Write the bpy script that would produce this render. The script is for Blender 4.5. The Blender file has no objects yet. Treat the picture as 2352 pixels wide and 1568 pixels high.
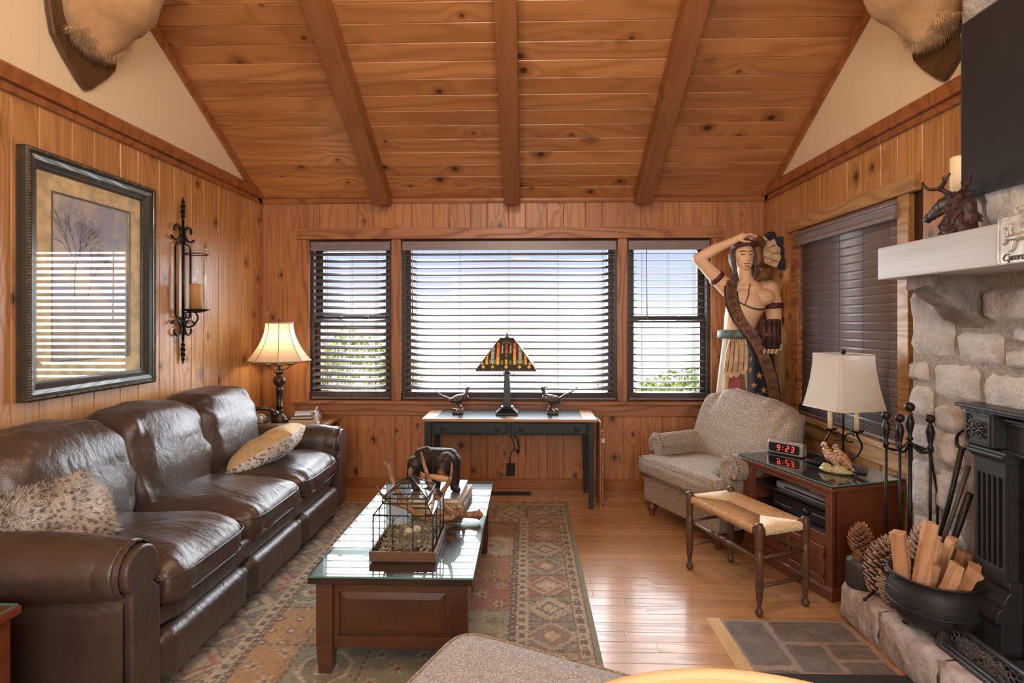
import bpy, bmesh, math, random
import numpy as np
from mathutils import Vector, Matrix, Euler, noise as mnoise
R = random.Random(7)
PI = math.pi
sc = bpy.context.scene
COL = sc.collection
# ------------------------------------------------------------ camera, light, exposure
cam = bpy.data.objects.new('camera', bpy.data.cameras.new('camera')); COL.objects.link(cam)
cam.location = (0, 0, 1.55)
cam.rotation_euler = (PI/2, 0, math.radians(1.56))
cam.data.sensor_width = 36; cam.data.lens = 36*1250/2352
cam.data.shift_x = 0; cam.data.shift_y = -46/2352
cam.data.clip_start = .05
sc.camera = cam
vs = sc.view_settings
vs.view_transform = 'Standard'; vs.look = 'None'; vs.gamma = 1; vs.exposure = 0.0; vs.use_curve_mapping = False
sc.cycles.max_bounces = 8; sc.cycles.diffuse_bounces = 4; sc.cycles.glossy_bounces = 4
sc.cycles.transparent_max_bounces = 16; sc.cycles.transmission_bounces = 6
sc.cycles.caustics_reflective = False; sc.cycles.caustics_refractive = False
sc.cycles.sample_clamp_indirect = 4
try: sc.cycles.use_denoising = True
except Exception: pass

def lamp(name, kind, loc, energy, color, size=.3, rot=(0,0,0), sy=None, spread=None):
    d = bpy.data.lights.new(name, kind); d.energy = energy; d.color = color
    if kind == 'AREA':
        d.size = size
        if sy: d.shape = 'RECTANGLE'; d.size_y = sy
        if spread: d.spread = spread
    elif kind == 'SUN': d.angle = math.radians(1)
    else: d.shadow_soft_size = size
    o = bpy.data.objects.new(name, d); o.location = loc; o.rotation_euler = rot; COL.objects.link(o)
    return o
world = bpy.data.worlds.new('sky'); sc.world = world; world.use_nodes = True
wn = world.node_tree; wn.nodes.clear()
_o = wn.nodes.new('ShaderNodeOutputWorld'); _b = wn.nodes.new('ShaderNodeBackground')
_t = wn.nodes.new('ShaderNodeTexCoord'); _s = wn.nodes.new('ShaderNodeSeparateXYZ'); _r = wn.nodes.new('ShaderNodeValToRGB')
_m = wn.nodes.new('ShaderNodeMath'); _m.operation = 'MULTIPLY_ADD'; _m.inputs[1].default_value = .5; _m.inputs[2].default_value = .5
wn.links.new(_t.outputs['Generated'], _s.inputs[0]); wn.links.new(_s.outputs['Z'], _m.inputs[0]); wn.links.new(_m.outputs[0], _r.inputs[0])
wn.links.new(_r.outputs[0], _b.inputs[0]); wn.links.new(_b.outputs[0], _o.inputs[0])
_e = _r.color_ramp.elements
_e[0].position = 0; _e[0].color = (.70,.78,.62,1)
_e[1].position = .475; _e[1].color = (.92,.96,.93,1)
for p, c in ((.495,(.95,.97,.98)), (.510,(.93,.96,1.0)), (.532,(.70,.79,.97)), (.565,(.55,.67,.93)), (.7,(.52,.68,1.0)), (1,(.40,.58,.98))):
    q = _e.new(p); q.color = c + (1,)
_b.inputs[1].default_value = 1.08
# sun high behind the house: lights the shrubs outside, never enters the room
lamp('sun', 'SUN', (0,-3,9), 4.0, (1,.93,.8), rot=(math.radians(42), 0, math.radians(14)))
# warm ceiling light of the room, in the vault above the camera
lamp('ceiling_light', 'POINT', (-.15,1.75,3.55), 80, (1,.78,.55), .22)
lamp('ceiling_light_rear', 'POINT', (-.1,-.6,3.0), 60, (1,.84,.66), .25)
# unseen area light added behind the camera as cool frontal fill
lamp('rear_fill', 'AREA', (0,-1.9,1.9), 120, (.97,.97,1.0), 3.4, rot=(math.radians(94),0,0), sy=1.6)
# sky light entering through the picture windows and the side window
lamp('window_daylight', 'AREA', (-.17,5.75,1.75), 300, (.90,.95,1.0), 3.9, rot=(math.radians(-82),0,0), sy=1.7)

# ------------------------------------------------------------ mesh helpers
class MB:
    def __init__(s): s.v=[]; s.f=[]; s.sm=[]; s.mi=[]
    def add(s, vs_, fs, smooth=False, mi=0, M=None):
        b=len(s.v)
        s.v += [tuple(M@Vector(p)) for p in vs_] if M is not None else [tuple(p) for p in vs_]
        for f in fs: s.f.append([i+b for i in f]); s.sm.append(smooth); s.mi.append(mi)
        return s
    def box(s, x0,x1,y0,y1,z0,z1, mi=0, M=None):
        return s.add([(x0,y0,z0),(x1,y0,z0),(x1,y1,z0),(x0,y1,z0),(x0,y0,z1),(x1,y0,z1),(x1,y1,z1),(x0,y1,z1)],
            [(3,2,1,0),(4,5,6,7),(0,1,5,4),(1,2,6,5),(2,3,7,6),(3,0,4,7)], False, mi, M)
    def frustum(s, a, b, z0, z1, mi=0, M=None):   # a,b: (x0,x1,y0,y1)
        return s.add([(a[0],a[2],z0),(a[1],a[2],z0),(a[1],a[3],z0),(a[0],a[3],z0),(b[0],b[2],z1),(b[1],b[2],z1),(b[1],b[3],z1),(b[0],b[3],z1)],
            [(3,2,1,0),(4,5,6,7),(0,1,5,4),(1,2,6,5),(2,3,7,6),(3,0,4,7)], False, mi, M)
    def prism(s, pts, h0, h1, axis='z', mi=0, smooth=False, M=None):
        n=len(pts)
        def P(a,b,h): return {'z':(a,b,h),'y':(a,h,b),'x':(h,a,b)}[axis]
        vs_=[P(a,b,h0) for a,b in pts]+[P(a,b,h1) for a,b in pts]
        bb=len(s.v); s.add(vs_, [list(range(n-1,-1,-1)), list(range(n,2*n))], False, mi, M)
        for i in range(n):
            j=(i+1)%n; s.f.append([bb+i,bb+j,bb+n+j,bb+n+i]); s.sm.append(smooth); s.mi.append(mi)
        return s
    def lathe(s, prof, n=16, c=(0,0,0), mi=0, M=None, sx=1, sy=1, smooth=True, arc=None):
        vs_=[]; fs=[]
        for r,z in prof:
            for k in range(n):
                a=2*PI*k/n; vs_.append((c[0]+r*sx*math.cos(a), c[1]+r*sy*math.sin(a), c[2]+z))
        m=len(prof)
        for i in range(m-1):
            for k in range(n):
                l=(k+1)%n; fs.append((i*n+k,i*n+l,(i+1)*n+l,(i+1)*n+k))
        if prof[0][0]>1e-5: fs.append(list(range(n-1,-1,-1)))
        if prof[-1][0]>1e-5: fs.append([(m-1)*n+k for k in range(n)])
        return s.add(vs_, fs, smooth, mi, M)
    def tube(s, pts, r, n=8, closed=False, mi=0, M=None, caps=True, flat=1.0, up=None):
        pts=[Vector(p) for p in pts]; m=len(pts)
        rs = r if isinstance(r,(list,tuple)) else [r]*m
        T=[]
        for i in range(m):
            if closed: t=pts[(i+1)%m]-pts[i-1]
            else: t=pts[min(i+1,m-1)]-pts[max(i-1,0)]
            T.append(t.normalized() if t.length>1e-9 else Vector((0,0,1)))
        u = Vector(up) if up else (Vector((0,0,1)) if abs(T[0].z)<.9 else Vector((1,0,0)))
        vs_=[]
        for i in range(m):
            u = (u - T[i]*u.dot(T[i]))
            if u.length<1e-6: u=Vector((1,0,0))-T[i]*T[i].x
            u.normalize(); w=T[i].cross(u)
            for k in range(n):
                a=2*PI*k/n; vs_.append(pts[i]+rs[i]*(math.cos(a)*u*flat+math.sin(a)*w))
        fs=[]
        for i in range(m if closed else m-1):
            j=(i+1)%m
            for k in range(n):
                l=(k+1)%n; fs.append((i*n+k,i*n+l,j*n+l,j*n+k))
        if caps and not closed: fs += [list(range(n-1,-1,-1)), [(m-1)*n+k for k in range(n)]]
        return s.add(vs_, fs, True, mi, M)
    def cyl(s, p, q, r, n=12, mi=0, M=None): return s.tube([p,q], r, n, mi=mi, M=M)
    def ell(s, c, r, n=12, m=8, mi=0, M=None, rot=None):
        if not isinstance(r,(tuple,list)): r=(r,r,r)
        E = Euler(rot).to_matrix() if rot else Matrix.Identity(3)
        vs_=[Vector(c)+E@Vector((0,0,-r[2]))]; fs=[]
        for i in range(1,m):
            t=-PI/2+PI*i/m
            for k in range(n):
                a=2*PI*k/n; vs_.append(Vector(c)+E@Vector((r[0]*math.cos(t)*math.cos(a), r[1]*math.cos(t)*math.sin(a), r[2]*math.sin(t))))
        vs_.append(Vector(c)+E@Vector((0,0,r[2])))
        for k in range(n):
            l=(k+1)%n; fs.append((0,1+l,1+k))
            for i in range(m-2): fs.append((1+i*n+k,1+i*n+l,1+(i+1)*n+l,1+(i+1)*n+k))
            fs.append((1+(m-2)*n+k,1+(m-2)*n+l,len(vs_)-1))
        return s.add(vs_, fs, True, mi, M)
    def cap(s, pts, rs, n=12, mi=0):     # rounded, tapering limb
        s.tube(pts, rs, n, mi=mi)
        rr = rs if isinstance(rs,(list,tuple)) else [rs]*len(pts)
        for p,r in zip(pts,rr): s.ell(p, r, n, 8, mi)
        return s
    def grid(s, fn, nu, nv, mi=0, smooth=True, M=None, closeu=False):
        vs_=[fn(i/nu, j/nv) for j in range(nv+1) for i in range(nu+(0 if closeu else 1))]
        w=nu+(0 if closeu else 1); fs=[]
        for j in range(nv):
            for i in range(nu):
                a=j*w+i; b=j*w+(i+1)%w if closeu else a+1
                fs.append((a,b,b+w,a+w))
        return s.add(vs_, fs, smooth, mi, M)
    def merge(s, o, M=None): 
        b=len(s.v); s.v += [tuple(M@Vector(p)) for p in o.v] if M is not None else o.v
        s.f += [[i+b for i in f] for f in o.f]; s.sm += o.sm; s.mi += o.mi; return s
    def mesh(s, name):
        me=bpy.data.meshes.new(name); me.from_pydata(s.v, [], s.f); 
        me.polygons.foreach_set('use_smooth', s.sm); me.polygons.foreach_set('material_index', s.mi)
        me.update(); return me

def O(name, mb, mat, parent=None, loc=None, rot=None, bevel=0, seg=1, kind=None, label=None, cat=None, group=None):
    me = mb.mesh(name) if isinstance(mb, MB) else mb
    if bevel:
        bm=bmesh.new(); bm.from_mesh(me)
        bm.normal_update()
        es=[e for e in bm.edges if len(e.link_faces)==2 and e.calc_face_angle(0)>.5]
        bmesh.ops.bevel(bm, geom=es, offset=bevel, segments=seg, affect='EDGES', clamp_overlap=True, profile=.5)
        bm.to_mesh(me); bm.free()
    for m in (mat if isinstance(mat,(list,tuple)) else [mat]): me.materials.append(m)
    o=bpy.data.objects.new(name, me); COL.objects.link(o)
    if parent: o.parent=parent
    if loc: o.location=loc
    if rot: o.rotation_euler=rot
    if kind: o['kind']=kind
    tag(o,label,cat,group)
    return o
def tag(o, label=None, cat=None, group=None):
    if label: o['label']=label
    if cat: o['category']=cat
    if group: o['group']=group
    return o
def T(name, label, cat, loc=(0,0,0), rz=0, group=None, rot=None):
    o=bpy.data.objects.new(name, None); COL.objects.link(o); o.location=loc
    o.rotation_euler = rot if rot else (0,0,rz); o.empty_display_size=.1
    return tag(o,label,cat,group)
def S(name, mb, mat, **k): return O(name, mb, mat, kind='structure', **k)
def dup(root, loc=None, rot=None, label=None):
    c=root.copy(); COL.objects.link(c)
    if loc is not None: c.location=loc
    if rot is not None: c.rotation_euler=rot
    if label: c['label']=label
    def rec(a,b):
        for ch in list(a.children):
            d=ch.copy(); COL.objects.link(d); d.parent=b; rec(ch,d)
    rec(root,c); return c
def sculpt(mb, voxel=.01, smooth=6, disp=None):
    """fuse overlapping closed shapes into one continuous skin"""
    me=mb.mesh('tmp'); o=bpy.data.objects.new('tmp',me); COL.objects.link(o)
    r=o.modifiers.new('r','REMESH'); r.mode='VOXEL'; r.voxel_size=voxel; r.use_smooth_shade=True
    s=o.modifiers.new('s','SMOOTH'); s.iterations=smooth; s.factor=.5
    dg=bpy.context.evaluated_depsgraph_get(); ev=o.evaluated_get(dg)
    out=bpy.data.meshes.new_from_object(ev)
    bpy.data.objects.remove(o); bpy.data.meshes.remove(me)
    if disp:
        co=np.zeros(len(out.vertices)*3); out.vertices.foreach_get('co',co)
        no=np.zeros_like(co); out.vertices.foreach_get('normal',no)
        co=co.reshape(-1,3); no=no.reshape(-1,3)
        co=co+no*np.array([disp(Vector(p)) for p in co])[:,None]
        out.vertices.foreach_set('co',co.ravel()); out.update()
    out.polygons.foreach_set('use_smooth',[True]*len(out.polygons))
    return out
def paint(me, fn):
    a=me.color_attributes.new('paint','FLOAT_COLOR','POINT')
    buf=[]
    for v in me.vertices: c=fn(v.co, v.normal); buf += [c[0],c[1],c[2],1]
    a.data.foreach_set('color',buf); return me
def nz(p, s=1.0): return mnoise.noise(Vector(p)*s)
def rib(pts, closed=False, n=6):      # smooth Catmull-Rom path
    pts=[Vector(p) for p in pts]; out=[]; m=len(pts)
    for i in range(m if closed else m-1):
        p0=pts[(i-1)%m] if closed or i>0 else pts[0]; p1=pts[i]; p2=pts[(i+1)%m]; p3=pts[(i+2)%m] if closed or i+2<m else pts[-1]
        for k in range(n):
            t=k/n; out.append(.5*((2*p1)+(-p0+p2)*t+(2*p0-5*p1+4*p2-p3)*t*t+(-p0+3*p1-3*p2+p3)*t**3))
    if not closed: out.append(pts[-1])
    return out
def lerp(a,b,t): return a+(b-a)*t
def mixc(a,b,t): return tuple(a[i]+(b[i]-a[i])*t for i in range(3))
def srgb(r,g,b):
    f=lambda c: ((c/255+.055)/1.055)**2.4 if c/255>.04045 else c/255/12.92
    return (f(r),f(g),f(b))

# ------------------------------------------------------------ materials
class N:
    def __init__(s, name):
        s.m=bpy.data.materials.new(name); s.m.use_nodes=True; s.t=s.m.node_tree
        s.bsdf=s.t.nodes['Principled BSDF']; s.out=s.t.nodes['Material Output']
    def n(s, typ, **k):
        x=s.t.nodes.new('ShaderNode'+typ)
        for a,b in k.items():
            if a=='op': x.operation=b
            elif a=='inp':
                for i,v in b.items(): s.put(x.inputs[i], v)
            else: setattr(x,a,b)
        return x
    def put(s, sock, v):
        if isinstance(v, bpy.types.NodeSocket): s.t.links.new(v, sock)
        elif isinstance(v, bpy.types.Node): s.t.links.new(v.outputs[0], sock)
        else:
            if isinstance(v,tuple) and len(v)==3 and sock.type=='RGBA': v=v+(1,)
            sock.default_value=v
    def math(s, op, a, b=0.0, c=None, clamp=False):
        x=s.t.nodes.new('ShaderNodeMath'); x.operation=op; x.use_clamp=clamp
        s.put(x.inputs[0],a); s.put(x.inputs[1],b)
        if c is not None: s.put(x.inputs[2],c)
        return x.outputs[0]
    def mix(s, f, a, b, blend='MIX'):
        x=s.t.nodes.new('ShaderNodeMix'); x.data_type='RGBA'; x.blend_type=blend
        s.put(x.inputs[0],f); s.put(x.inputs[6],a); s.put(x.inputs[7],b); return x.outputs[2]
    def ss(s, v, a, b):      # smoothstep map to 0..1
        x=s.t.nodes.new('ShaderNodeMapRange'); x.interpolation_type='SMOOTHSTEP'; s.put(x.inputs[0],v); s.put(x.inputs[1],a); s.put(x.inputs[2],b); return x.outputs[0]
    def obj(s, scale=(1,1,1), rnd=0):
        tc=s.n('TexCoord'); mp=s.n('Mapping'); s.t.links.new(tc.outputs['Object'], mp.inputs[0]); mp.inputs['Scale'].default_value=scale
        if rnd:
            oi=s.n('ObjectInfo'); r=s.math('MULTIPLY', oi.outputs['Random'], rnd)
            va=s.n('VectorMath', op='ADD'); s.put(va.inputs[0], mp.outputs[0])
            cb=s.n('CombineXYZ'); s.put(cb.inputs[0],r); s.put(cb.inputs[1],s.math('MULTIPLY',r,1.7)); s.put(cb.inputs[2],s.math('MULTIPLY',r,.37)); s.put(va.inputs[1],cb.outputs[0]); return va.outputs[0]
        return mp.outputs[0]
    def noise(s, vec, scale, detail=2, rough=.5, out='Fac'):
        x=s.n('TexNoise'); s.put(x.inputs['Vector'],vec); x.inputs['Scale'].default_value=scale; x.inputs['Detail'].default_value=detail; x.inputs['Roughness'].default_value=rough
        return x.outputs[out]
    def bump(s, h, strength=.3, dist=.01):
        x=s.n('Bump'); x.inputs['Strength'].default_value=strength; x.inputs['Distance'].default_value=dist; s.put(x.inputs['Height'],h); s.t.links.new(x.outputs[0], s.bsdf.inputs['Normal'])
    def set(s, color=None, rough=None, metal=None, coat=None, spec=None, ior=None, sheen=None, emis=None, emst=None, coatr=None, sss=None, trans=None, alpha=None):
        b=s.bsdf.inputs
        for k,v in (('Base Color',color),('Roughness',rough),('Metallic',metal),('Coat Weight',coat),('Specular IOR Level',spec),('IOR',ior),('Sheen Weight',sheen),('Emission Color',emis),('Emission Strength',emst),('Coat Roughness',coatr),('Subsurface Weight',sss),('Transmission Weight',trans),('Alpha',alpha)):
            if v is not None: s.put(b[k],v)
        return s
def plain(name, color, rough=.5, metal=0, bump=0, bscale=40, var=.12, **k):
    n=N(name)
    if var:
        v=n.obj(); f=n.noise(v, bscale*.35, 3); c=n.mix(n.ss(f,.3,.7), tuple(x*(1-var) for x in color), tuple(min(1,x*(1+var)) for x in color))
    else: c=color
    n.set(color=c, rough=rough, metal=metal, **k)
    if bump: n.bump(n.noise(n.obj(), bscale, 4), bump, .004)
    return n.m
def wood(name, light, dark, rough=.35, rnd=37, ringf=26, ringd=1.0, knots=.6, kscale=2.3, kcol=None, tint=.35, coat=0, fine=.25, kr=.045, spec=.5, along=(.55,1,1), bumps=.15, rot=False):
    """board material: grain runs along local X"""
    n=N(name); v=n.obj((1,1,1), rnd)
    st=n.n('Mapping'); n.put(st.inputs[0], v); st.inputs['Scale'].default_value=(along[0],3.2*along[1],3.2*along[2])
    sep=n.n('SeparateXYZ'); n.put(sep.inputs[0], v)
    base=n.noise(st.outputs[0], 1.1, 2, .45)
    kv=n.n('CombineXYZ'); n.put(kv.inputs[0], n.math('MULTIPLY',sep.outputs[0],.8)); n.put(kv.inputs[1], sep.outputs[1]); n.put(kv.inputs[2], 0.0)
    vo=n.n('TexVoronoi'); vo.voronoi_dimensions='2D'; n.put(vo.inputs['Vector'],kv.outputs[0]); vo.inputs['Scale'].default_value=kscale
    cs=n.n('SeparateColor'); n.put(cs.inputs[0], vo.outputs['Color'])
    on=n.math('LESS_THAN', cs.outputs[0], knots)
    d=vo.outputs['Distance']
    bul=n.math('MULTIPLY', n.math('SUBTRACT',1.0,n.ss(d,0.0,kr*5)), on)
    ph=n.math('ADD', n.math('MULTIPLY', base, ringf), n.math('MULTIPLY', bul, 2.6))
    ph=n.math('ADD', ph, n.math('MULTIPLY', sep.outputs[1], ringf*.9))
    rg=n.math('MULTIPLY_ADD', n.math('SINE', n.math('MULTIPLY',ph,2.4)), .5, .5)
    rg=n.math('POWER', rg, 2.2)
    fs=n.n('Mapping'); n.put(fs.inputs[0], v); fs.inputs['Scale'].default_value=(2.2,70,70)
    fn=n.noise(fs.outputs[0], 1.0, 3, .6)
    c=n.mix(n.math('MULTIPLY',rg,ringd*.55), light, dark)
    c=n.mix(n.math('MULTIPLY',n.ss(fn,.35,.75),fine), c, dark)
    # slow blotches
    bl=n.noise(st.outputs[0], .8, 3, .6)
    c=n.mix(n.math('MULTIPLY',n.ss(bl,.52,.75),.35), c, dark)
    oi=n.n('ObjectInfo')
    c=n.mix(n.math('MULTIPLY',oi.outputs['Random'],tint), c, tuple(x*.72 for x in dark) if tint>0 else light)
    if knots>0:
        kc = kcol or tuple(x*.16 for x in dark)
        ksz=n.math('MULTIPLY_ADD', cs.outputs[1], kr*.8, kr*.35)
        halo=n.math('MULTIPLY', n.math('SUBTRACT',1.0,n.ss(d, n.math('MULTIPLY',ksz,.6), n.math('MULTIPLY',ksz,3.2))), on)
        dk=n.math('ADD', d, n.math('MULTIPLY', n.math('SUBTRACT', fn, .5), .03))
        core=n.math('MULTIPLY', n.math('SUBTRACT',1.0,n.ss(dk, n.math('MULTIPLY',ksz,.6), ksz)), on)
        c=n.mix(n.math('MULTIPLY',halo,.6), c, tuple(x*.5 for x in dark))
        c=n.mix(n.math('MULTIPLY',core,.85), c, kc)
    n.set(color=c, rough=n.math('MULTIPLY_ADD', rg, .1, rough), coat=coat, coatr=.12, spec=spec)
    if bumps: n.bump(n.math('ADD', n.math('MULTIPLY',rg,.5), fn), bumps, .0015)
    return n.m
def pane(name, gloss=.25, tint=(1,1,1), rough=.0, edge=True):
    n=N(name); t=n.t
    tr=n.n('BsdfTransparent'); tr.inputs[0].default_value=tint+(1,)
    gl=n.n('BsdfGlossy'); gl.inputs['Roughness'].default_value=rough; gl.inputs[0].default_value=(1,1,1,1)
    lw=n.n('LayerWeight'); lw.inputs[0].default_value=.5; ge=n.n('NewGeometry')
    sch=n.math('MULTIPLY_ADD', n.math('POWER', lw.outputs['Facing'], 5.0), .96, .04)
    f=n.math('MULTIPLY', sch, gloss, clamp=True)
    if edge: f=n.math('MULTIPLY', f, n.math('SUBTRACT', 1.0, ge.outputs['Backfacing']))
    mx=n.n('MixShader'); n.put(mx.inputs[0], f); t.links.new(tr.outputs[0], mx.inputs[1]); t.links.new(gl.outputs[0], mx.inputs[2]); t.links.new(mx.outputs[0], n.out.inputs[0])
    return n.m
def glow(name, color, st):
    n=N(name); n.set(color=color, emis=color, emst=st, rough=.6); return n.m

pine_wall = wood('pine_wall', (.60,.32,.125), (.36,.155,.048), rough=.30, tint=.26, knots=.8, kscale=3.0, kr=.075, ringf=30, ringd=1.15, along=(.28,1.5,1))
pine_back = wood('pine_back', (.52,.245,.105), (.29,.115,.042), rough=.33, tint=.30, knots=.7, kscale=3.0, kr=.07, ringf=30, ringd=1.15, along=(.28,1.5,1))
pine_ceiling = wood('pine_ceiling', (.56,.26,.095), (.30,.115,.034), rough=.36, tint=.45, knots=.8, kscale=2.3, kr=.065, ringf=15, ringd=.95, fine=.15)
pine_beam = wood('pine_beam', (.30,.125,.045), (.17,.062,.022), rough=.4, tint=.05, knots=.5, kscale=1.6, kr=.05, ringf=14, ringd=.6)
pine_trim = wood('pine_trim', (.38,.15,.05), (.20,.07,.022), rough=.36, tint=.12, knots=.25, kscale=2.2, kr=.04, ringf=18, ringd=1.1)
pine_casing = wood('pine_casing', (.42,.19,.08), (.22,.085,.032), rough=.38, tint=.12, knots=.3, kscale=2.2, kr=.04, ringf=26, ringd=1.5)
pine_pale = wood('pine_pale', (.50,.30,.12), (.30,.15,.05), rough=.35, tint=.08, knots=.2, ringf=34, ringd=1.4)
oak_floor = wood('oak_floor', (.60,.34,.15), (.36,.17,.062), rough=.25, tint=.42, knots=.12, kscale=1.4, kr=.03, ringf=30, ringd=.7, fine=.3, coat=.25)
mortar_m = plain('mortar', srgb(150,142,132), .95, bump=.8, bscale=160, var=.2)
cream_m = plain('cream_paint', srgb(238,222,190), .55, var=.02, bscale=4)
floor_gap = plain('floor_gap', (.03,.014,.006), .8, var=0)
dark_wood_gap = plain('board_gap', (.05,.018,.006), .8, var=0)
# ------------------------------------------------------------ room shell
XL, XR, YB, YR = -2.506, 2.199, 5.07, -2.2
def zc(y): return 2.70+.57*(YB-y) if y>1.62 else 2.70+.57*(YB-1.62)-.57*(1.62-y)
RY = 1.62
fl = S('floor', MB().box(XL-.1,XR+.1,YR,YB+.1,-.12,-.018), floor_gap)
def board(L, W, t=.018, ch=.003):
    """flat board centred on origin: length X, width Y, face +Z"""
    m=MB(); a,b=L/2,W/2
    v=[(-a,-b,0),(a,-b,0),(a,b,0),(-a,b,0),(-a,-b,t-ch),(a,-b,t-ch),(a,b,t-ch),(-a,b,t-ch),(-a,-b+ch,t),(a,-b+ch,t),(a,b-ch,t),(-a,b-ch,t)]
    m.add(v,[(0,1,5,4),(1,2,6,5),(2,3,7,6),(3,0,4,7),(4,5,9,8),(6,7,11,10),(5,6,10,9),(7,4,8,11),(8,9,10,11),(3,2,1,0)])
    return m
def place(name, L, W, mat, parent, M, t=.018, ch=.003):
    o=O(name, board(L,W,t,ch), mat, parent); o.matrix_world=M; 
    return o
def basis(x,y,z,loc): return Matrix(((x[0],y[0],z[0],loc[0]),(x[1],y[1],z[1],loc[1]),(x[2],y[2],z[2],loc[2]),(0,0,0,1)))
# floor strips run along X
y=YB; i=0; W=.0835
while y>.9:
    x=XL+.0-R.uniform(0,.8)
    while x<XR:
        L=R.uniform(1.0,2.0) if y>3 else R.uniform(.9,1.6)
        a,b=max(x,XL),min(x+L,XR)
        if b-a>.03:
            place('floor_board', b-a-.0012, W-.0010, oak_floor, fl, basis((1,0,0),(0,1,0),(0,0,1),((a+b)/2,y-W/2,-.018)), ch=.0012)
        x+=L
    y-=W
S('floor_rear', MB().box(XL,XR,YR,y,-.018,0), oak_floor, )
# walls: solid cores with window openings
WX=[(-2.041,-1.265),(-1.175,.839),(.927,1.695)]; WZ=(.812,2.305)
m=MB(); yb0,yb1=YB+.018,YB+.16
m.box(XL-.16,XR+.16,yb0,yb1,-.1,WZ[0]); m.box(XL-.16,XR+.16,yb0,yb1,WZ[1],2.95)
xs=[XL-.16]+[q for w in WX for q in w]+[XR+.16]
for k in range(0,len(xs),2): m.box(xs[k],xs[k+1],yb0,yb1,WZ[0],WZ[1])
wall_back=S('wall_back', m, dark_wood_gap)
def gable(x0,x1,holes):
    m=MB(); s0=YR
    if holes:
        (h0,h1,z0,z1)=holes
        m.box(x0,x1,s0,h0,-.1,2.6); m.box(x0,x1,h1,YB+.16,-.1,2.6); m.box(x0,x1,h0,h1,-.1,z0); m.box(x0,x1,h0,h1,z1,2.6)
    else: m.box(x0,x1,s0,YB+.16,-.1,2.6)
    m.prism([(s0,2.6),(YB+.16,2.6),(YB+.16,zc(YB+.16)+.1),(RY,zc(RY)+.1),(s0,zc(s0)+.1)], x0, x1, 'x')
    return m
wall_left=S('wall_left', gable(XL-.16,XL-.018,None), dark_wood_gap)
WR=(3.262,4.44,.84,2.262)
wall_right=S('wall_right', gable(XR+.018,XR+.16,WR), dark_wood_gap)
wall_rear=S('wall_rear', MB().box(XL-.1,XR+.1,YR-.12,YR,-.1,zc(YR)+.1), cream_m)
# back wall planks, alternating widths like the photo
ZT=2.665
def wplank(x0,x1,z0,z1):
    place('plank', z1-z0, x1-x0-.0008, pine_back, wall_back, basis((0,0,1),(-1,0,0),(0,-1,0),((x0+x1)/2, YB+.018, (z0+z1)/2)), ch=.0045)
x=XL; k=0; bnd=[XL]
while x<XR-.05:
    x=min(x+(.153 if k%2 else .203), XR); bnd.append(x); k+=1
for a,b in zip(bnd,bnd[1:]):
    c=(a+b)/2
    if -2.12<c<1.75: wplank(a,b,2.40,ZT); wplank(a,b,0,.70)
    else: wplank(a,b,0,ZT)
# side wall planks
def splank(side,y0,y1,z0,z1,name='plank',mat=None,par=None):
    if side<0: M=basis((0,0,1),(0,1,0),(1,0,0),(XL-.018,(y0+y1)/2,(z0+z1)/2)) 
    else: M=basis((0,0,1),(0,-1,0),(-1,0,0),(XR+.018,(y0+y1)/2,(z0+z1)/2))
    if side<0: M=basis((0,0,1),(0,-1,0),(1,0,0),(XL-.018,(y0+y1)/2,(z0+z1)/2)); M[0][1]*=1; M=Matrix(((0,0,1,XL-.018),(0,1,0,(y0+y1)/2),(-1,0,0,(z0+z1)/2),(0,0,0,1)))
    else: M=Matrix(((0,0,-1,XR+.018),(0,1,0,(y0+y1)/2),(1,0,0,(z0+z1)/2),(0,0,0,1)))
    place(name, z1-z0, y1-y0-.0008, mat or pine_wall, par, M, ch=.0045)
for side,par in ((-1,wall_left),(1,wall_right)):
    y=YB; k=0
    while y>.6:
        w=.153 if k%2 else .203; y0=y-w; c=(y+y0)/2
        if side>0 and WR[0]-.08<c<WR[1]+.08:
            splank(side,y0,y,2.30,2.70,par=par); splank(side,y0,y,0,.78,par=par)
        else: splank(side,y0,y,0,2.70,par=par)
        # painted board of the gable above
        zt=min(zc(y0),zc(y)) 
        if zt>2.76:
            xa,xb=(XL-.018,XL) if side<0 else (XR,XR+.018)
            g=.0010
            O('painted_board', MB().prism([(y0+g,2.70),(y-g,2.70),(y-g,zc(y)-.01),(y0+g,zc(y0)-.01)], xa+(0 if side<0 else .003), xb-(.003 if side<0 else 0),'x'), cream_m, par)
        y=y0; k+=1
S('trim_1', MB().box(XL-.018,XL,YR,.6,0,2.7).box(XR,XR+.018,YR,.6,0,2.7), pine_wall)
S('trim_2', MB().prism([(YR,2.70),(.6,2.70),(.6,zc(.6)),(YR,zc(YR))],XL-.018,XL,'x').prism([(YR,2.70),(.6,2.70),(.6,zc(.6)),(YR,zc(YR))],XR,XR+.018,'x'), cream_m)
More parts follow.
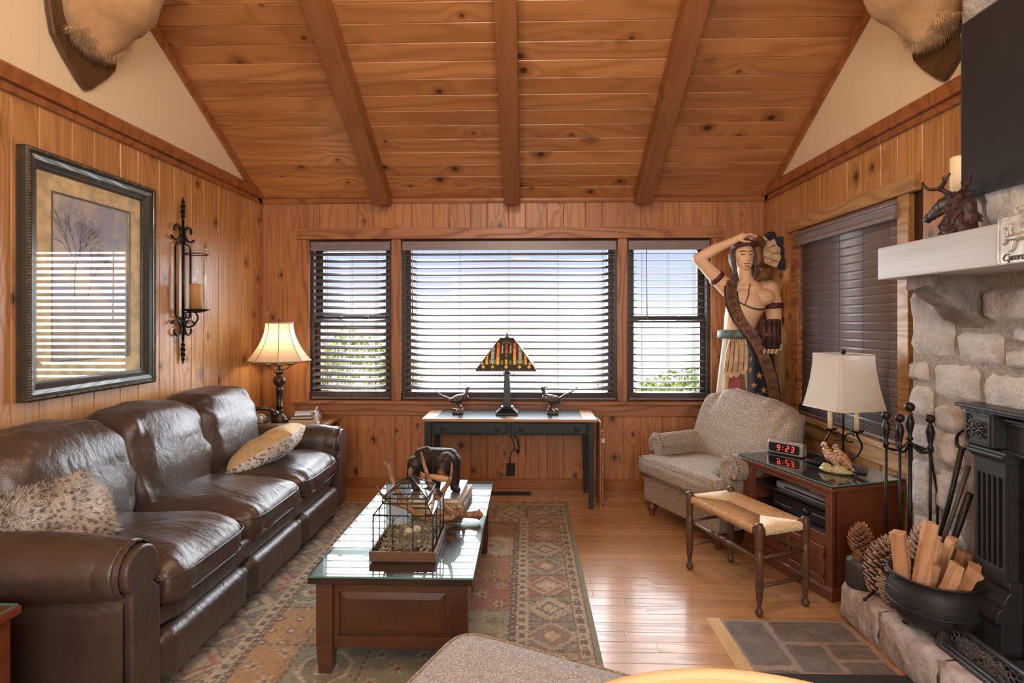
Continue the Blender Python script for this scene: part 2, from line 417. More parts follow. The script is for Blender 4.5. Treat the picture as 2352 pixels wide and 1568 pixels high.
# ceiling: slab and boards
nrm=Vector((0,.57,1)).normalized(); tdir=Vector((0,-1,.57)).normalized()   # up the slope, towards the ridge
cl=MB()
cl.prism([(YB+.3,zc(YB+.3)+.02),(RY,zc(RY)+.02),(YR-.2,zc(YR-.2)+.02),(YR-.2,zc(YR-.2)+.2),(RY,zc(RY)+.2),(YB+.3,zc(YB+.3)+.2)],XL-.3,XR+.3,'x')
ceiling=S('ceiling', cl, dark_wood_gap)
BX=[-1.323,-.134,1.052]; hw=.071
L=0; W=.1405; total=math.hypot(YB-RY,.57*(YB-RY)); bays=[XL,BX[0],BX[1],BX[2],XR]
while L<total-.02:
    cuts=[XL]+[b for b in BX if R.random()<.45]+[XR]
    for a,b in zip(cuts,cuts[1:]):
        w=min(W,total-L)
        p=Vector(((a+b)/2,YB,2.70))+tdir*(L+w/2)
        dn=-nrm
        M=basis((1,0,0),(0,tdir.y*-1,tdir.z*-1),(0,dn.y,dn.z),(p.x,p.y+nrm.y*.018,p.z+nrm.z*.018))
        place('ceiling_board', b-a-.001, w-.0008, pine_ceiling, ceiling, M, ch=.005)
    L+=W
S('ceiling_rear', MB().prism([(RY,zc(RY)),(YR,zc(YR)),(YR,zc(YR)+.02),(RY,zc(RY)+.02)],XL,XR,'x'), pine_ceiling)
# beams (each its own thing of the structure)
for k,bx in enumerate(BX):
    d=.185
    yl=RY
    sec=[(YB-.0,zc(YB)),(YB,zc(YB)-d),(RY,zc(RY)-d),(RY,zc(RY))]
    # grain runs along the beam: build in its own frame
    Lb=total; m=MB(); dz=d*math.cos(math.atan(.57))
    m.prism([(0,0),(0,-d*math.sin(math.atan(.57))*0-dz),(Lb,-dz),(Lb,0)],-hw,hw,'y')
    # cut the lower end plumb with the wall
    m.v=[(p[0]+(-p[2]*.57), p[1], p[2]) if p[0]<.1 else p for p in m.v]
    o=S('trim_%d'%(10+k), m, pine_beam, bevel=.004)
    ang=math.atan(.57)
    o.matrix_world=basis(tuple(tdir),(1,0,0),tuple(nrm),(bx,YB,2.70))
    o.name='ceiling_beam'
    tag(o, ['leftmost heavy stained ceiling beam running up the vault','middle heavy stained ceiling beam above the picture window','rightmost heavy stained ceiling beam nearest the carved figure'][k],'beam','stained ceiling beams'); o['kind']='thing'
# small cornice, base boards, rakes
S('trim_3', MB().prism([(YB,2.655),(YB-.02,2.655),(YB-.028,2.672),(YB-.028,2.695),(YB,2.712)],XL,XR,'x'), pine_trim)
for n_,(xa,sg) in (('trim_4',(XL,1)),('trim_5',(XR,-1))):
    P=lambda a,b: (xa+sg*a,b)
    m=MB().prism([P(0,2.695),P(.045,2.70),P(.045,2.768),P(.03,2.785),P(0,2.785)][::sg],.3,YB-.02,'y')
    m.prism([P(0,2.655),P(.022,2.655),P(.022,2.694),P(0,2.694)][::sg],.3,YB-.02,'y')
    S(n_, m, pine_trim)
for n_,(xa,xb) in (('trim_6',(XL,XL+.022)),('trim_7',(XR-.022,XR))):
    S(n_, MB().prism([(YB,zc(YB)-.0),(RY,zc(RY)),(RY,zc(RY)-.075),(YB,zc(YB)-.075)],xa,xb,'x'), pine_trim)
S('baseboard_back', MB().box(XL,XR,YB-.016,YB,0,.088).box(XL,XR,YB-.024,YB-.016,0,.02), pine_trim, bevel=.003)
S('baseboard_left', MB().box(XL,XL+.016,.3,YB-.02,0,.088), pine_trim, bevel=.003)
S('baseboard_right', MB().box(XR-.016,XR,2.87,YB-.02,0,.088), pine_trim, bevel=.003)
S('trim_8', MB().box(XL,XL+.018,YB-.018,YB,.09,2.65).box(XR-.018,XR,YB-.018,YB,.09,2.65), pine_trim, bevel=.003)
# back window casing: header, jambs, posts, stool and apron
def hb(x0,x1,y0,y1,z0,z1,mat,name,par=None,horizontal=True,axis='x'):
    """trim board whose grain follows its length"""
    c=((x0+x1)/2,(y0+y1)/2,(z0+z1)/2); d=(x1-x0,y1-y0,z1-z0)
    if axis=='x': m=MB().box(-d[0]/2,d[0]/2,-d[2]/2,d[2]/2,-d[1]/2,d[1]/2); rot=(PI/2,0,0)
    elif axis=='z': m=MB().box(-d[2]/2,d[2]/2,-d[0]/2,d[0]/2,-d[1]/2,d[1]/2); rot=None
    else: m=MB().box(-d[1]/2,d[1]/2,-d[2]/2,d[2]/2,-d[0]/2,d[0]/2); rot=None
    o=O(name,m,mat,par,bevel=.0035)
    if axis=='x': o.matrix_world=basis((1,0,0),(0,0,1),(0,-1,0),c)
    elif axis=='z': o.matrix_world=basis((0,0,1),(-1,0,0),(0,-1,0),c)
    else: o.matrix_world=basis((0,1,0),(0,0,1),(1,0,0),c)
    return o
cas=S('window_1_casing', MB().box(-2.10,-2.06,YB+.0,YB+.02,2.31,2.33), pine_casing)
cas.name='trim_9'
hb(-2.148,1.800,YB-.038,YB+.01,2.318,2.418,pine_casing,'header_board',cas)
hb(-2.148,-2.041,YB-.022,YB+.018,.81,2.318,pine_casing,'side_casing',cas,axis='z')
hb(1.695,1.79,YB-.022,YB+.018,.81,2.318,pine_casing,'side_casing',cas,axis='z')
hb(-1.265,-1.175,YB-.022,YB+.14,.81,2.318,pine_casing,'mullion_post',cas,axis='z')
hb(.839,.927,YB-.022,YB+.14,.81,2.318,pine_casing,'mullion_post',cas,axis='z')
hb(-2.19,1.80,YB-.055,YB+.12,.782,.812,pine_casing,'window_stool',cas)
hb(-2.16,1.78,YB-.022,YB+.018,.675,.782,pine_casing,'apron',cas)
# right window casing
cas2=S('trim_20', MB().box(XR-.005,XR+.02,WR[0]-.02,WR[1]+.02,WR[3],WR[3]+.02), pine_casing)
hb(XR-.035,XR+.01,3.105,4.60,2.285,2.375,pine_pale,'header_board',cas2,axis='y')
o=hb(XR-.022,XR+.018,3.17,3.262,.80,2.285,pine_pale,'side_casing',cas2,axis='y'); 
o2=hb(XR-.022,XR+.018,4.44,4.55,.80,2.285,pine_casing,'side_casing',cas2,axis='y')
hb(XR-.06,XR+.02,3.14,4.58,.78,.815,pine_pale,'window_stool',cas2,axis='y')
hb(XR-.024,XR+.018,3.16,4.55,.665,.78,pine_pale,'apron',cas2,axis='y')
# window frames, sashes, glass
bronze=plain('bronze_frame', (.035,.028,.024), .35, var=.05)
glass_m=pane('window_glass', .6)
def sash(x0,x1,z0,z1,y,w,par,name='sash'):
    m=MB(); t=.035
    m.box(x0,x1,y,y+t,z0,z0+w).box(x0,x1,y,y+t,z1-w,z1).box(x0,x0+w,y,y+t,z0+w,z1-w).box(x1-w,x1,y,y+t,z0+w,z1-w)
    s=O(name,m,bronze,par,bevel=.002)
    O('window_pane',MB().box(x0+w-.004,x1-w+.004,y+.014,y+.019,z0+w-.004,z1-w+.004),glass_m,s)
    return s
for k,(x0,x1) in enumerate(WX):
    wf=S('window_%d'%(k+1), MB().box(x0,x0+.03,YB+.02,YB+.158,WZ[0],WZ[1]).box(x1-.03,x1,YB+.02,YB+.158,WZ[0],WZ[1]).box(x0+.03,x1-.03,YB+.02,YB+.158,WZ[0],WZ[0]+.035).box(x0+.03,x1-.03,YB+.02,YB+.158,WZ[1]-.03,WZ[1]), bronze)
    if k==1: sash(x0+.03,x1-.03,WZ[0]+.035,WZ[1]-.03,YB+.075,.045,wf)
    else:
        zm=1.565
        sash(x0+.03,x1-.03,zm-.02,WZ[1]-.03,YB+.11,.055,wf,'upper_sash')
        lo=sash(x0+.03,x1-.03,WZ[0]+.035,zm+.02,YB+.07,.045,wf,'lower_sash')
        for q in (.34,.66):
            xx=lerp(x0,x1,q); O('sash_lock',MB().lathe([(.0,0),(.02,0),(.018,.012),(0,.014)],12,(xx,YB+.085,zm+.02)).box(xx-.035,xx-.005,YB+.078,YB+.088,zm+.026,zm+.032),bronze,lo)
wf=S('window_4', MB().box(XR+.02,XR+.158,WR[0],WR[0]+.03,WR[2],WR[3]).box(XR+.02,XR+.158,WR[1]-.03,WR[1],WR[2],WR[3]).box(XR+.02,XR+.158,WR[0],WR[1],WR[2],WR[2]+.03).box(XR+.02,XR+.158,WR[0],WR[1],WR[3]-.03,WR[3]), bronze)
O('window_pane',MB().box(XR+.1,XR+.105,WR[0]+.02,WR[1]-.02,WR[2]+.02,WR[3]-.02),glass_m,wf)
# ------------------------------------------------------------ blinds
slat_m=plain('slat_stain', (.185,.155,.155), .36, var=.1, bscale=30, spec=.8)
cord_m=plain('cord', (.10,.07,.055), .7, var=0)
def blind(label, L, Hz, z0, tilt, loc, rz, sp=.0625, w=.062, sag=0, wand=None, ladders=3, crown=False, loose=0, valz=.085, bow=.002):
    """hangs in its own frame: slats along local X, room side is -Y, top at z0+Hz"""
    t=T('window_blind', label, 'blind', loc, rz, 'dark wooden window blinds')
    top=z0+Hz
    a=L/2
    if crown:
        O('valance', MB().prism([(.0,top),(-.045,top),(-.045,top-.012),(-.03,top-.022),(-.03,top-.06),(-.038,top-.075),(-.038,top-.1),(.0,top-.1)],-a-.02,a+.02,'x'), slat_m,t,bevel=.002)
    else: O('valance', MB().box(-a,a,-.02,-.005,top-valz,top), slat_m,t,bevel=.003)
    O('head_rail', MB().box(-a+.004,a-.004,-.002,.045,top-.045,top-.002), slat_m,t)
    # curved slat section
    nseg=4; pts=[]
    for k in range(nseg+1):
        s_=-w/2+w*k/nseg; pts.append((s_, bow*(1-(2*s_/w)**2)))
    sec=pts+[(p[0],p[1]-.0028) for p in pts[::-1]]
    me=None
    n=int((Hz-valz-.01)/sp); zb=top-valz+.012-sp*.15
    cy=.022
    last=[]
    nn=n+2
    for k in range(nn):
        z=zb-sp*(k+.5)
        if z<z0+(.05 if abs(tilt)>1 else .06): break
        if me is None:
            o=O('slat', MB().prism(sec,-a+.006,a-.006,'x',smooth=True), slat_m,t); me=o.data
        else:
            o=bpy.data.objects.new('slat',me); COL.objects.link(o); o.parent=t
        o.location=(0,cy,z); o.rotation_euler=(tilt+R.uniform(-.02,.02),R.uniform(-.0008,.0008),0); zl=z
    # slats gathered on the bottom rail
    zz=z0+.03
    for k in range(6):
        o=bpy.data.objects.new('slat',me); COL.objects.link(o); o.parent=t; o.location=(0,cy,zz+k*.0075); o.rotation_euler=(R.uniform(-.05,.05),0,0)
    O('bottom_rail', MB().box(-a+.006,a-.006,cy-w/2,cy+w/2,z0+.002,z0+.022), slat_m,t,bevel=.004)
    m=MB()
    for q in ([.18,.5,.82] if ladders==3 else [.06,.27,.5,.73,.94]):
        x=lerp(-a,a,q)
        for yy in (cy-w*.46,cy+w*.46): m.tube([(x,yy,top-valz),(x,yy,z0+.03)],.0011,4)
        m.tube(rib([(x-.012,cy-w*.5,z0+.055),(x+.01,cy-w*.52,z0+.05),(x+.012,cy-w*.5,z0+.03),(x-.01,cy-w*.52,z0+.035),(x,cy-w*.5,z0+.06)]),.0016,4)
    O('ladder_cords',m,cord_m,t)
    if wand: O('tilt_wand', MB().tube([(wand,-.035,top-valz),(wand+.004,-.038,top-valz-.62)],.0045,6).ell((wand+.004,-.038,top-valz-.63),.007,8,6), slat_m,t)
    return t
blind('open dark wooden blind in the narrow window nearest the bell shaded lamp', .752, 1.475, .822, math.radians(32), ((WX[0][0]+WX[0][1])/2, YB+.002, 0), 0, ladders=3)
blind('widest dark wooden blind in the centre picture window', 1.99, 1.475, .822, math.radians(31), ((WX[1][0]+WX[1][1])/2, YB+.002, 0), 0, ladders=5, wand=-.90)
blind('thin open dark blind in the window beside the carved figure', .745, 1.475, .822, math.radians(9), ((WX[2][0]+WX[2][1])/2, YB+.002, 0), 0, ladders=3, wand=-.21)
blind('closed dark blind on the side window behind the beige lamp', 1.16, 1.43, .822, math.radians(-76), (XR-.012, (WR[0]+WR[1])/2, 0), -PI/2, ladders=5, wand=-.50, crown=True, sp=.057, w=.068, bow=.0015)
# ------------------------------------------------------------ left side of the room
def leather_mat():
    n=N('brown_leather'); v=n.obj()
    c=n.mix(n.ss(n.noise(v,2.2,4,.6),.3,.75), (.070,.050,.040), (.042,.028,.021))
    n.set(color=c, rough=n.math('MULTIPLY_ADD', n.noise(v,3,2), .10, .30), spec=.8)
    mp=n.n('Mapping'); n.put(mp.inputs[0], v); mp.inputs['Scale'].default_value=(.8,1.5,1)
    wr=n.math('ABSOLUTE', n.math('SUBTRACT', n.noise(mp.outputs[0],6.5,3,.55), .5))
    vo=n.n('TexVoronoi'); n.put(vo.inputs['Vector'],v); vo.inputs['Scale'].default_value=260
    n.bump(n.math('ADD', wr, n.math('MULTIPLY', vo.outputs['Distance'], .04)), .42, .03)
    return n.m
leather=leather_mat()
stitch_m=plain('stitching',(.16,.10,.06),.7,var=0)
dark_walnut=wood('dark_walnut',(.085,.026,.012),(.03,.009,.005),rough=.28,rnd=5,tint=0,knots=0,ringf=14,ringd=.9,coat=.3)

def cushion(c, half, puff=.35, wr=.006, seed=0, n=60, m=26, e=.42, wrinkle_axis=1, frontpuff=0):
    """superellipsoid cushion with pulled wrinkles near its seams"""
    mb=MB()
    def sp(x,p): return math.copysign(abs(x)**p,x)
    def fn(u,v):
        a=2*PI*u; b=-PI/2+PI*v
        x=sp(math.cos(b),e*.9)*sp(math.cos(a),e); y=sp(math.cos(b),e*.9)*sp(math.sin(a),e); z=sp(math.sin(b),.75)
        crown=1+puff*.25*(1-x*x)*(1-y*y)
        p=Vector((x*half[0], y*half[1], z*half[2]*crown))
        edge=max(abs(x),abs(y))
        q=Vector((p.x*4+seed,p.y*13,p.z*5)) if wrinkle_axis==1 else Vector((p.x*13+seed,p.y*4,p.z*5))
        d=wr*(mnoise.noise(q)*1.0)*max(0,(edge-.45))*2.2 + wr*.5*mnoise.noise(Vector((p.x*7+seed,p.y*7,p.z*7)))
        if wrinkle_axis==1: d+=.0032*math.sin(p.y*105+3*mnoise.noise(Vector((p.y*9,p.x*3,seed))))*max(0,1-abs(x-.88)/.22)*max(0,1-abs(z-.25)*1.1)
        nrm=Vector((x/half[0],y/half[1],z/half[2])).normalized()
        return Vector(c)+p+nrm*d*2
    mb.grid(fn,n*2,m,closeu=True)
    return mb
def seam(c, half, e=.42, z=0.0, out=1.0, n=64):
    def sp(x,p): return math.copysign(abs(x)**p,x)
    zz=max(-.98,min(.98,z)); cb=(1-abs(zz)**(1/.75*2))**.5
    return [(c[0]+sp(cb,e*.9)*sp(math.cos(2*PI*k/n),e)*half[0]*out, c[1]+sp(cb,e*.9)*sp(math.sin(2*PI*k/n),e)*half[1]*out, c[2]+zz*half[2]) for k in range(n)]
# ---- sofa: along the left wall, facing +X
sofa=T('sofa','dark brown leather three seat sofa with rolled arms along the pine wall','sofa',(-1.95,3.135,.008))
Y0,Y1=-1.0,1.0       # inner faces of the arms in local Y (world 2.135 .. 4.135)
def rowbox(x0,x1,y0,y1,z0,z1,r): 
    return MB().box(x0,x1,y0,y1,z0,z1)
O('frame', MB().box(-.46,.40,Y0-.02,Y1+.02,.10,.30), leather, sofa, bevel=.03, seg=3)
def roll(xc,zc_,rx,rz,y0,y1,name,n=40,sag=.004):
    mb=MB()
    def fn(u,v):
        a=2*PI*u; y=lerp(y0,y1,v); e_=.55
        cx=math.copysign(abs(math.cos(a))**e_,math.cos(a)); cz=math.copysign(abs(math.sin(a))**e_,math.sin(a))
        ends=min(v,1-v)*14; s_=min(1,ends)**.5 if ends<1 else 1
        s_=max(s_,.75)
        return (xc+cx*rx*s_, y, zc_+cz*rz*s_+sag*mnoise.noise(Vector((a,y*6,0))))
    mb.grid(fn,24,n,closeu=True); return mb
O('front_rail', roll(.415,.345,.07,.065,Y0-.01,Y1+.01,''), leather, sofa)
for a,b in ((-1.02,-.335),(-.335,.335),(.335,1.02)):
    O('lower_roll', roll(.425,.185,.095,.105,a,b,'',24), leather, sofa)
seats=[]
for k in range(3):
    yc=-.667+.667*k
    c=(.06,yc,.455); h=(.465,.333,.105)
    s_=O('seat_cushion', cushion(c,h,1.6,.013,seed=k*3,e=.30,wrinkle_axis=1), leather, sofa)
    O('piping', MB().tube([(p[0],p[1],p[2]) for p in seam(c,h,.33,.38,1.015)],.005,6,closed=True).tube(seam(c,h,.33,-.5,1.012),.004,6,closed=True), leather, s_)
for k in range(3):
    yc=-.667+.667*k
    # back cushion: thick at the top, rolling over the back rail
    mb=MB()
    def fn(u,v,yc=yc,k=k):
        a=2*PI*u; b=-PI/2+PI*v
        sp=lambda x,p: math.copysign(abs(x)**p,x)
        y=sp(math.cos(b),.25)*sp(math.cos(a),.25); x=sp(math.cos(b),.42)*sp(math.sin(a),.8); z=sp(math.sin(b),.62)
        hx=.155+.035*z; 
        X=x*hx; Z=z*.295; Yy=y*.352*(1-.05*z*z)
        lean=-.30*(Z+.28)
        d=.026*mnoise.noise(Vector((y*2.4+Z*9+k*4, Z*4-y*3, 2+x)))*(.4+abs(y))+.014*mnoise.noise(Vector((yc+y*7,Z*11,x*2)))+ .012*mnoise.noise(Vector((y*16+k,Z*3,0)))*max(0,z-.35)
        return (-.16+X+lean+(.045*(1-y*y)*(1-z*z) if x>0 else 0)+d*(1 if x>0 else 0), yc+Yy+d*.3, .74+Z+.03*(1-y*y)*max(0,z)+d*.6)
    mb.grid(fn,56,30,closeu=True)
    bc=O('back_cushion', mb, leather, sofa)
    pts=[]
    for q in range(40):
        t=q/39; ang=lerp(-.15,PI+.15,t)
        yy=math.copysign(abs(math.cos(ang))**.45,math.cos(ang))*.315; zz=math.copysign(abs(math.sin(ang))**.6,math.sin(ang))*.275
        pts.append((-.16-.30*(zz+.28)+.10, yc+yy, .745+zz))
    O('piping', MB().tube(pts,.005,6), stitch_m if False else leather, bc)
# outer back and arms
O('back_frame', MB().prism([(-.30,.1),(-.36,.80),(-.40,.86),(-.46,.86),(-.50,.80),(-.46,.1)],Y0-.05,Y1+.05,'y'), leather, sofa, bevel=.02, seg=3)
for sg,yi in ((-1,Y0),(1,Y1)):
    mb=MB()
    # rolled arm: sleeve section in (y,z), swept along X
    yo=.115; rr=.125
    def fn(u,v,sg=sg,yi=yi):
        x=lerp(-.42,.475,v)
        # closed outline: inner face up, round roll, underside, outer face down
        t=u
        a=lerp(-.5*PI+.0,1.25*PI,(t-.18)/.64) if .18<=t<=.82 else None
        R_=rr*(1-.05*math.cos(v*PI*2))
        cy=.115; cz=.605
        if t<.18: y=0.0; z=lerp(.12,cz-.02,t/.18)
        elif t<=.82:
            a=lerp(0,-1.30*PI,(t-.18)/.64)   # from the inner side over the top to the outside
            y=cy-math.cos(a)*R_*.95; z=cz-math.sin(a)*R_
        else:
            q=(t-.82)/.18; y=.20; z=lerp(cz-.10,.12,q)
        fr=max(0,(v-.86)/.14); puck=.008*fr*math.sin(t*2*PI*17)
        y-= (y-cy)*fr*.14; z-=(z-cz)*fr*.13 if z>.45 else 0
        z+=.004*mnoise.noise(Vector((x*7,t*8,sg)))+ (puck if .2<t<.8 else 0)*.35
        return (x, yi+sg*y, z)
    mb.grid(fn,88,30)
    arm=O('arm', mb, leather, sofa)
    if sg>0: arm.data.flip_normals()
    # front facing panel with rounded mushroom head
    pn=[]; 
    for k in range(49):
        a=lerp(-.42*PI,1.35*PI,k/48); pn.append((.115+math.cos(a)*.088, .605+math.sin(a)*.092))
    pn=[(.015,.11),(.165,.11)]+[(y,z) for y,z in [(.175,.5)]]+[(p) for p in pn if p[1]>.53]+[(.02,.5)]
    pn2=[(yi+sg*p[0],p[1]) for p in pn]
    O('arm_panel', MB().prism(pn2[::-1] if sg>0 else pn2,.43,.502,'x',smooth=False), leather, arm, bevel=.018, seg=3)
    pn=[(.115+math.cos(lerp(-.3*PI,1.3*PI,k/60))*.110,.605+math.sin(lerp(-.3*PI,1.3*PI,k/60))*.110) for k in range(61)]
    pn2=[(yi+sg*p[0],p[1]) for p in pn]
    O('arm_end', MB().prism(pn2[::-1] if sg>0 else pn2,.36,.455,'x',smooth=True), leather, arm, bevel=.012, seg=3)
    pl=[]
    for k in range(33):
        a=lerp(0,-1.30*PI,k/32); pl.append((.0, yi+sg*(.115-math.cos(a)*.1215), .605-math.sin(a)*.1275))
    O('piping', MB().tube(pl,.004,6), leather, arm)
    for xx in (.40,-.38):
        O('bun_foot', MB().lathe([(.0,0),(.03,0),(.042,.02),(.045,.05),(.03,.08),(.028,.11),(0,.11)],16,(xx,yi+sg*.10,0 if xx>0 else -.008)), dark_walnut, sofa)
for ya in (Y0-.18,Y1+.02): O('base_panel', MB().box(-.46,.38,ya,ya+.16,.105,.5), leather, sofa, bevel=.02)
# ---- throw pillows
def fur_mat(name, a=(.62,.53,.42), b=(.055,.035,.022), mid=(.33,.19,.09), sc_=26, thr=.36):
    n=N(name); v=n.obj()
    w=n.n('VectorMath', op='ADD'); nn=n.n('TexNoise'); n.put(nn.inputs['Vector'],v); nn.inputs['Scale'].default_value=18
    sc3=n.n('VectorMath', op='SCALE'); n.put(sc3.inputs[0], nn.outputs['Color']); sc3.inputs['Scale'].default_value=.03
    n.put(w.inputs[0], v); n.put(w.inputs[1], sc3.outputs[0])
    vo=n.n('TexVoronoi'); n.put(vo.inputs['Vector'], w.outputs[0]); vo.inputs['Scale'].default_value=sc_
    m_=n.math('SUBTRACT',1.0,n.ss(vo.outputs['Distance'],thr*.75,thr*1.15))
    cs=n.n('SeparateColor'); n.put(cs.inputs[0], vo.outputs['Color'])
    base=n.mix(n.ss(n.noise(v,5,2),.4,.7), a, mid)
    c=n.mix(n.math('MULTIPLY',m_,.92), base, b)
    c=n.mix(n.math('MULTIPLY',n.noise(v,160,2),.35), c, a)
    n.set(color=c, rough=.85, spec=.15); n.bump(n.noise(v,180,3),.6,.004)
    return n.m
fur_m=fur_mat('leopard_fur',(.86,.83,.78),(.10,.055,.035),(.68,.60,.50),42,.40); suede_m=plain('tan_suede',srgb(196,168,124),.85,bump=.2,bscale=90,var=.1)
def pillow(name,label,loc,rot,hx=.24,hy=.24,hz=.075,fur=9000,furlen=.022,seed=1,mats=None):
    t=T(name,label,'pillow',loc,rot=rot)
    def shape(u,v,side):
        x=2*u-1; y=2*v-1
        e=max(0,(1-x**4))*max(0,(1-y**4))
        z=hz*(e**.55)*(1+.15*mnoise.noise(Vector((x*2+seed,y*2,side))))
        pin=1-.07*(1-abs(x)**2)*(abs(y)**6)-0
        pin2=1-.07*(1-abs(y)**2)*(abs(x)**6)
        return Vector((x*hx*pin2, y*hy*pin, side*z))
    top=MB().grid(lambda u,v: shape(u,v,1),22,22); bot=MB().grid(lambda u,v: shape(1-u,v,-1),22,22)
    O('suede_back', bot, suede_m, t)
    f=O('fur_front', top, fur_m, t)
    rr=random.Random(seed); mb=MB(); V=[];F=[]
    for k in range(fur):
        u,v=rr.random(),rr.random(); 
        p=shape(u,v,1); q=shape(min(1,u+.01),v,1)-shape(max(0,u-.01),v,1); w=shape(u,min(1,v+.01),1)-shape(u,max(0,v-.01),1)
        n_=q.cross(w); n_=n_.normalized() if n_.length>0 else Vector((0,0,1))
        flow=Vector((mnoise.noise(p*9+Vector((seed,0,0))),mnoise.noise(p*9+Vector((0,5,0)))-.5,0))
        d=(n_*.55+flow*.9+Vector((rr.uniform(-.3,.3),rr.uniform(-.3,.3),0))).normalized()*furlen*rr.uniform(.6,1.3)
        s_=d.cross(n_); s_=(s_.normalized() if s_.length>1e-6 else Vector((1,0,0)))*.0011
        b=len(V); V+= [p-s_*1.3, p+s_*1.3, p+d*.6+s_, p+d, ]; F+=[(b,b+1,b+2),(b,b+2,b+3)]
    me=bpy.data.meshes.new('fur_pile'); me.from_pydata(V,[],F)
    o=O('fur_pile', me, fur_m, f); o['kind']='stuff'
    return t
pillow('fur_pillow','shaggy leopard spotted fur pillow leaning on the nearest sofa back cushion',(-2.03,2.235,.655),(math.radians(62),math.radians(-9),math.radians(72)),.25,.235,.085,fur=30000,furlen=.042,seed=4)
_a=Vector((.45,.83,.31)).normalized(); _z=Vector((.50,.05,-.86)); _z=(_z-_a*_z.dot(_a)).normalized(); _c=_z.cross(_a); _x=(_a-_c).normalized(); _y=_z.cross(_x)
P2ROT=Matrix((_x,_y,_z)).transposed().to_euler()
pillow('spotted_pillow','tan suede and leopard print pillow resting on the far sofa seat',(-1.80,3.74,.675),P2ROT,.235,.235,.095,fur=12000,furlen=.010,seed=9)
# ---- far end table in the corner
top_walnut=wood('walnut_top',(.20,.085,.035),(.075,.028,.012),rough=.22,rnd=5,tint=0,knots=0,ringf=16,ringd=.9,coat=.4)
gold_edge=wood('honey_edge',(.42,.22,.07),(.25,.11,.03),rough=.3,rnd=5,tint=0,knots=0)
glass_top=pane('glass_sheet',1.25,(.93,.97,.95))
glass_edge=plain('glass_edge',(.10,.24,.20),.1,var=0)
def glass_sheet(x0,x1,y0,y1,z0,z1,par):
    g=O('glass_top',MB().box(x0,x1,y0,y1,z0,z1),glass_top,par)
    e=.002
    O('glass_rim',MB().box(x0-e,x1+e,y0-e,y0,z0,z1).box(x0-e,x1+e,y1,y1+e,z0,z1).box(x0-e,x0,y0,y1,z0,z1).box(x1,x1+e,y0,y1,z0,z1),glass_edge,g)
    return g
et=T('end_table','square wooden end table with dark top in the corner holding the phone','table',(-2.10,4.755,0))
O('table_top',MB().box(-.375,.375,-.265,.265,.64,.667),gold_edge,et,bevel=.004)
O('inlay',MB().box(-.345,.345,-.235,.235,.6665,.6690),top_walnut,et)
O('apron',MB().box(-.34,.34,-.235,.235,.55,.64),top_walnut,et,bevel=.003)
for sx in(-1,1):
    for sy in(-1,1): O('leg',MB().frustum((sx*.33-.018,sx*.33+.018,sy*.225-.018,sy*.225+.018),(sx*.33-.026,sx*.33+.026,sy*.225-.026,sy*.225+.026),0,.64),top_walnut,et)
O('shelf',MB().box(-.33,.33,-.225,.225,.15,.17),top_walnut,et,bevel=.003)
TZ=.669
# ---- bell shaded lamp
bronze_lamp=plain('aged_bronze',(.075,.055,.045),.32,.75,bump=.25,bscale=30,var=.3)
def shade_mat(name,col,emis,st):
    n=N(name); v=n.obj(); b=n.noise(v,500,1)
    n.set(color=col, rough=.8, emis=emis, emst=st, spec=.1); n.bump(b,.15,.001)
    # cloth lets light through
    tl=n.n('BsdfTranslucent'); tl.inputs[0].default_value=col+(1,)
    mx=n.n('MixShader'); mx.inputs[0].default_value=.45; n.t.links.new(n.bsdf.outputs[0],mx.inputs[1]); n.t.links.new(tl.outputs[0],mx.inputs[2]); n.t.links.new(mx.outputs[0],n.out.inputs[0])
    return n.m
shade_cream=shade_mat('cream_shade_cloth',(.82,.70,.54),(1,.6,.3),0)
trim_cloth=plain('shade_trim',(.42,.33,.24),.8,var=0)
bulb_m=glow('bulb',(1,.78,.5),12)
candle_m=plain('candle_sleeve',srgb(240,222,180),.5,var=.03)
la=T('table_lamp','lit bell shaded candelabra lamp on bronze column in the corner','lamp',(-2.19,4.76,TZ))
O('base',MB().lathe([(0,0),(.085,0),(.09,.008),(.082,.022),(.07,.03),(.072,.04),(.045,.055),(.028,.075),(.034,.085),(.030,.10),(.024,.105)],24),bronze_lamp,la)
O('column',MB().lathe([(.022,.10),(.024,.12),(.032,.125),(.032,.135),(.026,.14),(.028,.27),(.034,.275),(.034,.285),(.024,.295),(.03,.31),(.05,.335),(.055,.36),(.048,.385),(.03,.395),(.024,.41),(.032,.425),(.045,.43),(.045,.437),(.02,.442),(.014,.46),(.014,.72),(.0,.725)],20),bronze_lamp,la)
for k in range(4):
    a=k*PI/2+.45; c,s_=math.cos(a),math.sin(a)
    O('candle_arm',MB().tube(rib([(c*.012,s_*.012,.46),(c*.04,s_*.04,.455),(c*.075,s_*.075,.47),(c*.09,s_*.09,.495)]),.006,8).lathe([(.0,.49),(.012,.49),(.038,.497),(.042,.503),(.03,.503),(0,.5)],16,(c*.09,s_*.09,0)),bronze_lamp,la)
    O('candle_sleeve',MB().lathe([(0,.503),(.019,.503),(.019,.60),(0,.60)],14,(c*.09,s_*.09,0)),candle_m,la)
def bell(n=8,rt=.112,rb=.258,z0=.535,z1=.868,m=12,flare=1.9,th=0):
    prof=[]
    for i in range(m+1):
        t=i/m; r=rt+(rb-rt)*((1-t)**flare); prof.append((r+th, lerp(z0,z1,t)))
    return prof
prof=bell()
mb=MB(); n_=8; ang0=PI/8
vs_=[];fs=[]
sub=4
for r,z in prof:
    for k in range(n_*sub):
        a=ang0+2*PI*k/(n_*sub); kk=(k%sub)/sub; f=1/ math.cos(((kk-.5))*2*PI/n_)*math.cos(PI/n_)*1.02
        vs_.append((r*f*math.cos(a),r*f*math.sin(a),z))
w=n_*sub
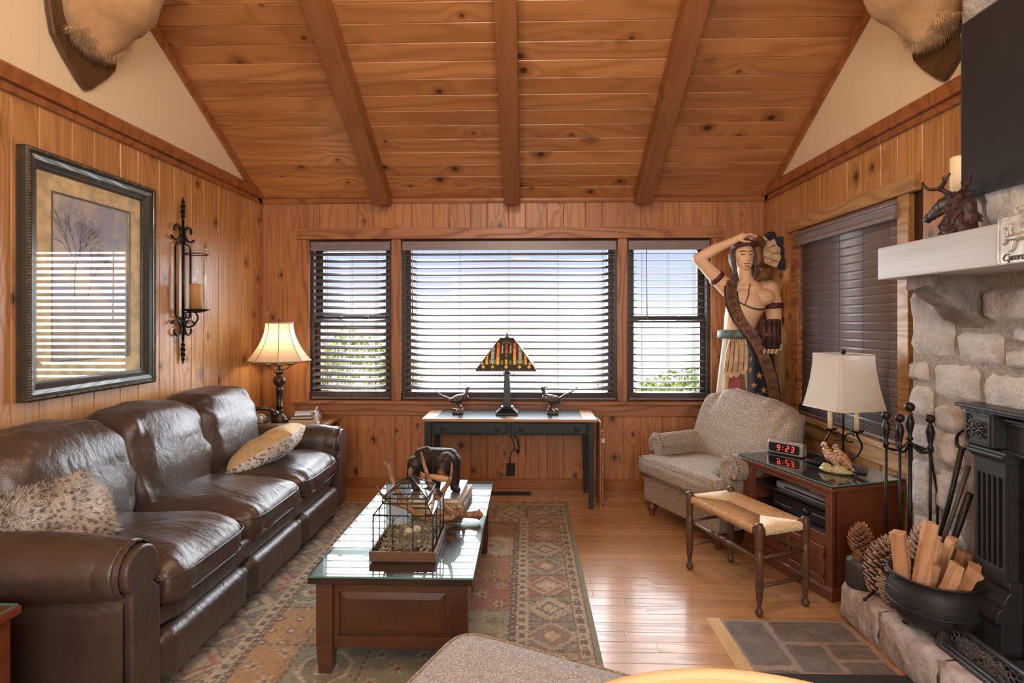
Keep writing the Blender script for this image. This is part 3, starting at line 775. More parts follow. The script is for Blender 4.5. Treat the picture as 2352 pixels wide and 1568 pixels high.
for i in range(len(prof)-1):
    for k in range(w): fs.append((i*w+k,i*w+(k+1)%w,(i+1)*w+(k+1)%w,(i+1)*w+k))
mb.add(vs_,fs,False)
sh=O('lamp_shade',mb,shade_cream,la)
m=MB()
for k in range(n_):
    a=ang0+2*PI*k/n_; m.tube([(r*1.022*math.cos(a),r*1.022*math.sin(a),z) for r,z in prof],.0032,5)
for i,rr in ((0,.0055),(len(prof)-1,.0055)):
    r,z=prof[i]; m.tube([(r*1.022*math.cos(ang0+2*PI*k/n_),r*1.022*math.sin(ang0+2*PI*k/n_),z) for k in range(n_)],rr,6,closed=True)
O('shade_trim',m,trim_cloth,sh)
O('finial',MB().lathe([(.004,.86),(.004,.88),(.012,.885),(.006,.892),(.01,.9),(0,.908)],10),bronze_lamp,la)
O('harp',MB().tube([(-.11,0,.862),(0,0,.866),(.11,0,.862)],.003,5).tube([(0,-.11,.862),(0,.11,.862)],.003,5),bronze_lamp,la)
O('bulb',MB().ell((0,0,.64),(.022,.022,.035)),bulb_m,la)
lamp('lamp_glow','POINT',(-2.19,4.76,TZ+.70),9,(1,.66,.34),.04)
# ---- rotary phone
phone_m=plain('black_bakelite',(.018,.016,.015),.25,var=0,coat=.3)
ph=T('rotary_phone','old black rotary telephone on the corner end table','telephone',(-2.24,4.53,TZ),math.radians(24))
O('body',MB().prism([(-.085,0),(.085,0),(.085,.028),(.06,.04),(.035,.095),(-.045,.1),(-.085,.05)],-.08,.08,'y'),phone_m,ph,bevel=.007,seg=2)
for o in [ph.children[0]]: o.rotation_euler=(0,0,-PI/2)
dialM=Matrix.Translation((0,-.052,.072))@Matrix.Rotation(math.radians(62),4,'X')
O('dial',MB().lathe([(0,0),(.044,0),(.044,.004),(.040,.006),(.0,.006)],24,M=dialM),plain('dial_plate',(.16,.15,.13),.4,var=0),ph)
m=MB(); m.lathe([(0,.007),(.02,.007),(.02,.011),(0,.011)],16,M=dialM)
O('number_card',m,plain('dial_card',(.75,.70,.6),.5,var=0),ph)
m=MB()
for k in range(10):
    a=k*2*PI/12+.3; m.lathe([(0,.006),(.0055,.006),(.0055,.0085),(0,.0085)],8,(math.cos(a)*.031,math.sin(a)*.031,0),M=dialM)
O('finger_holes',m,plain('dial_white',(.8,.78,.7),.5,var=0),ph)
O('handset',MB().tube(rib([(-.10,.02,.10),(-.06,.02,.135),(0,.02,.146),(.06,.02,.135),(.10,.02,.10)]),.016,10).lathe([(0,-.02),(.030,-.018),(.034,.0),(.028,.02),(.012,.03)],16,M=Matrix.Translation((-.108,.012,.092))@Matrix.Rotation(math.radians(25),4,'Y')).lathe([(0,-.02),(.030,-.018),(.034,.0),(.028,.02),(.012,.03)],16,M=Matrix.Translation((.108,.012,.092))@Matrix.Rotation(math.radians(-25),4,'Y')),phone_m,ph)
O('cord',MB().tube(rib([(-.11,.02,.08),(-.14,.05,.06),(-.15,.08,.03),(-.12,.12,.006),(-.04,.13,.005)]),.003,6),phone_m,ph)
# ---- books and papers
page_m=plain('page_edges',srgb(222,205,170),.8,var=.1,bscale=200)
def book(name,label,loc,rz,sx,sy,h,cov,cat='book',group=None,par=None):
    t=T(name,label,cat,loc,rz,group)
    c=.003
    O('cover',MB().box(-sx/2,sx/2,-sy/2,sy/2,0,c).box(-sx/2,sx/2,-sy/2,sy/2,h-c,h).box(-sx/2,-sx/2+c,-sy/2,sy/2,c,h-c),cov,t,bevel=.001)
    O('pages',MB().box(-sx/2+c,sx/2-.005,-sy/2+.005,sy/2-.005,c,h-c),page_m,t)
    return t
blk=plain('black_cover',(.02,.02,.022),.3,var=0); brn=plain('brown_cover',(.14,.075,.04),.5,var=.1)
book('book','thick brown hardback lying under the binder beside the phone',(-1.955,4.77,TZ),math.radians(8),.22,.30,.038,brn)
bk=book('book','black binder on top of the brown book on the corner table',(-1.95,4.78,TZ+.0385),math.radians(12),.22,.29,.024,blk)
tag(O('magazine',MB().box(-.10,.10,-.13,.13,0,.006),plain('grey_paper',(.42,.42,.44),.4,var=.05),loc=(-1.96,4.80,TZ+.063),rot=(0,0,.35),bevel=.001),'grey magazine on top of the black binder','magazine')
# ---- small dog figurine
def dog_col(p,n_):
    w=(.62,.58,.52); b=(.22,.11,.055)
    k=mnoise.noise(Vector(p)*38)+(.5 if p.z>.085 and p.x<-.004 else -.1)
    return mixc(w,b,max(0,min(1,(k-.1)*5)))
m=MB(); m.cap([(0,0,.03),(0,.0,.075)],[.024,.02]).cap([(-.012,-.01,.05),(-.016,-.02,.004)],[.009,.007]).cap([(.012,-.01,.05),(.014,-.02,.004)],[.009,.007])
m.cap([(-.02,.02,.02),(-.024,-.002,.005)],[.014,.008]).cap([(.02,.02,.02),(.026,-.004,.005)],[.014,.008]).cap([(0,0,.08),(-.004,-.004,.10)],[.014,.014])
m.ell((-.006,-.006,.112),(.019,.021,.018)).cap([(-.016,-.02,.110),(-.024,-.032,.104)],[.009,.007]).cap([(.005,0,.125),(.014,.002,.150),(.016,.002,.158)],[.008,.008,.003]).cap([(-.012,.008,.12),(-.02,.014,.112)],[.006,.004])
painted=N('painted_ceramic'); at=painted.n('Attribute',attribute_name='paint'); painted.set(color=at.outputs['Color'],rough=.35,coat=.2); painted_ceramic=painted.m
pm=N('painted_matte'); at=pm.n('Attribute',attribute_name='paint'); pm.set(color=at.outputs['Color'],rough=.55); painted_matte=pm.m
tag(O('dog_figurine',paint(sculpt(m,.003,3),dog_col),painted_ceramic,loc=(-1.80,4.58,TZ),rot=(0,0,.2)),'small white and brown pricked ear dog figurine on the corner table','figurine')
# ---- near end table at the lower left edge
nt=T('end_table','reddish end table with glass top at the lower left corner','table',(-2.055,1.49,0))
cherry=wood('cherry_red',(.17,.045,.018),(.07,.016,.007),rough=.28,rnd=5,tint=0,knots=0,ringf=12,ringd=.8,coat=.35)
O('table_top',MB().box(-.345,.345,-.31,.31,.562,.592),cherry,nt,bevel=.005,seg=2)
glass_sheet(-.335,.335,-.30,.30,.592,.598,nt)
O('body',MB().box(-.31,.31,-.275,.275,.12,.562),cherry,nt,bevel=.003)
for sx in(-1,1):
    for sy in(-1,1): O('leg',MB().box(sx*.30-.025,sx*.30+.025,sy*.265-.025,sy*.265+.025,0,.56),cherry,nt,bevel=.003)
# ---- framed print on the left wall
frame_m=N('bronze_green_frame'); v=frame_m.obj()
c=frame_m.mix(frame_m.ss(frame_m.noise(v,9,5,.7),.52,.62),(.055,.062,.055),(.10,.075,.04))
frame_m.set(color=c,rough=.3,metal=.35,coat=.3); frame_m=frame_m.m
rope_m=plain('rope_moulding',(.13,.105,.07),.4,.5,bump=.5,bscale=90,var=.4)
PY0,PY1,PZ0,PZ1=2.60,3.535,1.150,2.420
pf=T('framed_print','large landscape print in a dark bronze frame on the left wall','picture',(XL,(PY0+PY1)/2,(PZ0+PZ1)/2))
W2,H2=(PY1-PY0)/2,(PZ1-PZ0)/2
def ring(mb,a,b,da,db):   # bevelled frame ring: outer inset a at depth da, inner inset b at depth db
    v=[]
    for ins,d in ((a,da),(b,db)):
        for sy,sz in ((-1,-1),(1,-1),(1,1),(-1,1)): v.append((d,sy*(W2-ins),sz*(H2-ins)))
    mb.add(v,[(k,(k+1)%4,4+(k+1)%4,4+k) for k in range(4)]); return mb
m=MB(); prof=[(0,.002),(0,.052),(.008,.058),(.02,.056),(.024,.050),(.034,.052),(.055,.046),(.075,.030),(.082,.026),(.084,.020),(.093,.020),(.095,.012)]
for (a,d),(b,e) in zip(prof,prof[1:]): ring(m,a,b,d,e)
O('frame',m,frame_m,pf)
m=MB()
for sy in (-1,1): 
    k=0; zz=-H2+.012
    while zz<H2-.01: m.ell((.058,sy*(W2-.013),zz),(.006,.010,.007),6,4,rot=(.6,0,0)); zz+=.0145
for sz in (-1,1):
    yy=-W2+.012
    while yy<W2-.01: m.ell((.058,yy,sz*(H2-.013)),(.006,.007,.010),6,4,rot=(.6,0,0)); yy+=.0145
o=O('rope_moulding',m,rope_m,pf); o['kind']='stuff'
mat_m=plain('mottled_mat',srgb(206,188,146),.8,var=.22,bscale=40)
m=MB(); ring(m,.09,.185,.014,.016); ring(m,.185,.191,.016,.010)
O('mat_board',m,mat_m,pf)
m=MB(); ring(m,.183,.192,.0175,.0175); O('mat_fillet',m,plain('fillet',(.09,.085,.06),.5,var=0),pf)
pr_=N('print_landscape'); v=pr_.obj((1,1,1)); sp_=pr_.n('SeparateXYZ'); pr_.put(sp_.inputs[0],v)
cl_=pr_.ss(pr_.noise(v,5,4,.55),.35,.7)
sky_=pr_.mix(cl_,(.30,.33,.42),(.60,.52,.40)); low=pr_.mix(pr_.ss(pr_.noise(v,9,4),.3,.7),(.42,.36,.24),(.22,.21,.16))
c=pr_.mix(pr_.ss(sp_.outputs[2],-.32,-.02),low,sky_)
pr_.set(color=c,rough=.6)
O('print',MB().add([(.010,-(W2-.186),-(H2-.186)),(.010,W2-.186,-(H2-.186)),(.010,W2-.186,H2-.186),(.010,-(W2-.186),H2-.186)],[(0,1,2,3)]),pr_.m,pf)
# bare tree of the print: thin twigs
m=MB(); rt=random.Random(5)
def twig(p,d,L,r,k):
    q=(p[0]+math.sin(d)*L,p[1]+math.cos(d)*L)
    w=r; nx,ny=math.cos(d)*w,-math.sin(d)*w
    m.add([(.0115,p[0]-nx,p[1]-ny),(.0115,p[0]+nx,p[1]+ny),(.0115,q[0]+nx*.6,q[1]+ny*.6),(.0115,q[0]-nx*.6,q[1]-ny*.6)],[(0,1,2,3)])
    if k>0:
        for j in range(3 if k>2 else 2): twig(q,d+rt.uniform(-.62,.62),L*rt.uniform(.62,.86),r*.68,k-1)
twig((-.13,-.10),.0,.13,.0034,6); twig((-.04,-.10),.25,.10,.0024,6)
O('printed_tree',m,plain('twig_ink',(.17,.165,.17),.8,var=0),pf)
O('glazing',MB().box(.0185,.0205,-(W2-.094),W2-.094,-(H2-.094),H2-.094),pane('picture_glass',1.15),pf)
# ---- wrought iron sconce
iron_m=plain('wrought_iron',(.022,.019,.017),.42,.6,bump=.3,bscale=50,var=.2)
sk=T('wall_sconce','tall scrolled wrought iron candle sconce on the left wall','sconce',(XL,3.87,1.845))
def scroll(c,r0,turn,sg,start,n=26,plane='yz'):
    pts=[]
    for k in range(n):
        t=k/(n-1); a=start+sg*turn*t; r=r0*(1-.72*t); pts.append((c[0],c[1]+math.cos(a)*r,c[2]+math.sin(a)*r))
    return pts
bar=MB(); bar.tube([(.02,0,-.44),(.02,0,.44)],.011,4)
O('centre_bar',bar,iron_m,sk)
def twist(z0,z1,r):
    mb=MB(); n=34
    for j in range(2):
        pts=[]; rs=[]
        for k in range(n):
            t=k/(n-1); a=t*PI*5+j*PI; rr=r*math.sin(PI*min(1,max(0,t*.9+.05)))**.6*.6; pts.append((.02+math.cos(a)*rr,math.sin(a)*rr,lerp(z0,z1,t))); rs.append(.009*(.35+.65*math.sin(PI*t)))
        mb.tube(pts,rs,6)
    return mb
O('top_finial',twist(.42,.60,.014),iron_m,sk); O('bottom_finial',twist(-.42,-.60,.014),iron_m,sk)
for sg in (-1,1):
    for sz in (1,-1):
        p=[(.02,sg*.006,sz*.28),(.02,sg*.02,sz*.30),(.02,sg*.05,sz*.30)]
        sc_=scroll((.02,sg*.072,sz*.355),.074,1.55*PI*1.2,-sg*sz,(-PI/2 if sz>0 else PI/2)+sg*sz*.9)
        path=rib([(.02,sg*.004,sz*.22),(.02,sg*.010,sz*.285)])+sc_
        O('scroll',MB().tube(sc_,.0085,6,flat=1.0),iron_m,sk)
    O('side_bar',MB().tube([(.02,sg*.085,.235),(.02,sg*.085,-.235)],.007,4).tube(rib([(.02,sg*.085,.235),(.02,sg*.07,.262),(.02,sg*.03,.268),(.02,sg*.012,.30)]),.007,6).tube(rib([(.02,sg*.085,-.235),(.02,sg*.07,-.262),(.02,sg*.03,-.268),(.02,sg*.012,-.30)]),.007,6),iron_m,sk)
CX=.115; CY=.0
O('candle_arm',MB().tube(rib([(.02,.0,-.29),(.05,0,-.335),(.10,0,-.32),(.13,0,-.27),(.115,0,-.235)]),.007,6).tube(scroll((.0,0,0),.03,2.6*PI,1,0,22),.005,5,M=Matrix.Translation((.055,0,-.255))@Matrix.Rotation(PI/2,4,'Z')),iron_m,sk)
O('drip_pan',MB().lathe([(0,-.235),(.03,-.232),(.088,-.214),(.094,-.206),(.086,-.208),(0,-.222)],28,(CX,0,0)),iron_m,sk)
O('holder_ring',MB().tube([(CX+.079*math.cos(2*PI*k/24),.079*math.sin(2*PI*k/24),.19) for k in range(24)],.004,6,closed=True).tube([(.02,0,.19),(.04,0,.19)],.006,5),iron_m,sk)
hur=N('seeded_glass'); 
hur=pane('hurricane_glass',.8,(.93,.95,.95))
O('hurricane_glass',MB().lathe([(.071,-.205),(.072,.225)],28,(CX,0,0)),hur,sk)
O('glass_lip',MB().tube([(CX+.074*math.cos(2*PI*k/24),.074*math.sin(2*PI*k/24),.226) for k in range(24)],.0035,6,closed=True),pane('lip',4.0),sk)
tag(O('pillar_candle',MB().lathe([(0,0),(.04,0),(.041,.19),(.038,.197),(0,.192)],22),plain('tan_wax',srgb(205,150,90),.5,var=.05),loc=(XL+CX,3.87,1.845-.222)),'tan pillar candle inside the glass of the wall sconce','candle')
# ---- mounted trophies: shield plaques with shoulder mounts
hide_m=N('elk_hide'); v=hide_m.obj()
c=hide_m.mix(hide_m.ss(hide_m.noise(v,3,3),.35,.7),(.42,.24,.11),(.60,.40,.21))
mp=hide_m.n('Mapping'); hide_m.put(mp.inputs[0],v); mp.inputs['Scale'].default_value=(60,60,9)
fn_=hide_m.noise(mp.outputs[0],2,3,.7); c=hide_m.mix(hide_m.math('MULTIPLY',hide_m.ss(fn_,.4,.8),.45),c,(.26,.15,.07))
hide_m.set(color=c,rough=.8,spec=.2,sheen=.2); hide_m.bump(fn_,.5,.006); hide_m=hide_m.m
plq=wood('plaque_wood',(.115,.062,.028),(.06,.03,.013),rough=.35,rnd=5,tint=0,knots=0,ringf=14)
hair_tip=plain('hide_hair',(.66,.50,.30),.85,var=.3)
def trophy(label,yc,zc_,side):
    x=XL if side<0 else XR
    t=T('trophy_mount',label,'trophy',(x,yc,zc_),0,'elk shoulder mounts on the gable walls')
    s=-side
    out=[(0,-.42),(.05,-.385),(.15,-.29),(.215,-.21),(.24,-.10),(.255,.05),(.27,.22),(.26,.40),(.20,.52),(.10,.585),(0,.60)]
    out=[(-a*1.0,b) for a,b in out[::-1]]+out[1:-1] if False else out+[(-a,b) for a,b in out[-2:0:-1]]
    pl=out if s>0 else out[::-1]
    O('plaque',MB().prism(pl,0,s*.032,'x'),plq,t,bevel=.006)
    m=MB()
    # brisket swelling away from the plaque, neck rising forward to the head
    m.cap([(s*.02,0,-.05),(s*.08,0,-.02),(s*.17,0,.12),(s*.24,0,.30),(s*.33,0,.50),(s*.42,0,.66)],[.13,.18,.235,.225,.175,.13],16)
    m.cap([(s*.04,0,-.10),(s*.10,0,-.13),(s*.12,0,-.16)],[.10,.10,.07],14)
    m.cap([(s*.03,-.10,.05),(s*.03,-.11,.35)],[.10,.12],12); m.cap([(s*.03,.10,.05),(s*.03,.11,.35)],[.10,.12],12)
    m.cap([(s*.42,0,.70),(s*.55,0,.68),(s*.72,0,.60)],[.115,.095,.055],14)
    m.cap([(s*.40,.08,.78),(s*.36,.17,.84)],[.035,.012],8); m.cap([(s*.40,-.08,.78),(s*.36,-.17,.84)],[.035,.012],8)
    me=sculpt(m,.016,10,lambda p: .006*mnoise.noise(p*14))
    body=O('hide',me,hide_m,t)
    # hair at the lower edge of the brisket
    rr=random.Random(3); V=[];F=[]
    for k in range(5200):
        a=rr.uniform(-1,1); th=a*1.25
        r=.16*rr.uniform(.35,1.0)
        p=Vector((s*(.03+.12*rr.random()), math.sin(th)*r*1.05, -.10-math.cos(th)*r*.70))
        d=Vector((s*rr.uniform(-.02,.3), rr.uniform(-.5,.5)+math.sin(th)*.6, -1)).normalized()*rr.uniform(.03,.06)
        w_=Vector((0,.0013,0)); b=len(V); V+=[p-w_,p+w_,p+d]; F.append((b,b+1,b+2))
    me=bpy.data.meshes.new('brisket_hair'); me.from_pydata(V,[],F)
    o=O('brisket_hair',me,hair_tip,body); o['kind']='stuff'
    return t
trophy('elk shoulder mount on a dark shield plaque high on the left wall',3.00,3.27,-1)
trophy('elk shoulder mount on a dark shield plaque beside the television',2.905,3.225,1)
# ------------------------------------------------------------ rug
RX0,RX1,RY0,RY1=-1.72,.345,1.25,4.60
rcx,rcy=(RX0+RX1)/2,(RY0+RY1)/2
nu_,nv_=270,430
xs_=np.linspace(RX0,RX1,nu_+1); ys_=np.linspace(RY0,RY1,nv_+1)
GX,GY=np.meshgrid(xs_,ys_)
rng=np.random.RandomState(11)
def c3(*c): return np.array(srgb(*c))
Cc=np.zeros(GX.shape+(3,)); Cc[:]=c3(150,140,118)
dx=np.minimum(GX-RX0,RX1-GX); dy=np.minimum(GY-RY0,RY1-GY); de=np.minimum(dx,dy)
al=np.where(dx<dy,GY,GX)   # coordinate along the nearest border
def put(mask,col): Cc[mask]=col
put(de<.032,c3(128,132,112))
band=(de>=.032)&(de<.105); put(band,c3(188,172,140))
put(band&(np.abs(de-.068)<.018)&(((al*100)%9)<4.2),c3(92,60,50)); put(band&(np.abs(de-.068)<.010)&(((al*100+4.5)%9)<3),c3(110,112,100))
put((de>.030)&(de<.038),c3(80,62,52)); put((de>.095)&(de<.102),c3(98,80,66))
wide=(de>=.105)&(de<.335)
mk=np.floor(al/.255).astype(int); wcols=[c3(150,140,124),c3(160,98,78),c3(128,124,116),c3(158,122,108),c3(146,150,132),c3(122,126,112),c3(168,140,92)]
for k in range(-2,22):
    mm=wide&(mk==k); put(mm,wcols[(k*3)%7])
u_=(al/.255-mk-.5)*2; w_=(de-.22)/.115
st=np.floor(np.abs(u_)*9)/9; sw=np.floor(np.abs(w_)*9)/9; dd=st+sw*.85
put(wide&(dd<1.12)&(dd>.98),c3(88,74,66)); put(wide&(dd<.98)&(dd>.72),c3(178,160,130)); 
for k in range(-2,22): put(wide&(mk==k)&(dd<=.72)&(dd>.48),[c3(160,92,76),c3(120,118,112),c3(186,176,152)][k%3]); put(wide&(mk==k)&(dd<=.48)&(dd>.25),[c3(182,172,148),c3(150,96,84),c3(104,100,96)][k%3])
put(wide&(dd<=.25),c3(196,180,140)); put(wide&(np.abs(np.abs(u_)-.97)<.03),c3(90,76,66))
cream=(de>=.335)&(de<.405); put(cream,c3(192,178,148))
put(cream&(np.abs(de-.37)<.018)&(((al*100)%7)<3.2),c3(84,78,70)); put(cream&(((al*100)%3.5)<1.4)&((de<.343)|(de>.397)),c3(128,76,62))
dk=(de>=.405)&(de<.432); put(dk,c3(74,50,48)); put(dk&(((al*100)%4.5)<1.8)&(np.abs(de-.418)<.006),c3(170,150,122))
inn=de>=.432
cx_=np.floor((GX-(RX1-.432))/.325).astype(int); cy_=np.floor((GY-2.572)/.3355).astype(int)
pal={0:c3(176,134,76),1:c3(154,152,124),2:c3(158,92,78),3:c3(186,168,136),4:c3(170,120,78),5:c3(132,140,118),6:c3(120,84,66),7:c3(150,118,84),8:c3(180,150,96)}
grid_={(-1,0):1,(-1,1):2,(-1,2):4,(-1,3):3,(-1,4):7,(-2,0):5,(-2,1):6,(-4,0):0,(-4,-1):0,(-5,0):1,(-5,-1):5,(-4,1):5,(-5,1):2,(-3,-1):5,(-3,0):8,(-3,1):2}
fx=(GX-(RX1-.432))/.325-cx_-.5; fy=(GY-2.572)/.3355-cy_-.5
for i in range(-8,1):
    for j in range(-5,8):
        mm=inn&(cx_==i)&(cy_==j)
        if not mm.any(): continue
        q=grid_.get((i,j),(i*5+j*3)%9); base=pal[q]; put(mm,base)
        kind=(i*2+j*5)%4; hi=c3(196,184,154); lo=c3(96,48,46) if q not in (2,6) else c3(60,66,58)
        ax,ay=np.abs(fx),np.abs(fy)
        if kind==0:   # lozenges of flowers
            r=((fx*3.2)%1-.5)**2+((fy*3.2)%1-.5)**2
            put(mm&(r<.055),lo); put(mm&(r<.018),hi)
        elif kind==1: # octagon medallion
            r=np.maximum(np.maximum(ax,ay),(ax+ay)*.72); put(mm&(r<.36)&(r>.31),hi); put(mm&(r<.31),base*.72); put(mm&(r<.16),hi*.85); put(mm&(r<.08),lo)
        elif kind==2: # small trees
            for ox,oy in((-.25,-.2),(.22,-.22),(-.2,.24),(.25,.22)):
                a_=np.abs(fx-ox); b_=fy-oy; put(mm&(a_<(.13-b_*.9)*.7)&(b_>-.10)&(b_<.13)&(np.floor(b_*40)%2==0),lo); put(mm&(a_<.012)&(b_>-.16)&(b_<-.1),lo)
        else:         # star flowers
            for ox,oy in((0,0),(-.3,.3),(.3,.3),(-.3,-.3),(.3,-.3)):
                rr_=np.hypot(fx-ox,fy-oy); an=np.arctan2(fy-oy,fx-ox); put(mm&(rr_<.13*(.6+.4*np.cos(an*6))),hi); put(mm&(rr_<.035),lo)
ln=inn&((np.abs(fx)>.475)|(np.abs(fy)>.475)); put(ln,c3(82,58,52)); put(ln&((((GX+GY)*100)%4)<1.4),c3(166,148,118))
ns=rng.rand(*GX.shape)[...,None]; sm_=np.repeat(np.repeat(rng.rand(GX.shape[0]//12+2,GX.shape[1]//12+2),12,0),12,1)[:GX.shape[0],:GX.shape[1],None]
swap=(rng.rand(*GX.shape)<.16); Cc[swap]=np.roll(np.roll(Cc,3,0),-4,1)[swap]
Cc=Cc*(.72+.5*ns)*(.92+.16*sm_); Cc=(Cc*.66+np.array([.34,.31,.27])*.34)*1.22
V=np.stack([GX,GY,.007+0*GX],-1).reshape(-1,3)
w=nu_+1; idx=np.arange((nu_+1)*(nv_+1)).reshape(nv_+1,nu_+1)
F=np.stack([idx[:-1,:-1],idx[:-1,1:],idx[1:,1:],idx[1:,:-1]],-1).reshape(-1,4)
rug=T('area_rug','large faded panel patterned area rug with fringe under the coffee table','rug',(0,0,0))
me=bpy.data.meshes.new('woven_pile'); me.from_pydata(V.tolist(),[],F.tolist()); a=me.color_attributes.new('paint','FLOAT_COLOR','POINT')
a.data.foreach_set('color',np.concatenate([Cc.reshape(-1,3),np.ones((len(V),1))],1).ravel())
rm=N('rug_wool'); at=rm.n('Attribute',attribute_name='paint'); v=rm.obj(); fz=rm.noise(v,420,2)
rm.set(color=rm.mix(rm.math('MULTIPLY',rm.ss(fz,.3,.7),.30),at.outputs['Color'],(.05,.04,.03)),rough=.92,spec=.15); rm.bump(fz,.6,.003)
O('woven_pile',me,rm.m,rug)
O('backing',MB().box(RX0,RX1,RY0,RY1,0,.0068),plain('rug_edge',srgb(120,122,104),.9),rug)
m=MB(); rr=random.Random(2); x=RX0+.01
while x<RX1-.005:
    L=rr.uniform(.04,.07); dx_=rr.uniform(-.015,.015)
    m.tube([(x,RY1-.01,.006),(x+dx_*.4,RY1+L*.5,.005),(x+dx_,RY1+L,.003)],[.0045,.004,.006],5); x+=rr.uniform(.009,.015)
o=O('fringe',m,plain('fringe_cotton',srgb(186,160,116),.9),rug); o['kind']='stuff'
# ------------------------------------------------------------ coffee table
CT=T('coffee_table','long dark wooden coffee table with glass top on the patterned rug','table',(-.5885,3.012,0))
hx,hy=.3565,.693; zt=.447
walnut_red=wood('walnut_red',(.105,.045,.023),(.036,.014,.007),rough=.30,rnd=5,tint=0,knots=0,ringf=9,ringd=1.3,coat=.25)
walnut_top=plain('dark_table_top',(.030,.017,.012),.28,var=.25,bscale=20)
O('table_top',MB().box(-hx,hx,-hy,hy,zt-.03,zt),walnut_top,CT,bevel=.004)
glass_sheet(-hx,hx,-hy,hy,zt,zt+.008,CT)
for sx in (-1,1):
    for sy in (-1,1):
        m=MB(); X0=sx*(hx-.06); Y0_=sy*(hy-.07); z0_=.0085
        m.frustum((X0-.028,X0+.028,Y0_-.028,Y0_+.028),(X0-.036,X0+.036,Y0_-.036,Y0_+.036),z0_,.13).box(X0-.036,X0+.036,Y0_-.036,Y0_+.036,.13,zt-.03)
        O('leg',m,walnut_red,CT,bevel=.002)
for sy in (-1,1):   # panelled ends
    Yc=sy*(hy-.075); g=O('end_panel',MB().box(-hx+.09,hx-.09,Yc-.010,Yc+.010,.115,zt-.03),walnut_red,CT)
    f=MB(); yo=Yc+sy*.010; 
    f.box(-hx+.09,hx-.09,min(yo,yo+sy*.012),max(yo,yo+sy*.012),.115,.165).box(-hx+.09,hx-.09,min(yo,yo+sy*.012),max(yo,yo+sy*.012),zt-.085,zt-.03)
    f.box(-hx+.09,-hx+.12,min(yo,yo+sy*.012),max(yo,yo+sy*.012),.165,zt-.085).box(hx-.12,hx-.09,min(yo,yo+sy*.012),max(yo,yo+sy*.012),.165,zt-.085)
    O('end_rails',f,walnut_red,g,bevel=.002)
    a_=(-hx+.122,hx-.122); m=MB(); q=[(a_[0],.168),(a_[1],.168),(a_[1],zt-.088),(a_[0],zt-.088)]; p_=[(a_[0]+.03,.198),(a_[1]-.03,.198),(a_[1]-.03,zt-.118),(a_[0]+.03,zt-.118)]
    y1_,y2_=yo+sy*.001,yo+sy*.009
    m.add([(x,y1_,z) for x,z in q]+[(x,y2_,z) for x,z in p_],[(0,1,5,4),(1,2,6,5),(2,3,7,6),(3,0,4,7),(4,5,6,7)])
    O('raised_panel',m,walnut_red,g)
for sx in (-1,1):
    Xc=sx*(hx-.062); s2=O('side_frame',MB().box(Xc-.012,Xc+.012,-hy+.10,hy-.10,.115,.15).box(Xc-.012,Xc+.012,-hy+.10,hy-.10,zt-.065,zt-.03).box(Xc-.012,Xc+.012,-.27,-.235,.15,zt-.065).box(Xc-.012,Xc+.012,.235,.27,.15,zt-.065),walnut_red,CT,bevel=.002)
    for ya,yb in ((-hy+.115,-.285),(-.22,.22),(.285,hy-.115)):
        O('drawer_front',MB().box(Xc+sx*.0,Xc+sx*.016,ya,yb,.16,zt-.075) if sx>0 else MB().box(Xc-.016,Xc,ya,yb,.16,zt-.075),walnut_red,CT,bevel=.003)
O('bottom_board',MB().box(-hx+.08,hx-.08,-hy+.08,hy-.08,.118,.13),walnut_top,CT)
GZ=zt+.008
# ------------------------------------------------------------ terrarium
te=T('terrarium','leaded glass house terrarium on a wooden tray on the coffee table','terrarium',(-.5675,2.635,GZ))
tray_w=wood('tray_wood',(.14,.075,.035),(.06,.03,.014),rough=.5,rnd=3,tint=0,knots=0,ringf=14)
a,b=.153,.172
O('tray',MB().box(-a,a,-b,b,0,.01).box(-a,a,-b,-b+.011,.01,.045).box(-a,a,b-.011,b,.01,.045).box(-a,-a+.011,-b+.011,b-.011,.01,.045).box(a-.011,a,-b+.011,b-.011,.01,.045),tray_w,te,bevel=.0015)
lead=plain('dark_came',(.035,.030,.026),.45,.5,var=.1); tg=pane('terrarium_glass',.9,(.97,.99,.98))
wx,wy=.138,.156; z0_,z1_=.012,.205; ux,uy=.104,.118; z2_,z3_=.247,.270; ap=.345
eav=[(-wx,-wy,z1_),(wx,-wy,z1_),(wx,wy,z1_),(-wx,wy,z1_)]; low=[(x,y,z0_) for x,y,_ in eav]
bx0=[(-ux,-uy,z2_),(ux,-uy,z2_),(ux,uy,z2_),(-ux,uy,z2_)]; bx1=[(x,y,z3_) for x,y,_ in bx0]; A=(0,0,ap)
fr=MB()
for k in range(4):
    l=(k+1)%4
    for p,q in ((low[k],eav[k]),(eav[k],eav[l]),(low[k],low[l]),(eav[k],bx0[k]),(bx0[k],bx0[l]),(bx0[k],bx1[k]),(bx1[k],bx1[l]),(bx1[k],A)): fr.tube([p,q],.0032,5)
    for t in ((1/3,2/3)):
        P=Vector(low[k]).lerp(Vector(low[l]),t); Q=Vector(eav[k]).lerp(Vector(eav[l]),t); fr.tube([P,Q],.0026,5)
        P=Vector(bx0[k]).lerp(Vector(bx0[l]),t); Q=Vector(bx1[k]).lerp(Vector(bx1[l]),t); fr.tube([P,Q],.0018,5)
    for j in range(3):   # arches
        pts=[]
        for q in range(9):
            an=PI*q/8; t=(j+.5-.5*math.cos(an)*.98)/3; P=Vector(eav[k]).lerp(Vector(eav[l]),t); P.z=z1_-.032+.030*math.sin(an); pts.append(P)
        fr.tube(pts,.0014,4)
    M1=Vector(bx1[k]).lerp(Vector(A),.5); M2=Vector(bx1[l]).lerp(Vector(A),.5); Bm=Vector(bx1[k]).lerp(Vector(bx1[l]),.5)
    fr.tube([M1,Bm,M2],.0016,4)
O('came_frame',fr,lead,te)
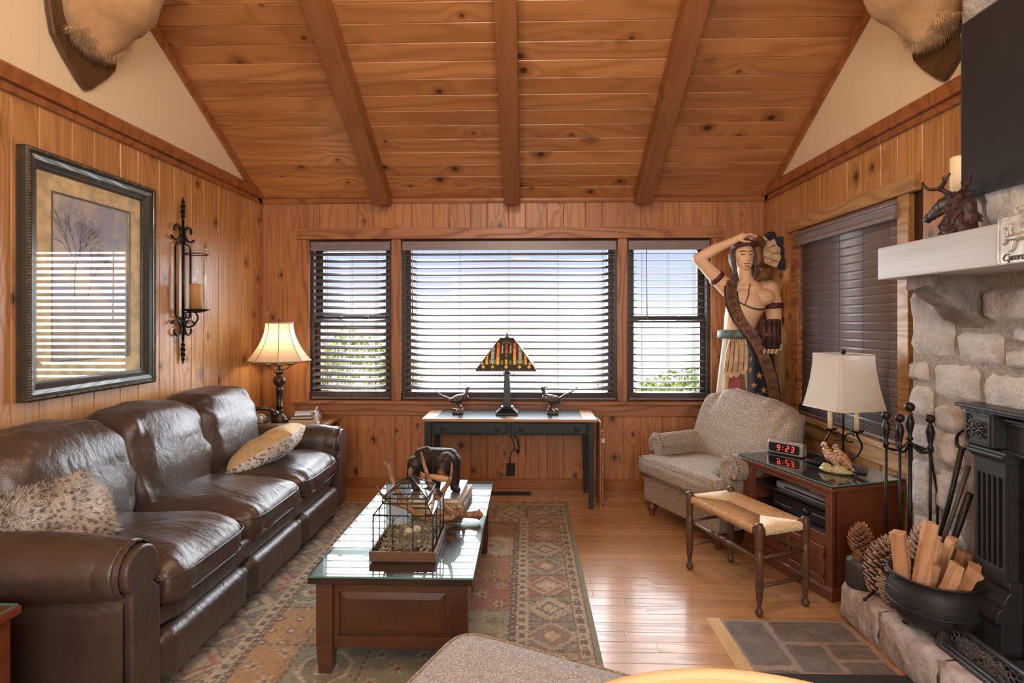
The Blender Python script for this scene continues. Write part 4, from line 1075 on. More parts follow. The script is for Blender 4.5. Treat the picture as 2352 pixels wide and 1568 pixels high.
for k in range(4):
    l=(k+1)%4
    O('glass_pane',MB().add([low[k],low[l],eav[l],eav[k]],[(0,1,2,3)]),tg,te)
    O('roof_pane',MB().add([eav[k],eav[l],bx0[l],bx0[k]],[(0,1,2,3)]),tg,te)
    O('glass_pane',MB().add([bx0[k],bx0[l],bx1[l],bx1[k]],[(0,1,2,3)]),tg,te)
    O('roof_pane',MB().add([bx1[k],bx1[l],A],[(0,1,2)]),tg,te)
O('finial',MB().lathe([(0,.338),(.012,.342),(.008,.35),(.014,.362),(.012,.372),(.004,.384),(0,.388)],10),plain('finial_brown',(.16,.10,.07),.5),te)
rr=random.Random(5)
m=MB()
for k in range(300):
    x,y=rr.uniform(-.125,.125),rr.uniform(-.143,.143); r=rr.uniform(.005,.011)
    m.ell((x,y,.014+r*.6+rr.uniform(0,.014)+.02*max(0,(y/.14))),(r*1.4,r,r*.75),7,5,mi=rr.choice([0,0,1,2]),rot=(rr.random(),rr.random(),rr.random()*3))
o=O('pebbles',m,[plain('pebble_tan',(.30,.20,.12),.4),plain('pebble_grey',(.20,.17,.15),.4),plain('pebble_green',(.13,.15,.07),.5)],te); o['kind']='stuff'
m=MB()
for k in range(260):
    a0=rr.uniform(0,2*PI); r=rr.uniform(.045,.075); zz=.05+rr.uniform(0,.035); pts=[]
    for j in range(7): a_=a0+j*.22; pts.append((.02+math.cos(a_)*r*(1+rr.uniform(-.06,.06)),.0+math.sin(a_)*r*1.0,zz+rr.uniform(-.006,.006)))
    m.tube(pts,.0013,3)
for k in range(120):
    x,y=rr.uniform(-.12,.12),rr.uniform(-.14,.14); m.tube([(x,y,.03),(x+rr.uniform(-.03,.03),y+rr.uniform(-.03,.03),.045+rr.random()*.03),(x+rr.uniform(-.04,.04),y+rr.uniform(-.04,.04),.055+rr.random()*.03)],.0012,3,mi=1)
nest=O('nest_twigs',m,[plain('twig',(.22,.15,.09),.8),plain('moss',(.25,.24,.12),.9)],te); nest['kind']='stuff'
for p,c in (((-.002,-.03,.085),(.50,.55,.33)),((.035,-.015,.09),(.55,.55,.45))): O('egg',MB().ell(p,(.022,.017,.017),14,10),plain('egg_shell',c,.6,bump=.1),te)
m=MB()
for k in range(34):
    x,y,z=rr.uniform(-.1,.12),rr.uniform(-.13,.1),rr.uniform(.05,.12); a_=rr.uniform(0,6); L=.011
    M=Matrix.Translation((x,y,z))@Euler((rr.uniform(-.9,.9),rr.uniform(-.9,.9),a_)).to_matrix().to_4x4()
    m.add([(0,-L,0),(L*.6,0,.002),(0,L,0),(-L*.6,0,.002)],[(0,1,2,3)],M=M)
o=O('leaves',m,plain('green_leaf',(.20,.34,.08),.5),te); o['kind']='stuff'
# ------------------------------------------------------------ books, bear, antlers
bkz=GZ
grn=plain('green_cover',(.035,.06,.045),.4); gry=plain('slate_cover',(.16,.17,.18),.3); tan_c=plain('tan_cover',(.35,.24,.14),.5)
book('book','large dark green book at the bottom of the pile under the bear',(-.50,3.27,bkz),math.radians(-3),.29,.42,.036,grn)
book('book','tan bound book in the middle of the pile under the bear',(-.505,3.27,bkz+.0365),math.radians(-6),.28,.40,.022,tan_c)
book('book','grey glossy book on top of the pile, directly under the bear',(-.53,3.27,bkz+.059),math.radians(-2),.30,.37,.030,gry)
zb=bkz+.0895
bear=T('bear_figurine','carved black bear figurine holding a fish, standing on the books','figurine',(-.545,3.25,zb),math.radians(-8))
m=MB()
m.cap([(-.095,.02,.165),(-.02,.02,.178),(.06,.0,.180),(.10,-.01,.17)],[.062,.068,.070,.060],16)
m.cap([(-.10,.02,.20),(-.06,.02,.21)],[.040,.04],12); m.ell((.085,-.01,.215),(.05,.045,.035),14,10)
m.cap([(-.12,-.02,.15),(-.135,-.03,.085),(-.115,-.035,.045),(-.118,-.035,.02),(-.095,-.045,.014)],[.052,.038,.028,.024,.018],12)
m.cap([(-.085,.06,.14),(-.07,.065,.08),(-.06,.06,.022),(-.04,.055,.014)],[.045,.034,.024,.017],12)
m.cap([(.03,-.05,.16),(.02,-.06,.09),(.02,-.065,.025),(.038,-.085,.014)],[.046,.034,.026,.018],12)
m.cap([(.105,-.01,.15),(.118,-.01,.08),(.122,-.02,.025),(.145,-.035,.015)],[.05,.036,.027,.018],12)
m.cap([(.08,-.05,.185),(.072,-.095,.165)],[.055,.046],14); m.cap([(.072,-.10,.16),(.074,-.155,.132)],[.042,.019],12)
m.ell((.04,-.088,.205),(.015,.009,.015),8,6); m.ell((.103,-.082,.203),(.015,.009,.015),8,6)
fur_d=lambda p: .0016*mnoise.noise(Vector((p.x*60,p.y*60,p.z*22)))+.002*mnoise.noise(p*26)
def bear_col(p,n_):
    k=max(0,1-(Vector(p)-Vector((.074,-.15,.135))).length/.034); t=max(0,mnoise.noise(Vector((p.x*70,p.y*70,p.z*20))))
    return mixc(mixc((.010,.009,.009),(.075,.038,.018),t*.8),(.20,.09,.04),min(1,k*2))
O('body',paint(sculpt(m,.0038,3,fur_d),bear_col),painted_matte,bear)
m=MB(); fs_=[(-.012,-.168,.128,.006,.020),(.0,-.170,.128,.007,.008),(.03,-.172,.124,.008,.016),(.08,-.170,.118,.009,.020),(.12,-.165,.112,.008,.015),(.14,-.160,.109,.004,.006)]
m.tube([p[:3] for p in fs_],[p[4] for p in fs_],10,flat=1,up=(0,0,1)); 
m.prism([(-.038,.150),(-.004,.131),(-.004,.124),(-.036,.104),(-.028,.127)],-.171,-.165,'y')
fc=N('carved_fish'); fc.set(color=(.55,.36,.16),rough=.5)
O('fish',m,fc.m,bear); 
O('eyes',MB().ell((.056,-.128,.178),.0042,8,6).ell((.091,-.126,.177),.0042,8,6).ell((.075,-.172,.137),(.008,.005,.006),8,6),plain('eye_black',(.005,.005,.005),.1,var=0),bear)
ant=N('antler_bone'); v=ant.obj(); mp=ant.n('Mapping'); ant.put(mp.inputs[0],v); 
c=ant.mix(ant.ss(ant.noise(v,26,4,.6),.35,.65),(.42,.26,.14),(.16,.075,.035)); ant.set(color=c,rough=.55); ant.bump(ant.noise(v,110,3),.8,.004); ant=ant.m
def antler(name,label,paths):
    m=MB(); rr=random.Random(1)
    for pts,rs in paths:
        P=rib(pts,n=5); k=len(P); Rr=[]
        for i in range(k):
            t=i/(k-1)*(len(rs)-1); j=min(int(t),len(rs)-2); Rr.append(lerp(rs[j],rs[j+1],t-j)*(1+.10*rr.uniform(-1,1)*(1 if i<k*.6 else .2)))
        m.tube(P,Rr,10); 
        for p_,r_ in ((P[0],Rr[0]),(P[-1],Rr[-1])): m.ell(p_,r_,8,6)
    p0=Vector(paths[0][0][0]); p1=Vector(paths[0][0][1]); ax=(p1-p0).normalized()
    for k in range(16):
        a_=2*PI*k/16; u=ax.orthogonal().normalized(); w_=ax.cross(u); r=paths[0][1][0]
        m.ell(p0+(u*math.cos(a_)+w_*math.sin(a_))*r*1.12,(.0055,.0055,.0055),6,4)
    o=O(name,sculpt(m,.0032,1),ant); tag(o,label,'antler','shed antlers on the coffee table'); return o
antler('antler','forked shed antler with burr on the glass and tines before the bear',[([(-.262,2.985,GZ+.034),(-.34,2.985,GZ+.033),(-.42,2.97,GZ+.05),(-.475,2.965,GZ+.105)],[.024,.018,.018,.021]),([(-.47,2.967,GZ+.10),(-.515,2.975,GZ+.17),(-.555,2.985,GZ+.27),(-.582,2.985,GZ+.375)],[.019,.016,.012,.004]),([(-.478,2.965,GZ+.10),(-.455,2.955,GZ+.17),(-.415,2.945,GZ+.24),(-.405,2.94,GZ+.33)],[.018,.014,.011,.004]),([(-.345,2.985,GZ+.04),(-.348,2.98,GZ+.075),(-.352,2.975,GZ+.105)],[.012,.008,.003])])
antler('antler','longer shed antler leaning behind the terrarium with upright left tines',[([(-.355,2.90,GZ+.085),(-.42,2.895,GZ+.045),(-.50,2.91,GZ+.030),(-.60,2.97,GZ+.035),(-.68,3.02,GZ+.075),(-.745,3.04,GZ+.18),(-.775,3.03,GZ+.29),(-.77,3.02,GZ+.365)],[.025,.019,.017,.016,.016,.015,.013,.005]),([(-.66,3.01,GZ+.06),(-.75,3.0,GZ+.09),(-.80,2.98,GZ+.14),(-.825,2.97,GZ+.19)],[.013,.010,.008,.003]),([(-.76,3.035,GZ+.24),(-.79,3.02,GZ+.30),(-.80,3.0,GZ+.335)],[.009,.007,.003]),([(-.41,2.895,GZ+.05),(-.40,2.87,GZ+.085)],[.012,.004])])
# ------------------------------------------------------------ console table under the window
dkg=plain('dark_green_paint',(.010,.019,.020),.5,var=.12)
con=T('console_table','dark green console table with tan top and two drawers below the window','table',(-.146,4.745,0))
hx,hy=.727,.265; 
tanw=wood('tan_top_wood',(.50,.29,.15),(.32,.17,.08),rough=.3,rnd=3,tint=0,knots=0,ringf=14,ringd=.8)
O('table_top',MB().box(-hx,hx,-hy,hy,.722,.745),tanw,con,bevel=.004)
insm=plain('blue_leather_inlay',(.045,.075,.085),.25,var=.15)
for a_,b_ in ((-.615,-.035),(.035,.615)): O('inlay',MB().box(a_,b_,-hy+.045,hy-.05,.7445,.7462),insm,con)
O('case',MB().box(-hx+.035,hx-.035,-hy+.045,hy-.03,.605,.722),dkg,con,bevel=.003)
for a_,b_ in ((-.635,-.015),(.015,.645)):
    d=O('drawer',MB().box(a_,b_,-hy+.028,-hy+.046,.620,.708),dkg,con,bevel=.006,seg=2)
    for t in (.13,.86): O('knob',MB().lathe([(.006,0),(.006,.012),(.016,.016),(.017,.022),(.010,.028),(0,.029)],14,M=Matrix.Translation((lerp(a_,b_,t),-hy+.03,.662))@Matrix.Rotation(PI/2,4,'X')),plain('black_knob',(.02,.02,.02),.25,var=0),d)
for sx in(-1,1):
    for sy in(-1,1):
        X0,Y0_=sx*(hx-.05),sy*(hy-.055)+(-.01 if sy<0 else 0); O('leg',MB().frustum((X0-.016,X0+.016,Y0_-.016,Y0_+.016),(X0-.027,X0+.027,Y0_-.027,Y0_+.027),(.0085 if sx<0 and sy<0 else 0),.61).box(X0-.027,X0+.027,Y0_-.027,Y0_+.027,.61,.722),dkg,con,bevel=.002)
fp=T('folded_tray_table','folded wooden tray table leaning beside the console table right legs','tray table',(.612,4.66,0),0)
O('board',MB().box(-.008,.008,-.12,.12,.0,.715),pine_casing,fp,bevel=.003)
O('folded_leg',MB().box(.012,.028,-.10,.14,.02,.63),pine_casing,fp,bevel=.003)
O('hinge',MB().lathe([(0,-.03),(.006,-.03),(.006,.03),(0,.03)],8,(.02,-.115,.56)).box(.008,.035,-.122,-.118,.54,.58),plain('nickel',(.5,.48,.45),.3,.9,var=0),fp)
# mission style leaded glass lamp
tl=T('table_lamp','square leaded glass mission lamp with dark column on the console table','lamp',(-.172,4.74,.746))
cbz=plain('dark_verdigris',(.030,.036,.032),.35,.5,var=.25)
m=MB(); m.box(-.095,.095,-.095,.095,0,.022); m.frustum((-.090,.090,-.090,.090),(-.055,.055,-.055,.055),.022,.052); m.box(-.055,.055,-.055,.055,.052,.066)
O('base',m,cbz,tl,bevel=.003)
O('column',MB().frustum((-.034,.034,-.034,.034),(-.022,.022,-.022,.022),.066,.352).box(-.035,.035,-.035,.035,.352,.360).box(-.020,.020,-.020,.020,.360,.425),cbz,tl,bevel=.002)
O('pull_chain',MB().tube([(-.06,-.03,.46),(-.06,-.03,.345)],.0012,4).lathe([(0,.325),(.005,.33),(.004,.345),(0,.348)],8,(-.06,-.03,0)),cbz,tl)
O('pull_chain',MB().tube([(.06,-.03,.46),(.06,-.03,.345)],.0012,4).lathe([(0,.325),(.005,.33),(.004,.345),(0,.348)],8,(.06,-.03,0)),cbz,tl)
hb_,ht_,zb_,ztp=.250,.056,.404,.664
leadm=plain('shade_lead',(.05,.055,.05),.45,.3,var=.2)
sh=O('leaded_shade',MB().add([(-hb_,-hb_,zb_),(hb_,-hb_,zb_),(hb_,hb_,zb_),(-hb_,hb_,zb_),(-ht_,-ht_,ztp),(ht_,-ht_,ztp),(ht_,ht_,ztp),(-ht_,ht_,ztp),(-hb_,-hb_,zb_-.012),(hb_,-hb_,zb_-.012),(hb_,hb_,zb_-.012),(-hb_,hb_,zb_-.012)],[(0,1,5,4),(1,2,6,5),(2,3,7,6),(3,0,4,7),(4,5,6,7),(8,9,1,0),(9,10,2,1),(10,11,3,2),(11,8,0,3)]),leadm,tl)
O('finial',MB().lathe([(.02,ztp),(.022,ztp+.006),(.006,ztp+.012),(.012,ztp+.022),(.004,ztp+.034),(.006,ztp+.038),(0,ztp+.048)],12),cbz,tl)
gm={k:plain('art_glass_'+k,c,.25,var=.25,bscale=60,emis=c,emst=.25) for k,c in {'amber':(.85,.42,.07),'red':(.55,.11,.04),'orange':(.80,.22,.05),'grey':(.42,.42,.33),'green':(.12,.26,.08),'plum':(.20,.10,.07)}.items()}  # panes glow faintly to stand for light through them; the lamp is unlit
pcs=[]
def rect(x,w_,t0,t1,c): pcs.append(([(x-w_,t0),(x+w_,t0),(x+w_,t1),(x-w_,t1)],c))
for x in (-.19,-.112,0,.112,.19): pcs.append(([(x,.03),(x+.016,.085),(x,.14),(x-.016,.085)],'amber'))
for s_ in (-1,1):
    rect(s_*.163,.010,.16,.30,'amber'); rect(s_*.163,.010,.315,.43,'amber'); pcs.append(([(s_*.163-.01,.445),(s_*.163+.01,.445),(s_*.163-s_*.004,.52)],'orange'))
    for t0 in (.16,.29,.42,.55):
        for q in (-1,1): pcs.append(([(s_*.115,t0),(s_*.115+q*.014,t0+.05),(s_*.115+q*.014,t0+.16),(s_*.115,t0+.11)],'grey'))
    for t0,c in ((.16,'amber'),(.285,'amber'),(.41,'orange'),(.535,'orange'),(.66,'red')): rect(s_*.070,.0115,t0,t0+.115,c)
    pcs.append(([(s_*.07-.0115,.785),(s_*.07+.0115,.785),(s_*.07,.85)],'orange'))
    rect(s_*.035,.006,.5,.62,'grey'); rect(s_*.035,.006,.63,.75,'grey'); rect(s_*.035,.010,.16,.28,'green'); rect(s_*.092,.006,.16,.30,'green'); rect(s_*.138,.006,.16,.30,'green')
    pcs.append(([(s_*.004,.90),(s_*.004,.86),(s_*.045,.76),(s_*.045,.80)],'plum')); rect(s_*.20,.012,.155,.22,'grey')
for t0,t1,c in ((.16,.31,'amber'),(.36,.48,'plum'),(.50,.62,'red'),(.635,.75,'plum')): rect(0,.0105,t0,t1,c)
pcs.append(([(-.0105,.765),(.0105,.765),(0,.83)],'red'))
for face in range(4):
    Rz=Matrix.Rotation(face*PI/2,4,'Z')
    for poly,c in pcs:
        f=[]; bk_=[]
        for x,t in poly:
            hw_=lerp(hb_,ht_,t); x=max(-hw_+.006,min(hw_-.006,x)); yy=-hw_; z=lerp(zb_,ztp,t); f.append((x,yy-.0026,z+.002)); bk_.append((x,yy,z))
        m=MB(); n_=len(f); m.add(f+bk_,[list(range(n_))]+[(k,n_+k,n_+(k+1)%n_,(k+1)%n_) for k in range(n_)],M=Rz)
        O('glass_piece',m,gm[c],sh)
# pheasants
def bronze_bird():
    n=N('silvered_bronze'); v=n.obj(); vo=n.n('TexVoronoi'); n.put(vo.inputs['Vector'],v); vo.inputs['Scale'].default_value=95
    c=n.mix(n.ss(vo.outputs['Distance'],.2,.6),(.20,.14,.095),(.045,.03,.022)); c=n.mix(n.ss(n.noise(v,12,2),.45,.6),c,(.16,.15,.14))
    n.set(color=c,rough=.30,metal=.45); n.bump(vo.outputs['Distance'],.8,.004); return n.m
birdm=bronze_bird()
def pheasant(label,loc,s,cock):
    t=T('pheasant_figurine',label,'figurine',loc,0,'bronze pheasants beside the mission lamp')
    m=MB(); X=lambda x: x*s
    m.cap([(X(.06),0,.145),(X(.0),0,.125),(X(-.05),0,.115)],[.034,.044,.028],14)
    m.cap([(X(.055),0,.15),(X(.078),0,.185),(X(.08),0,.215)],[.026,.016,.015],12); m.ell((X(.088),0,.222),(.019,.014,.015),12,8); m.cap([(X(.10),0,.221),(X(.118),0,.216)],[.007,.002],8)
    if cock: m.cap([(X(.07),0,.235),(X(.045),0,.236),(X(.035),0,.240)],[.006,.004,.002],6)
    for y in (-.014,.014): m.cap([(X(.01),y,.09),(X(.018),y*1.1,.055),(X(.012),y*1.2,.03)],[.014,.008,.007],8)
    if cock: tail=[(X(-.05),0,.13),(X(-.10),0,.165),(X(-.17),0,.20),(X(-.225),0,.245)]; rs=[.022,.020,.014,.004]
    else: tail=[(X(-.05),0,.115),(X(-.10),0,.140),(X(-.16),0,.168),(X(-.20),0,.205)]; rs=[.022,.020,.013,.004]
    m.tube(rib(tail,n=4),[lerp(rs[min(int(i/12*3),2)],rs[min(int(i/12*3)+1,3)],i/12*3-min(int(i/12*3),2)) for i in range(13)],10,flat=.5)
    m.ell((X(0),0,.014),(.055,.042,.022),16,8); m.ell((X(.02),-.005,.03),(.03,.026,.022),12,8); m.ell((X(-.03),.0,.03),(.022,.02,.02),12,8); m.cap([(X(.03),.01,.03),(X(.03),.0,.06)],[.018,.012],8)
    O('body',sculpt(m,.0035,2,lambda p:.0015*mnoise.noise(p*70)),birdm,t)
    for sy in (-1,1): O('wing',MB().ell((X(-.005),sy*.036,.13),(.058,.010,.028),14,8,rot=(0,-s*.28 if not cock else s*.15,0)),birdm,t)
    return t
pheasant('smaller long tailed pheasant hen figurine left of the mission lamp',(-.60,4.73,.746),1,False)
pheasant('taller crested pheasant cock figurine right of the mission lamp',(.225,4.73,.746),-1,True)
# outlet, adapter cord, floor register
tag(O('power_outlet',MB().box(-.04,.04,-.008,0,-.06,.06).box(-.018,.018,-.03,-.008,.0,.035),blk,loc=(-.15,YB,.17),bevel=.003),'black power outlet plate with plug low on the wall behind the console','outlet')
m=MB()
for k in range(5): m.tube(rib([(0,0,.10),(.03+.004*k,-.01,.05),(.045,-.012*k*.5,-.02-.01*k),(.02,-.012,-.04),(.0,0,.02),(-.03,0,.12)],n=5),.0045,6)
m.tube(rib([(.0,0,-.02),(-.02,0,-.06),(-.035,.0,-.12),(-.03,.0,-.19)],n=5),.004,6).tube([(-.03,0,.12),(-.05,0,.20)],.012,6)
tag(O('coiled_cable',m,blk,loc=(-.12,5.02,.40)),'coiled black power cord hanging behind the console table','cord')
vt=T('floor_register','dark metal floor register set into the boards below the window','vent',(-.14,4.90,0))
O('frame',MB().box(-.18,.18,-.058,-.042,0,.004).box(-.18,.18,.042,.058,0,.004).box(-.18,-.165,-.042,.042,0,.004).box(.165,.18,-.042,.042,0,.004),blk,vt)
O('backing',MB().box(-.165,.165,-.042,.042,.0,.001),floor_gap,vt)
m=MB()
for k in range(30): x=-.16+k*.011; m.box(x,x+.0035,-.042,.042,.001,.0035)
for y in (-.015,.015): m.box(-.165,.165,y-.002,y+.002,.001,.0038)
o=O('louvres',m,blk,vt); o['kind']='stuff'
# ------------------------------------------------------------ upholstery
def tapestry(name,a=(.40,.34,.26),b=(.10,.095,.095),c_=(.34,.22,.13),sc_=9,fine=6.5):
    n=N(name); v=n.obj(); nn=n.n('TexNoise'); n.put(nn.inputs['Vector'],v); nn.inputs['Scale'].default_value=24
    s3=n.n('VectorMath',op='SCALE'); n.put(s3.inputs[0],nn.outputs['Color']); s3.inputs['Scale'].default_value=.035; w=n.n('VectorMath',op='ADD'); n.put(w.inputs[0],v); n.put(w.inputs[1],s3.outputs[0])
    vo=n.n('TexVoronoi'); n.put(vo.inputs['Vector'],w.outputs[0]); vo.inputs['Scale'].default_value=sc_*1.9
    rings=n.math('MULTIPLY_ADD',n.math('SINE',n.math('MULTIPLY',vo.outputs['Distance'],38.0)),.5,.5)
    v2=n.n('TexVoronoi'); v2.feature='DISTANCE_TO_EDGE'; n.put(v2.inputs['Vector'],w.outputs[0]); v2.inputs['Scale'].default_value=sc_*fine
    ed=n.math('SUBTRACT',1.0,n.ss(v2.outputs['Distance'],.04,.16))
    col=n.mix(n.math('MULTIPLY',n.ss(rings,.5,.75),.95),a,c_)
    v3=n.n('TexVoronoi'); n.put(v3.inputs['Vector'],w.outputs[0]); v3.inputs['Scale'].default_value=sc_*fine*.52
    dots=n.math('MULTIPLY_ADD',n.math('SINE',n.math('MULTIPLY',v3.outputs['Distance'],26.0)),.5,.5)
    col=n.mix(n.math('MULTIPLY',n.ss(dots,.6,.85),.55),col,b)
    col=n.mix(n.math('MULTIPLY',ed,.55),col,b)
    core=n.math('SUBTRACT',1.0,n.ss(vo.outputs['Distance'],.10,.16)); col=n.mix(n.math('MULTIPLY',core,.7),col,b)
    we=n.noise(v,700,1); col=n.mix(n.math('MULTIPLY',n.ss(we,.35,.65),.25),col,(.55,.50,.43))
    n.set(color=col,rough=.88,spec=.15,sheen=.15); n.bump(n.math('ADD',we,n.math('MULTIPLY',ed,-.8)),.35,.003); return n.m
uph=tapestry('woven_tapestry',(.50,.43,.34),(.11,.11,.11),(.38,.25,.15)); uph_grey=tapestry('woven_tapestry_grey',(.58,.59,.58),(.17,.175,.18),(.42,.42,.42),9,10)
ott=T('ottoman','pale woven patterned ottoman with piped edge at the bottom of the picture','ottoman',(.012,1.435,0),math.radians(-23.5))
def softbox(hx,hy,z0,z1,r=.06,dome=.02,n=26):
    m=MB()
    def sp(x,p): return math.copysign(abs(x)**p,x)
    def ringf(u,sc_,z): 
        a=2*PI*u; return (sp(math.cos(a),.2)*hx*sc_, sp(math.sin(a),.2)*hy*sc_, z)
    prof=[(.2,z0),(.97,z0),(1,z0+.01),(1.0,z1-r*.6),(.995,z1-r*.35),(.975,z1-r*.12),(.94,z1),(.7,z1+dome*.7),(.4,z1+dome),(.05,z1+dome*1.1)]
    m.grid(lambda u,v: ringf(u,*prof[int(round(v*(len(prof)-1)))]),96,len(prof)-1,closeu=True); return m
O('cushion',softbox(.44,.38,.33,.450,.06,.012),uph_grey,ott)
O('base',softbox(.43,.37,.10,.33,.03,0),uph_grey,ott)
pip=[(math.copysign(abs(math.cos(2*PI*k/96))**.2,math.cos(2*PI*k/96))*.432,math.copysign(abs(math.sin(2*PI*k/96))**.2,math.sin(2*PI*k/96))*.373,.443) for k in range(96)]
O('piping',MB().tube(pip,.006,6,closed=True),uph,ott)
for sx in(-1,1):
    for sy in(-1,1): O('foot',MB().lathe([(.0,0),(.02,0),(.03,.03),(.035,.07),(.03,.10),(0,.10)],14,(sx*.36,sy*.30,.0075)),dark_walnut,ott)
# lamp close to the camera: the top of its lit shade just enters the picture
st=T('side_table','small round wooden table carrying the lamp in front of the camera','table',(.190,.33,0))
O('top',MB().lathe([(0,.60),(.26,.60),(.27,.615),(.26,.642),(0,.642)],36),cherry,st); O('pedestal',MB().lathe([(.03,.0),(.03,.6)],16),cherry,st)
for k in range(3):
    a_=k*2*PI/3; O('leg',MB().tube(rib([(0,0,.16),(math.cos(a_)*.10,math.sin(a_)*.10,.12),(math.cos(a_)*.2,math.sin(a_)*.2,.015)]),.015,8),cherry,st)
lb=T('table_lamp','lit round cream lamp shade just entering at the bottom edge','lamp',(.190,.33,.642))
O('base',MB().lathe([(0,0),(.08,0),(.085,.015),(.04,.03),(.05,.08),(.06,.13),(.035,.19),(.015,.22),(.012,.30),(0,.30)],24),bronze_lamp,lb)
ls=O('lamp_shade',MB().lathe([(.30,.24),(.272,.39),(.245,.537)],48).lathe([(.244,.536),(.271,.39),(.299,.24)],48),shade_cream,lb)
ls.data.materials[0]=shade_mat('lit_shade',(.85,.74,.56),(1,.72,.42),.42)
O('shade_rim',MB().tube([(.246*math.cos(2*PI*k/64),.246*math.sin(2*PI*k/64),.538) for k in range(64)],.006,8,closed=True),shade_mat('rim_cloth',(.80,.62,.38),(1,.6,.25),.15),ls)
O('bulb',MB().ell((0,0,.36),(.03,.03,.05)),bulb_m,lb)
lamp('near_lamp_glow','POINT',(.190,.33,1.0),2.5,(1,.68,.38),.05)
# ------------------------------------------------------------ stone fireplace
XF=1.98; FY0,FY1=.95,2.846
def stone_mat(name,a,b,rust=.5,sc_=1.0):
    n=N(name); v=n.obj((1,1,1),11); c=n.mix(n.ss(n.noise(v,9*sc_,4,.65),.35,.7),a,b)
    oi=n.n('ObjectInfo'); c=n.mix(n.math('MULTIPLY',oi.outputs['Random'],.35),c,tuple(x*.80 for x in a))
    r=n.ss(n.noise(v,4.5*sc_,3,.6),.60,.72); c=n.mix(n.math('MULTIPLY',r,rust),c,(.34,.15,.05))
    f=n.noise(v,60*sc_,4,.75); c=n.mix(n.math('MULTIPLY',n.ss(f,.5,.8),.35),c,(.16,.13,.11))
    n.set(color=c,rough=.9,spec=.25); n.bump(n.math('ADD',f,n.math('MULTIPLY',n.noise(v,22*sc_,3),1.5)),1.0,.012); return n.m
stone=stone_mat('fieldstone',(.66,.64,.60),(.48,.46,.43),.4)
hearthst=stone_mat('hearth_stone',(.64,.58,.54),(.42,.35,.32),.2)
mb=MB(); OY0,OY1,OZ=1.42,2.17,1.02
mb.box(XF,XR,FY0,OY0,0,OZ).box(XF,XR,OY1,FY1,0,OZ)
FU=2.53
mb.box(XF,XR,FY0,FY1,OZ,1.89)
mb.prism([(FY0,1.89),(FU,1.89),(FU,zc(FU)-.001),(RY,zc(RY)-.001),(FY0,zc(FY0)-.001)],XF,XR,'x')
fp=T('fireplace','grey fieldstone fireplace chimney rising against the right wall','fireplace',(0,0,0)); fp['label']='grey fieldstone fireplace chimney rising against the right wall'
O('chimney_core',mb,mortar_m,fp)
O('firebox',MB().box(XR-.01,XR+.0,OY0,OY1,.2,OZ).box(XF,XR,OY0-.004,OY0,.2,OZ).box(XF,XR,OY1,OY1+.004,.2,OZ),plain('soot',(.012,.010,.009),.9),fp)
def stone_patch(y0,y1,z0,z1,d=.028,seed=0,x=XF,jit=.012,nu=7,nv=6,rough=.010):
    rr=random.Random(seed); J=lambda: rr.uniform(-jit,jit)
    c=[(y0+abs(J()),z0+abs(J())),(y1-abs(J()),z0+abs(J())),(y1-abs(J()),z1-abs(J())),(y0+abs(J()),z1-abs(J()))]
    m=MB(); vs_=[]; 
    for j in range(nv+1):
        for i in range(nu+1):
            u,v=i/nu,j/nv
            y=lerp(lerp(c[0][0],c[1][0],u),lerp(c[3][0],c[2][0],u),v); z=lerp(lerp(c[0][1],c[1][1],u),lerp(c[3][1],c[2][1],u),v)
            e=min(u,1-u,v,1-v); 
            if e==0: y+=J()*.45; z+=J()*.45; dd=-.004
            else: dd=d+rough*mnoise.noise(Vector((y*14+seed,z*14,seed*.7)))*1.6+rough*.6*mnoise.noise(Vector((y*40,z*40,seed)))
            # rounded corners
            if min(u,1-u)==0 and min(v,1-v)==0: y+=(.5-u)*.018; z+=(.5-v)*.018
            vs_.append((x-dd,y,z))
    w=nu+1; fs=[]
    for j in range(nv):
        for i in range(nu): a=j*w+i; fs.append((a,a+w,a+w+1,a+1))
    m.add(vs_,fs,True); return m
man=[(2.560,2.850,1.375,1.72),(2.300,2.548,1.355,1.505),(2.418,2.700,1.175,1.355),(2.722,2.850,1.250,1.355),(2.692,2.850,1.060,1.235),(2.515,2.682,1.02,1.165),(2.19,2.400,1.165,1.335),(2.17,2.405,1.545,1.69),(2.17,2.288,1.352,1.44),(2.17,2.27,1.462,1.53),
 (2.515,2.85,.87,1.045),(2.69,2.85,.60,.86),(2.50,2.675,.64,.855),(2.49,2.85,.38,.585),(2.50,2.85,.205,.365),
 (2.415,2.545,1.91,2.10),(2.57,2.85,1.745,1.88),(2.20,2.40,1.95,2.12),(2.415,2.535,2.12,2.30),(2.19,2.40,2.14,2.32),(2.18,2.53,1.75,1.90)]
for k,(a,b,c,d) in enumerate(man): O('stone',stone_patch(a,b,c,d,seed=k,nu=9 if b-a>.2 else 7),stone,fp)
rr=random.Random(9); z=2.32; k=60
while z<4.0:
    h=rr.uniform(.15,.24); y=2.535
    while y>FY0+.05:
        w_=min(rr.uniform(.2,.4),y-FY0); 
        if z+h<zc(min(max(y-w_,RY),3))-.05: O('stone',stone_patch(y-w_+.012,y-.006,z+.01,z+h-.01,seed=k),stone,fp)
        y-=w_; k+=1
    z+=h
z=1.06
while z<2.3:
    h=rr.uniform(.16,.22); y=2.16
    while y>FY0+.05:
        w_=min(rr.uniform(.2,.38),y-FY0); O('stone',stone_patch(y-w_+.012,y-.006,z+.01,min(z+h,2.31)-.01,seed=k,nu=5,nv=4),stone,fp); y-=w_; k+=1
    z+=h
z=.21
while z<1.04:
    h=.2; O('stone',stone_patch(FY0+.01,OY0-.02,z,z+h-.015,seed=k),stone,fp); k+=1; z+=h
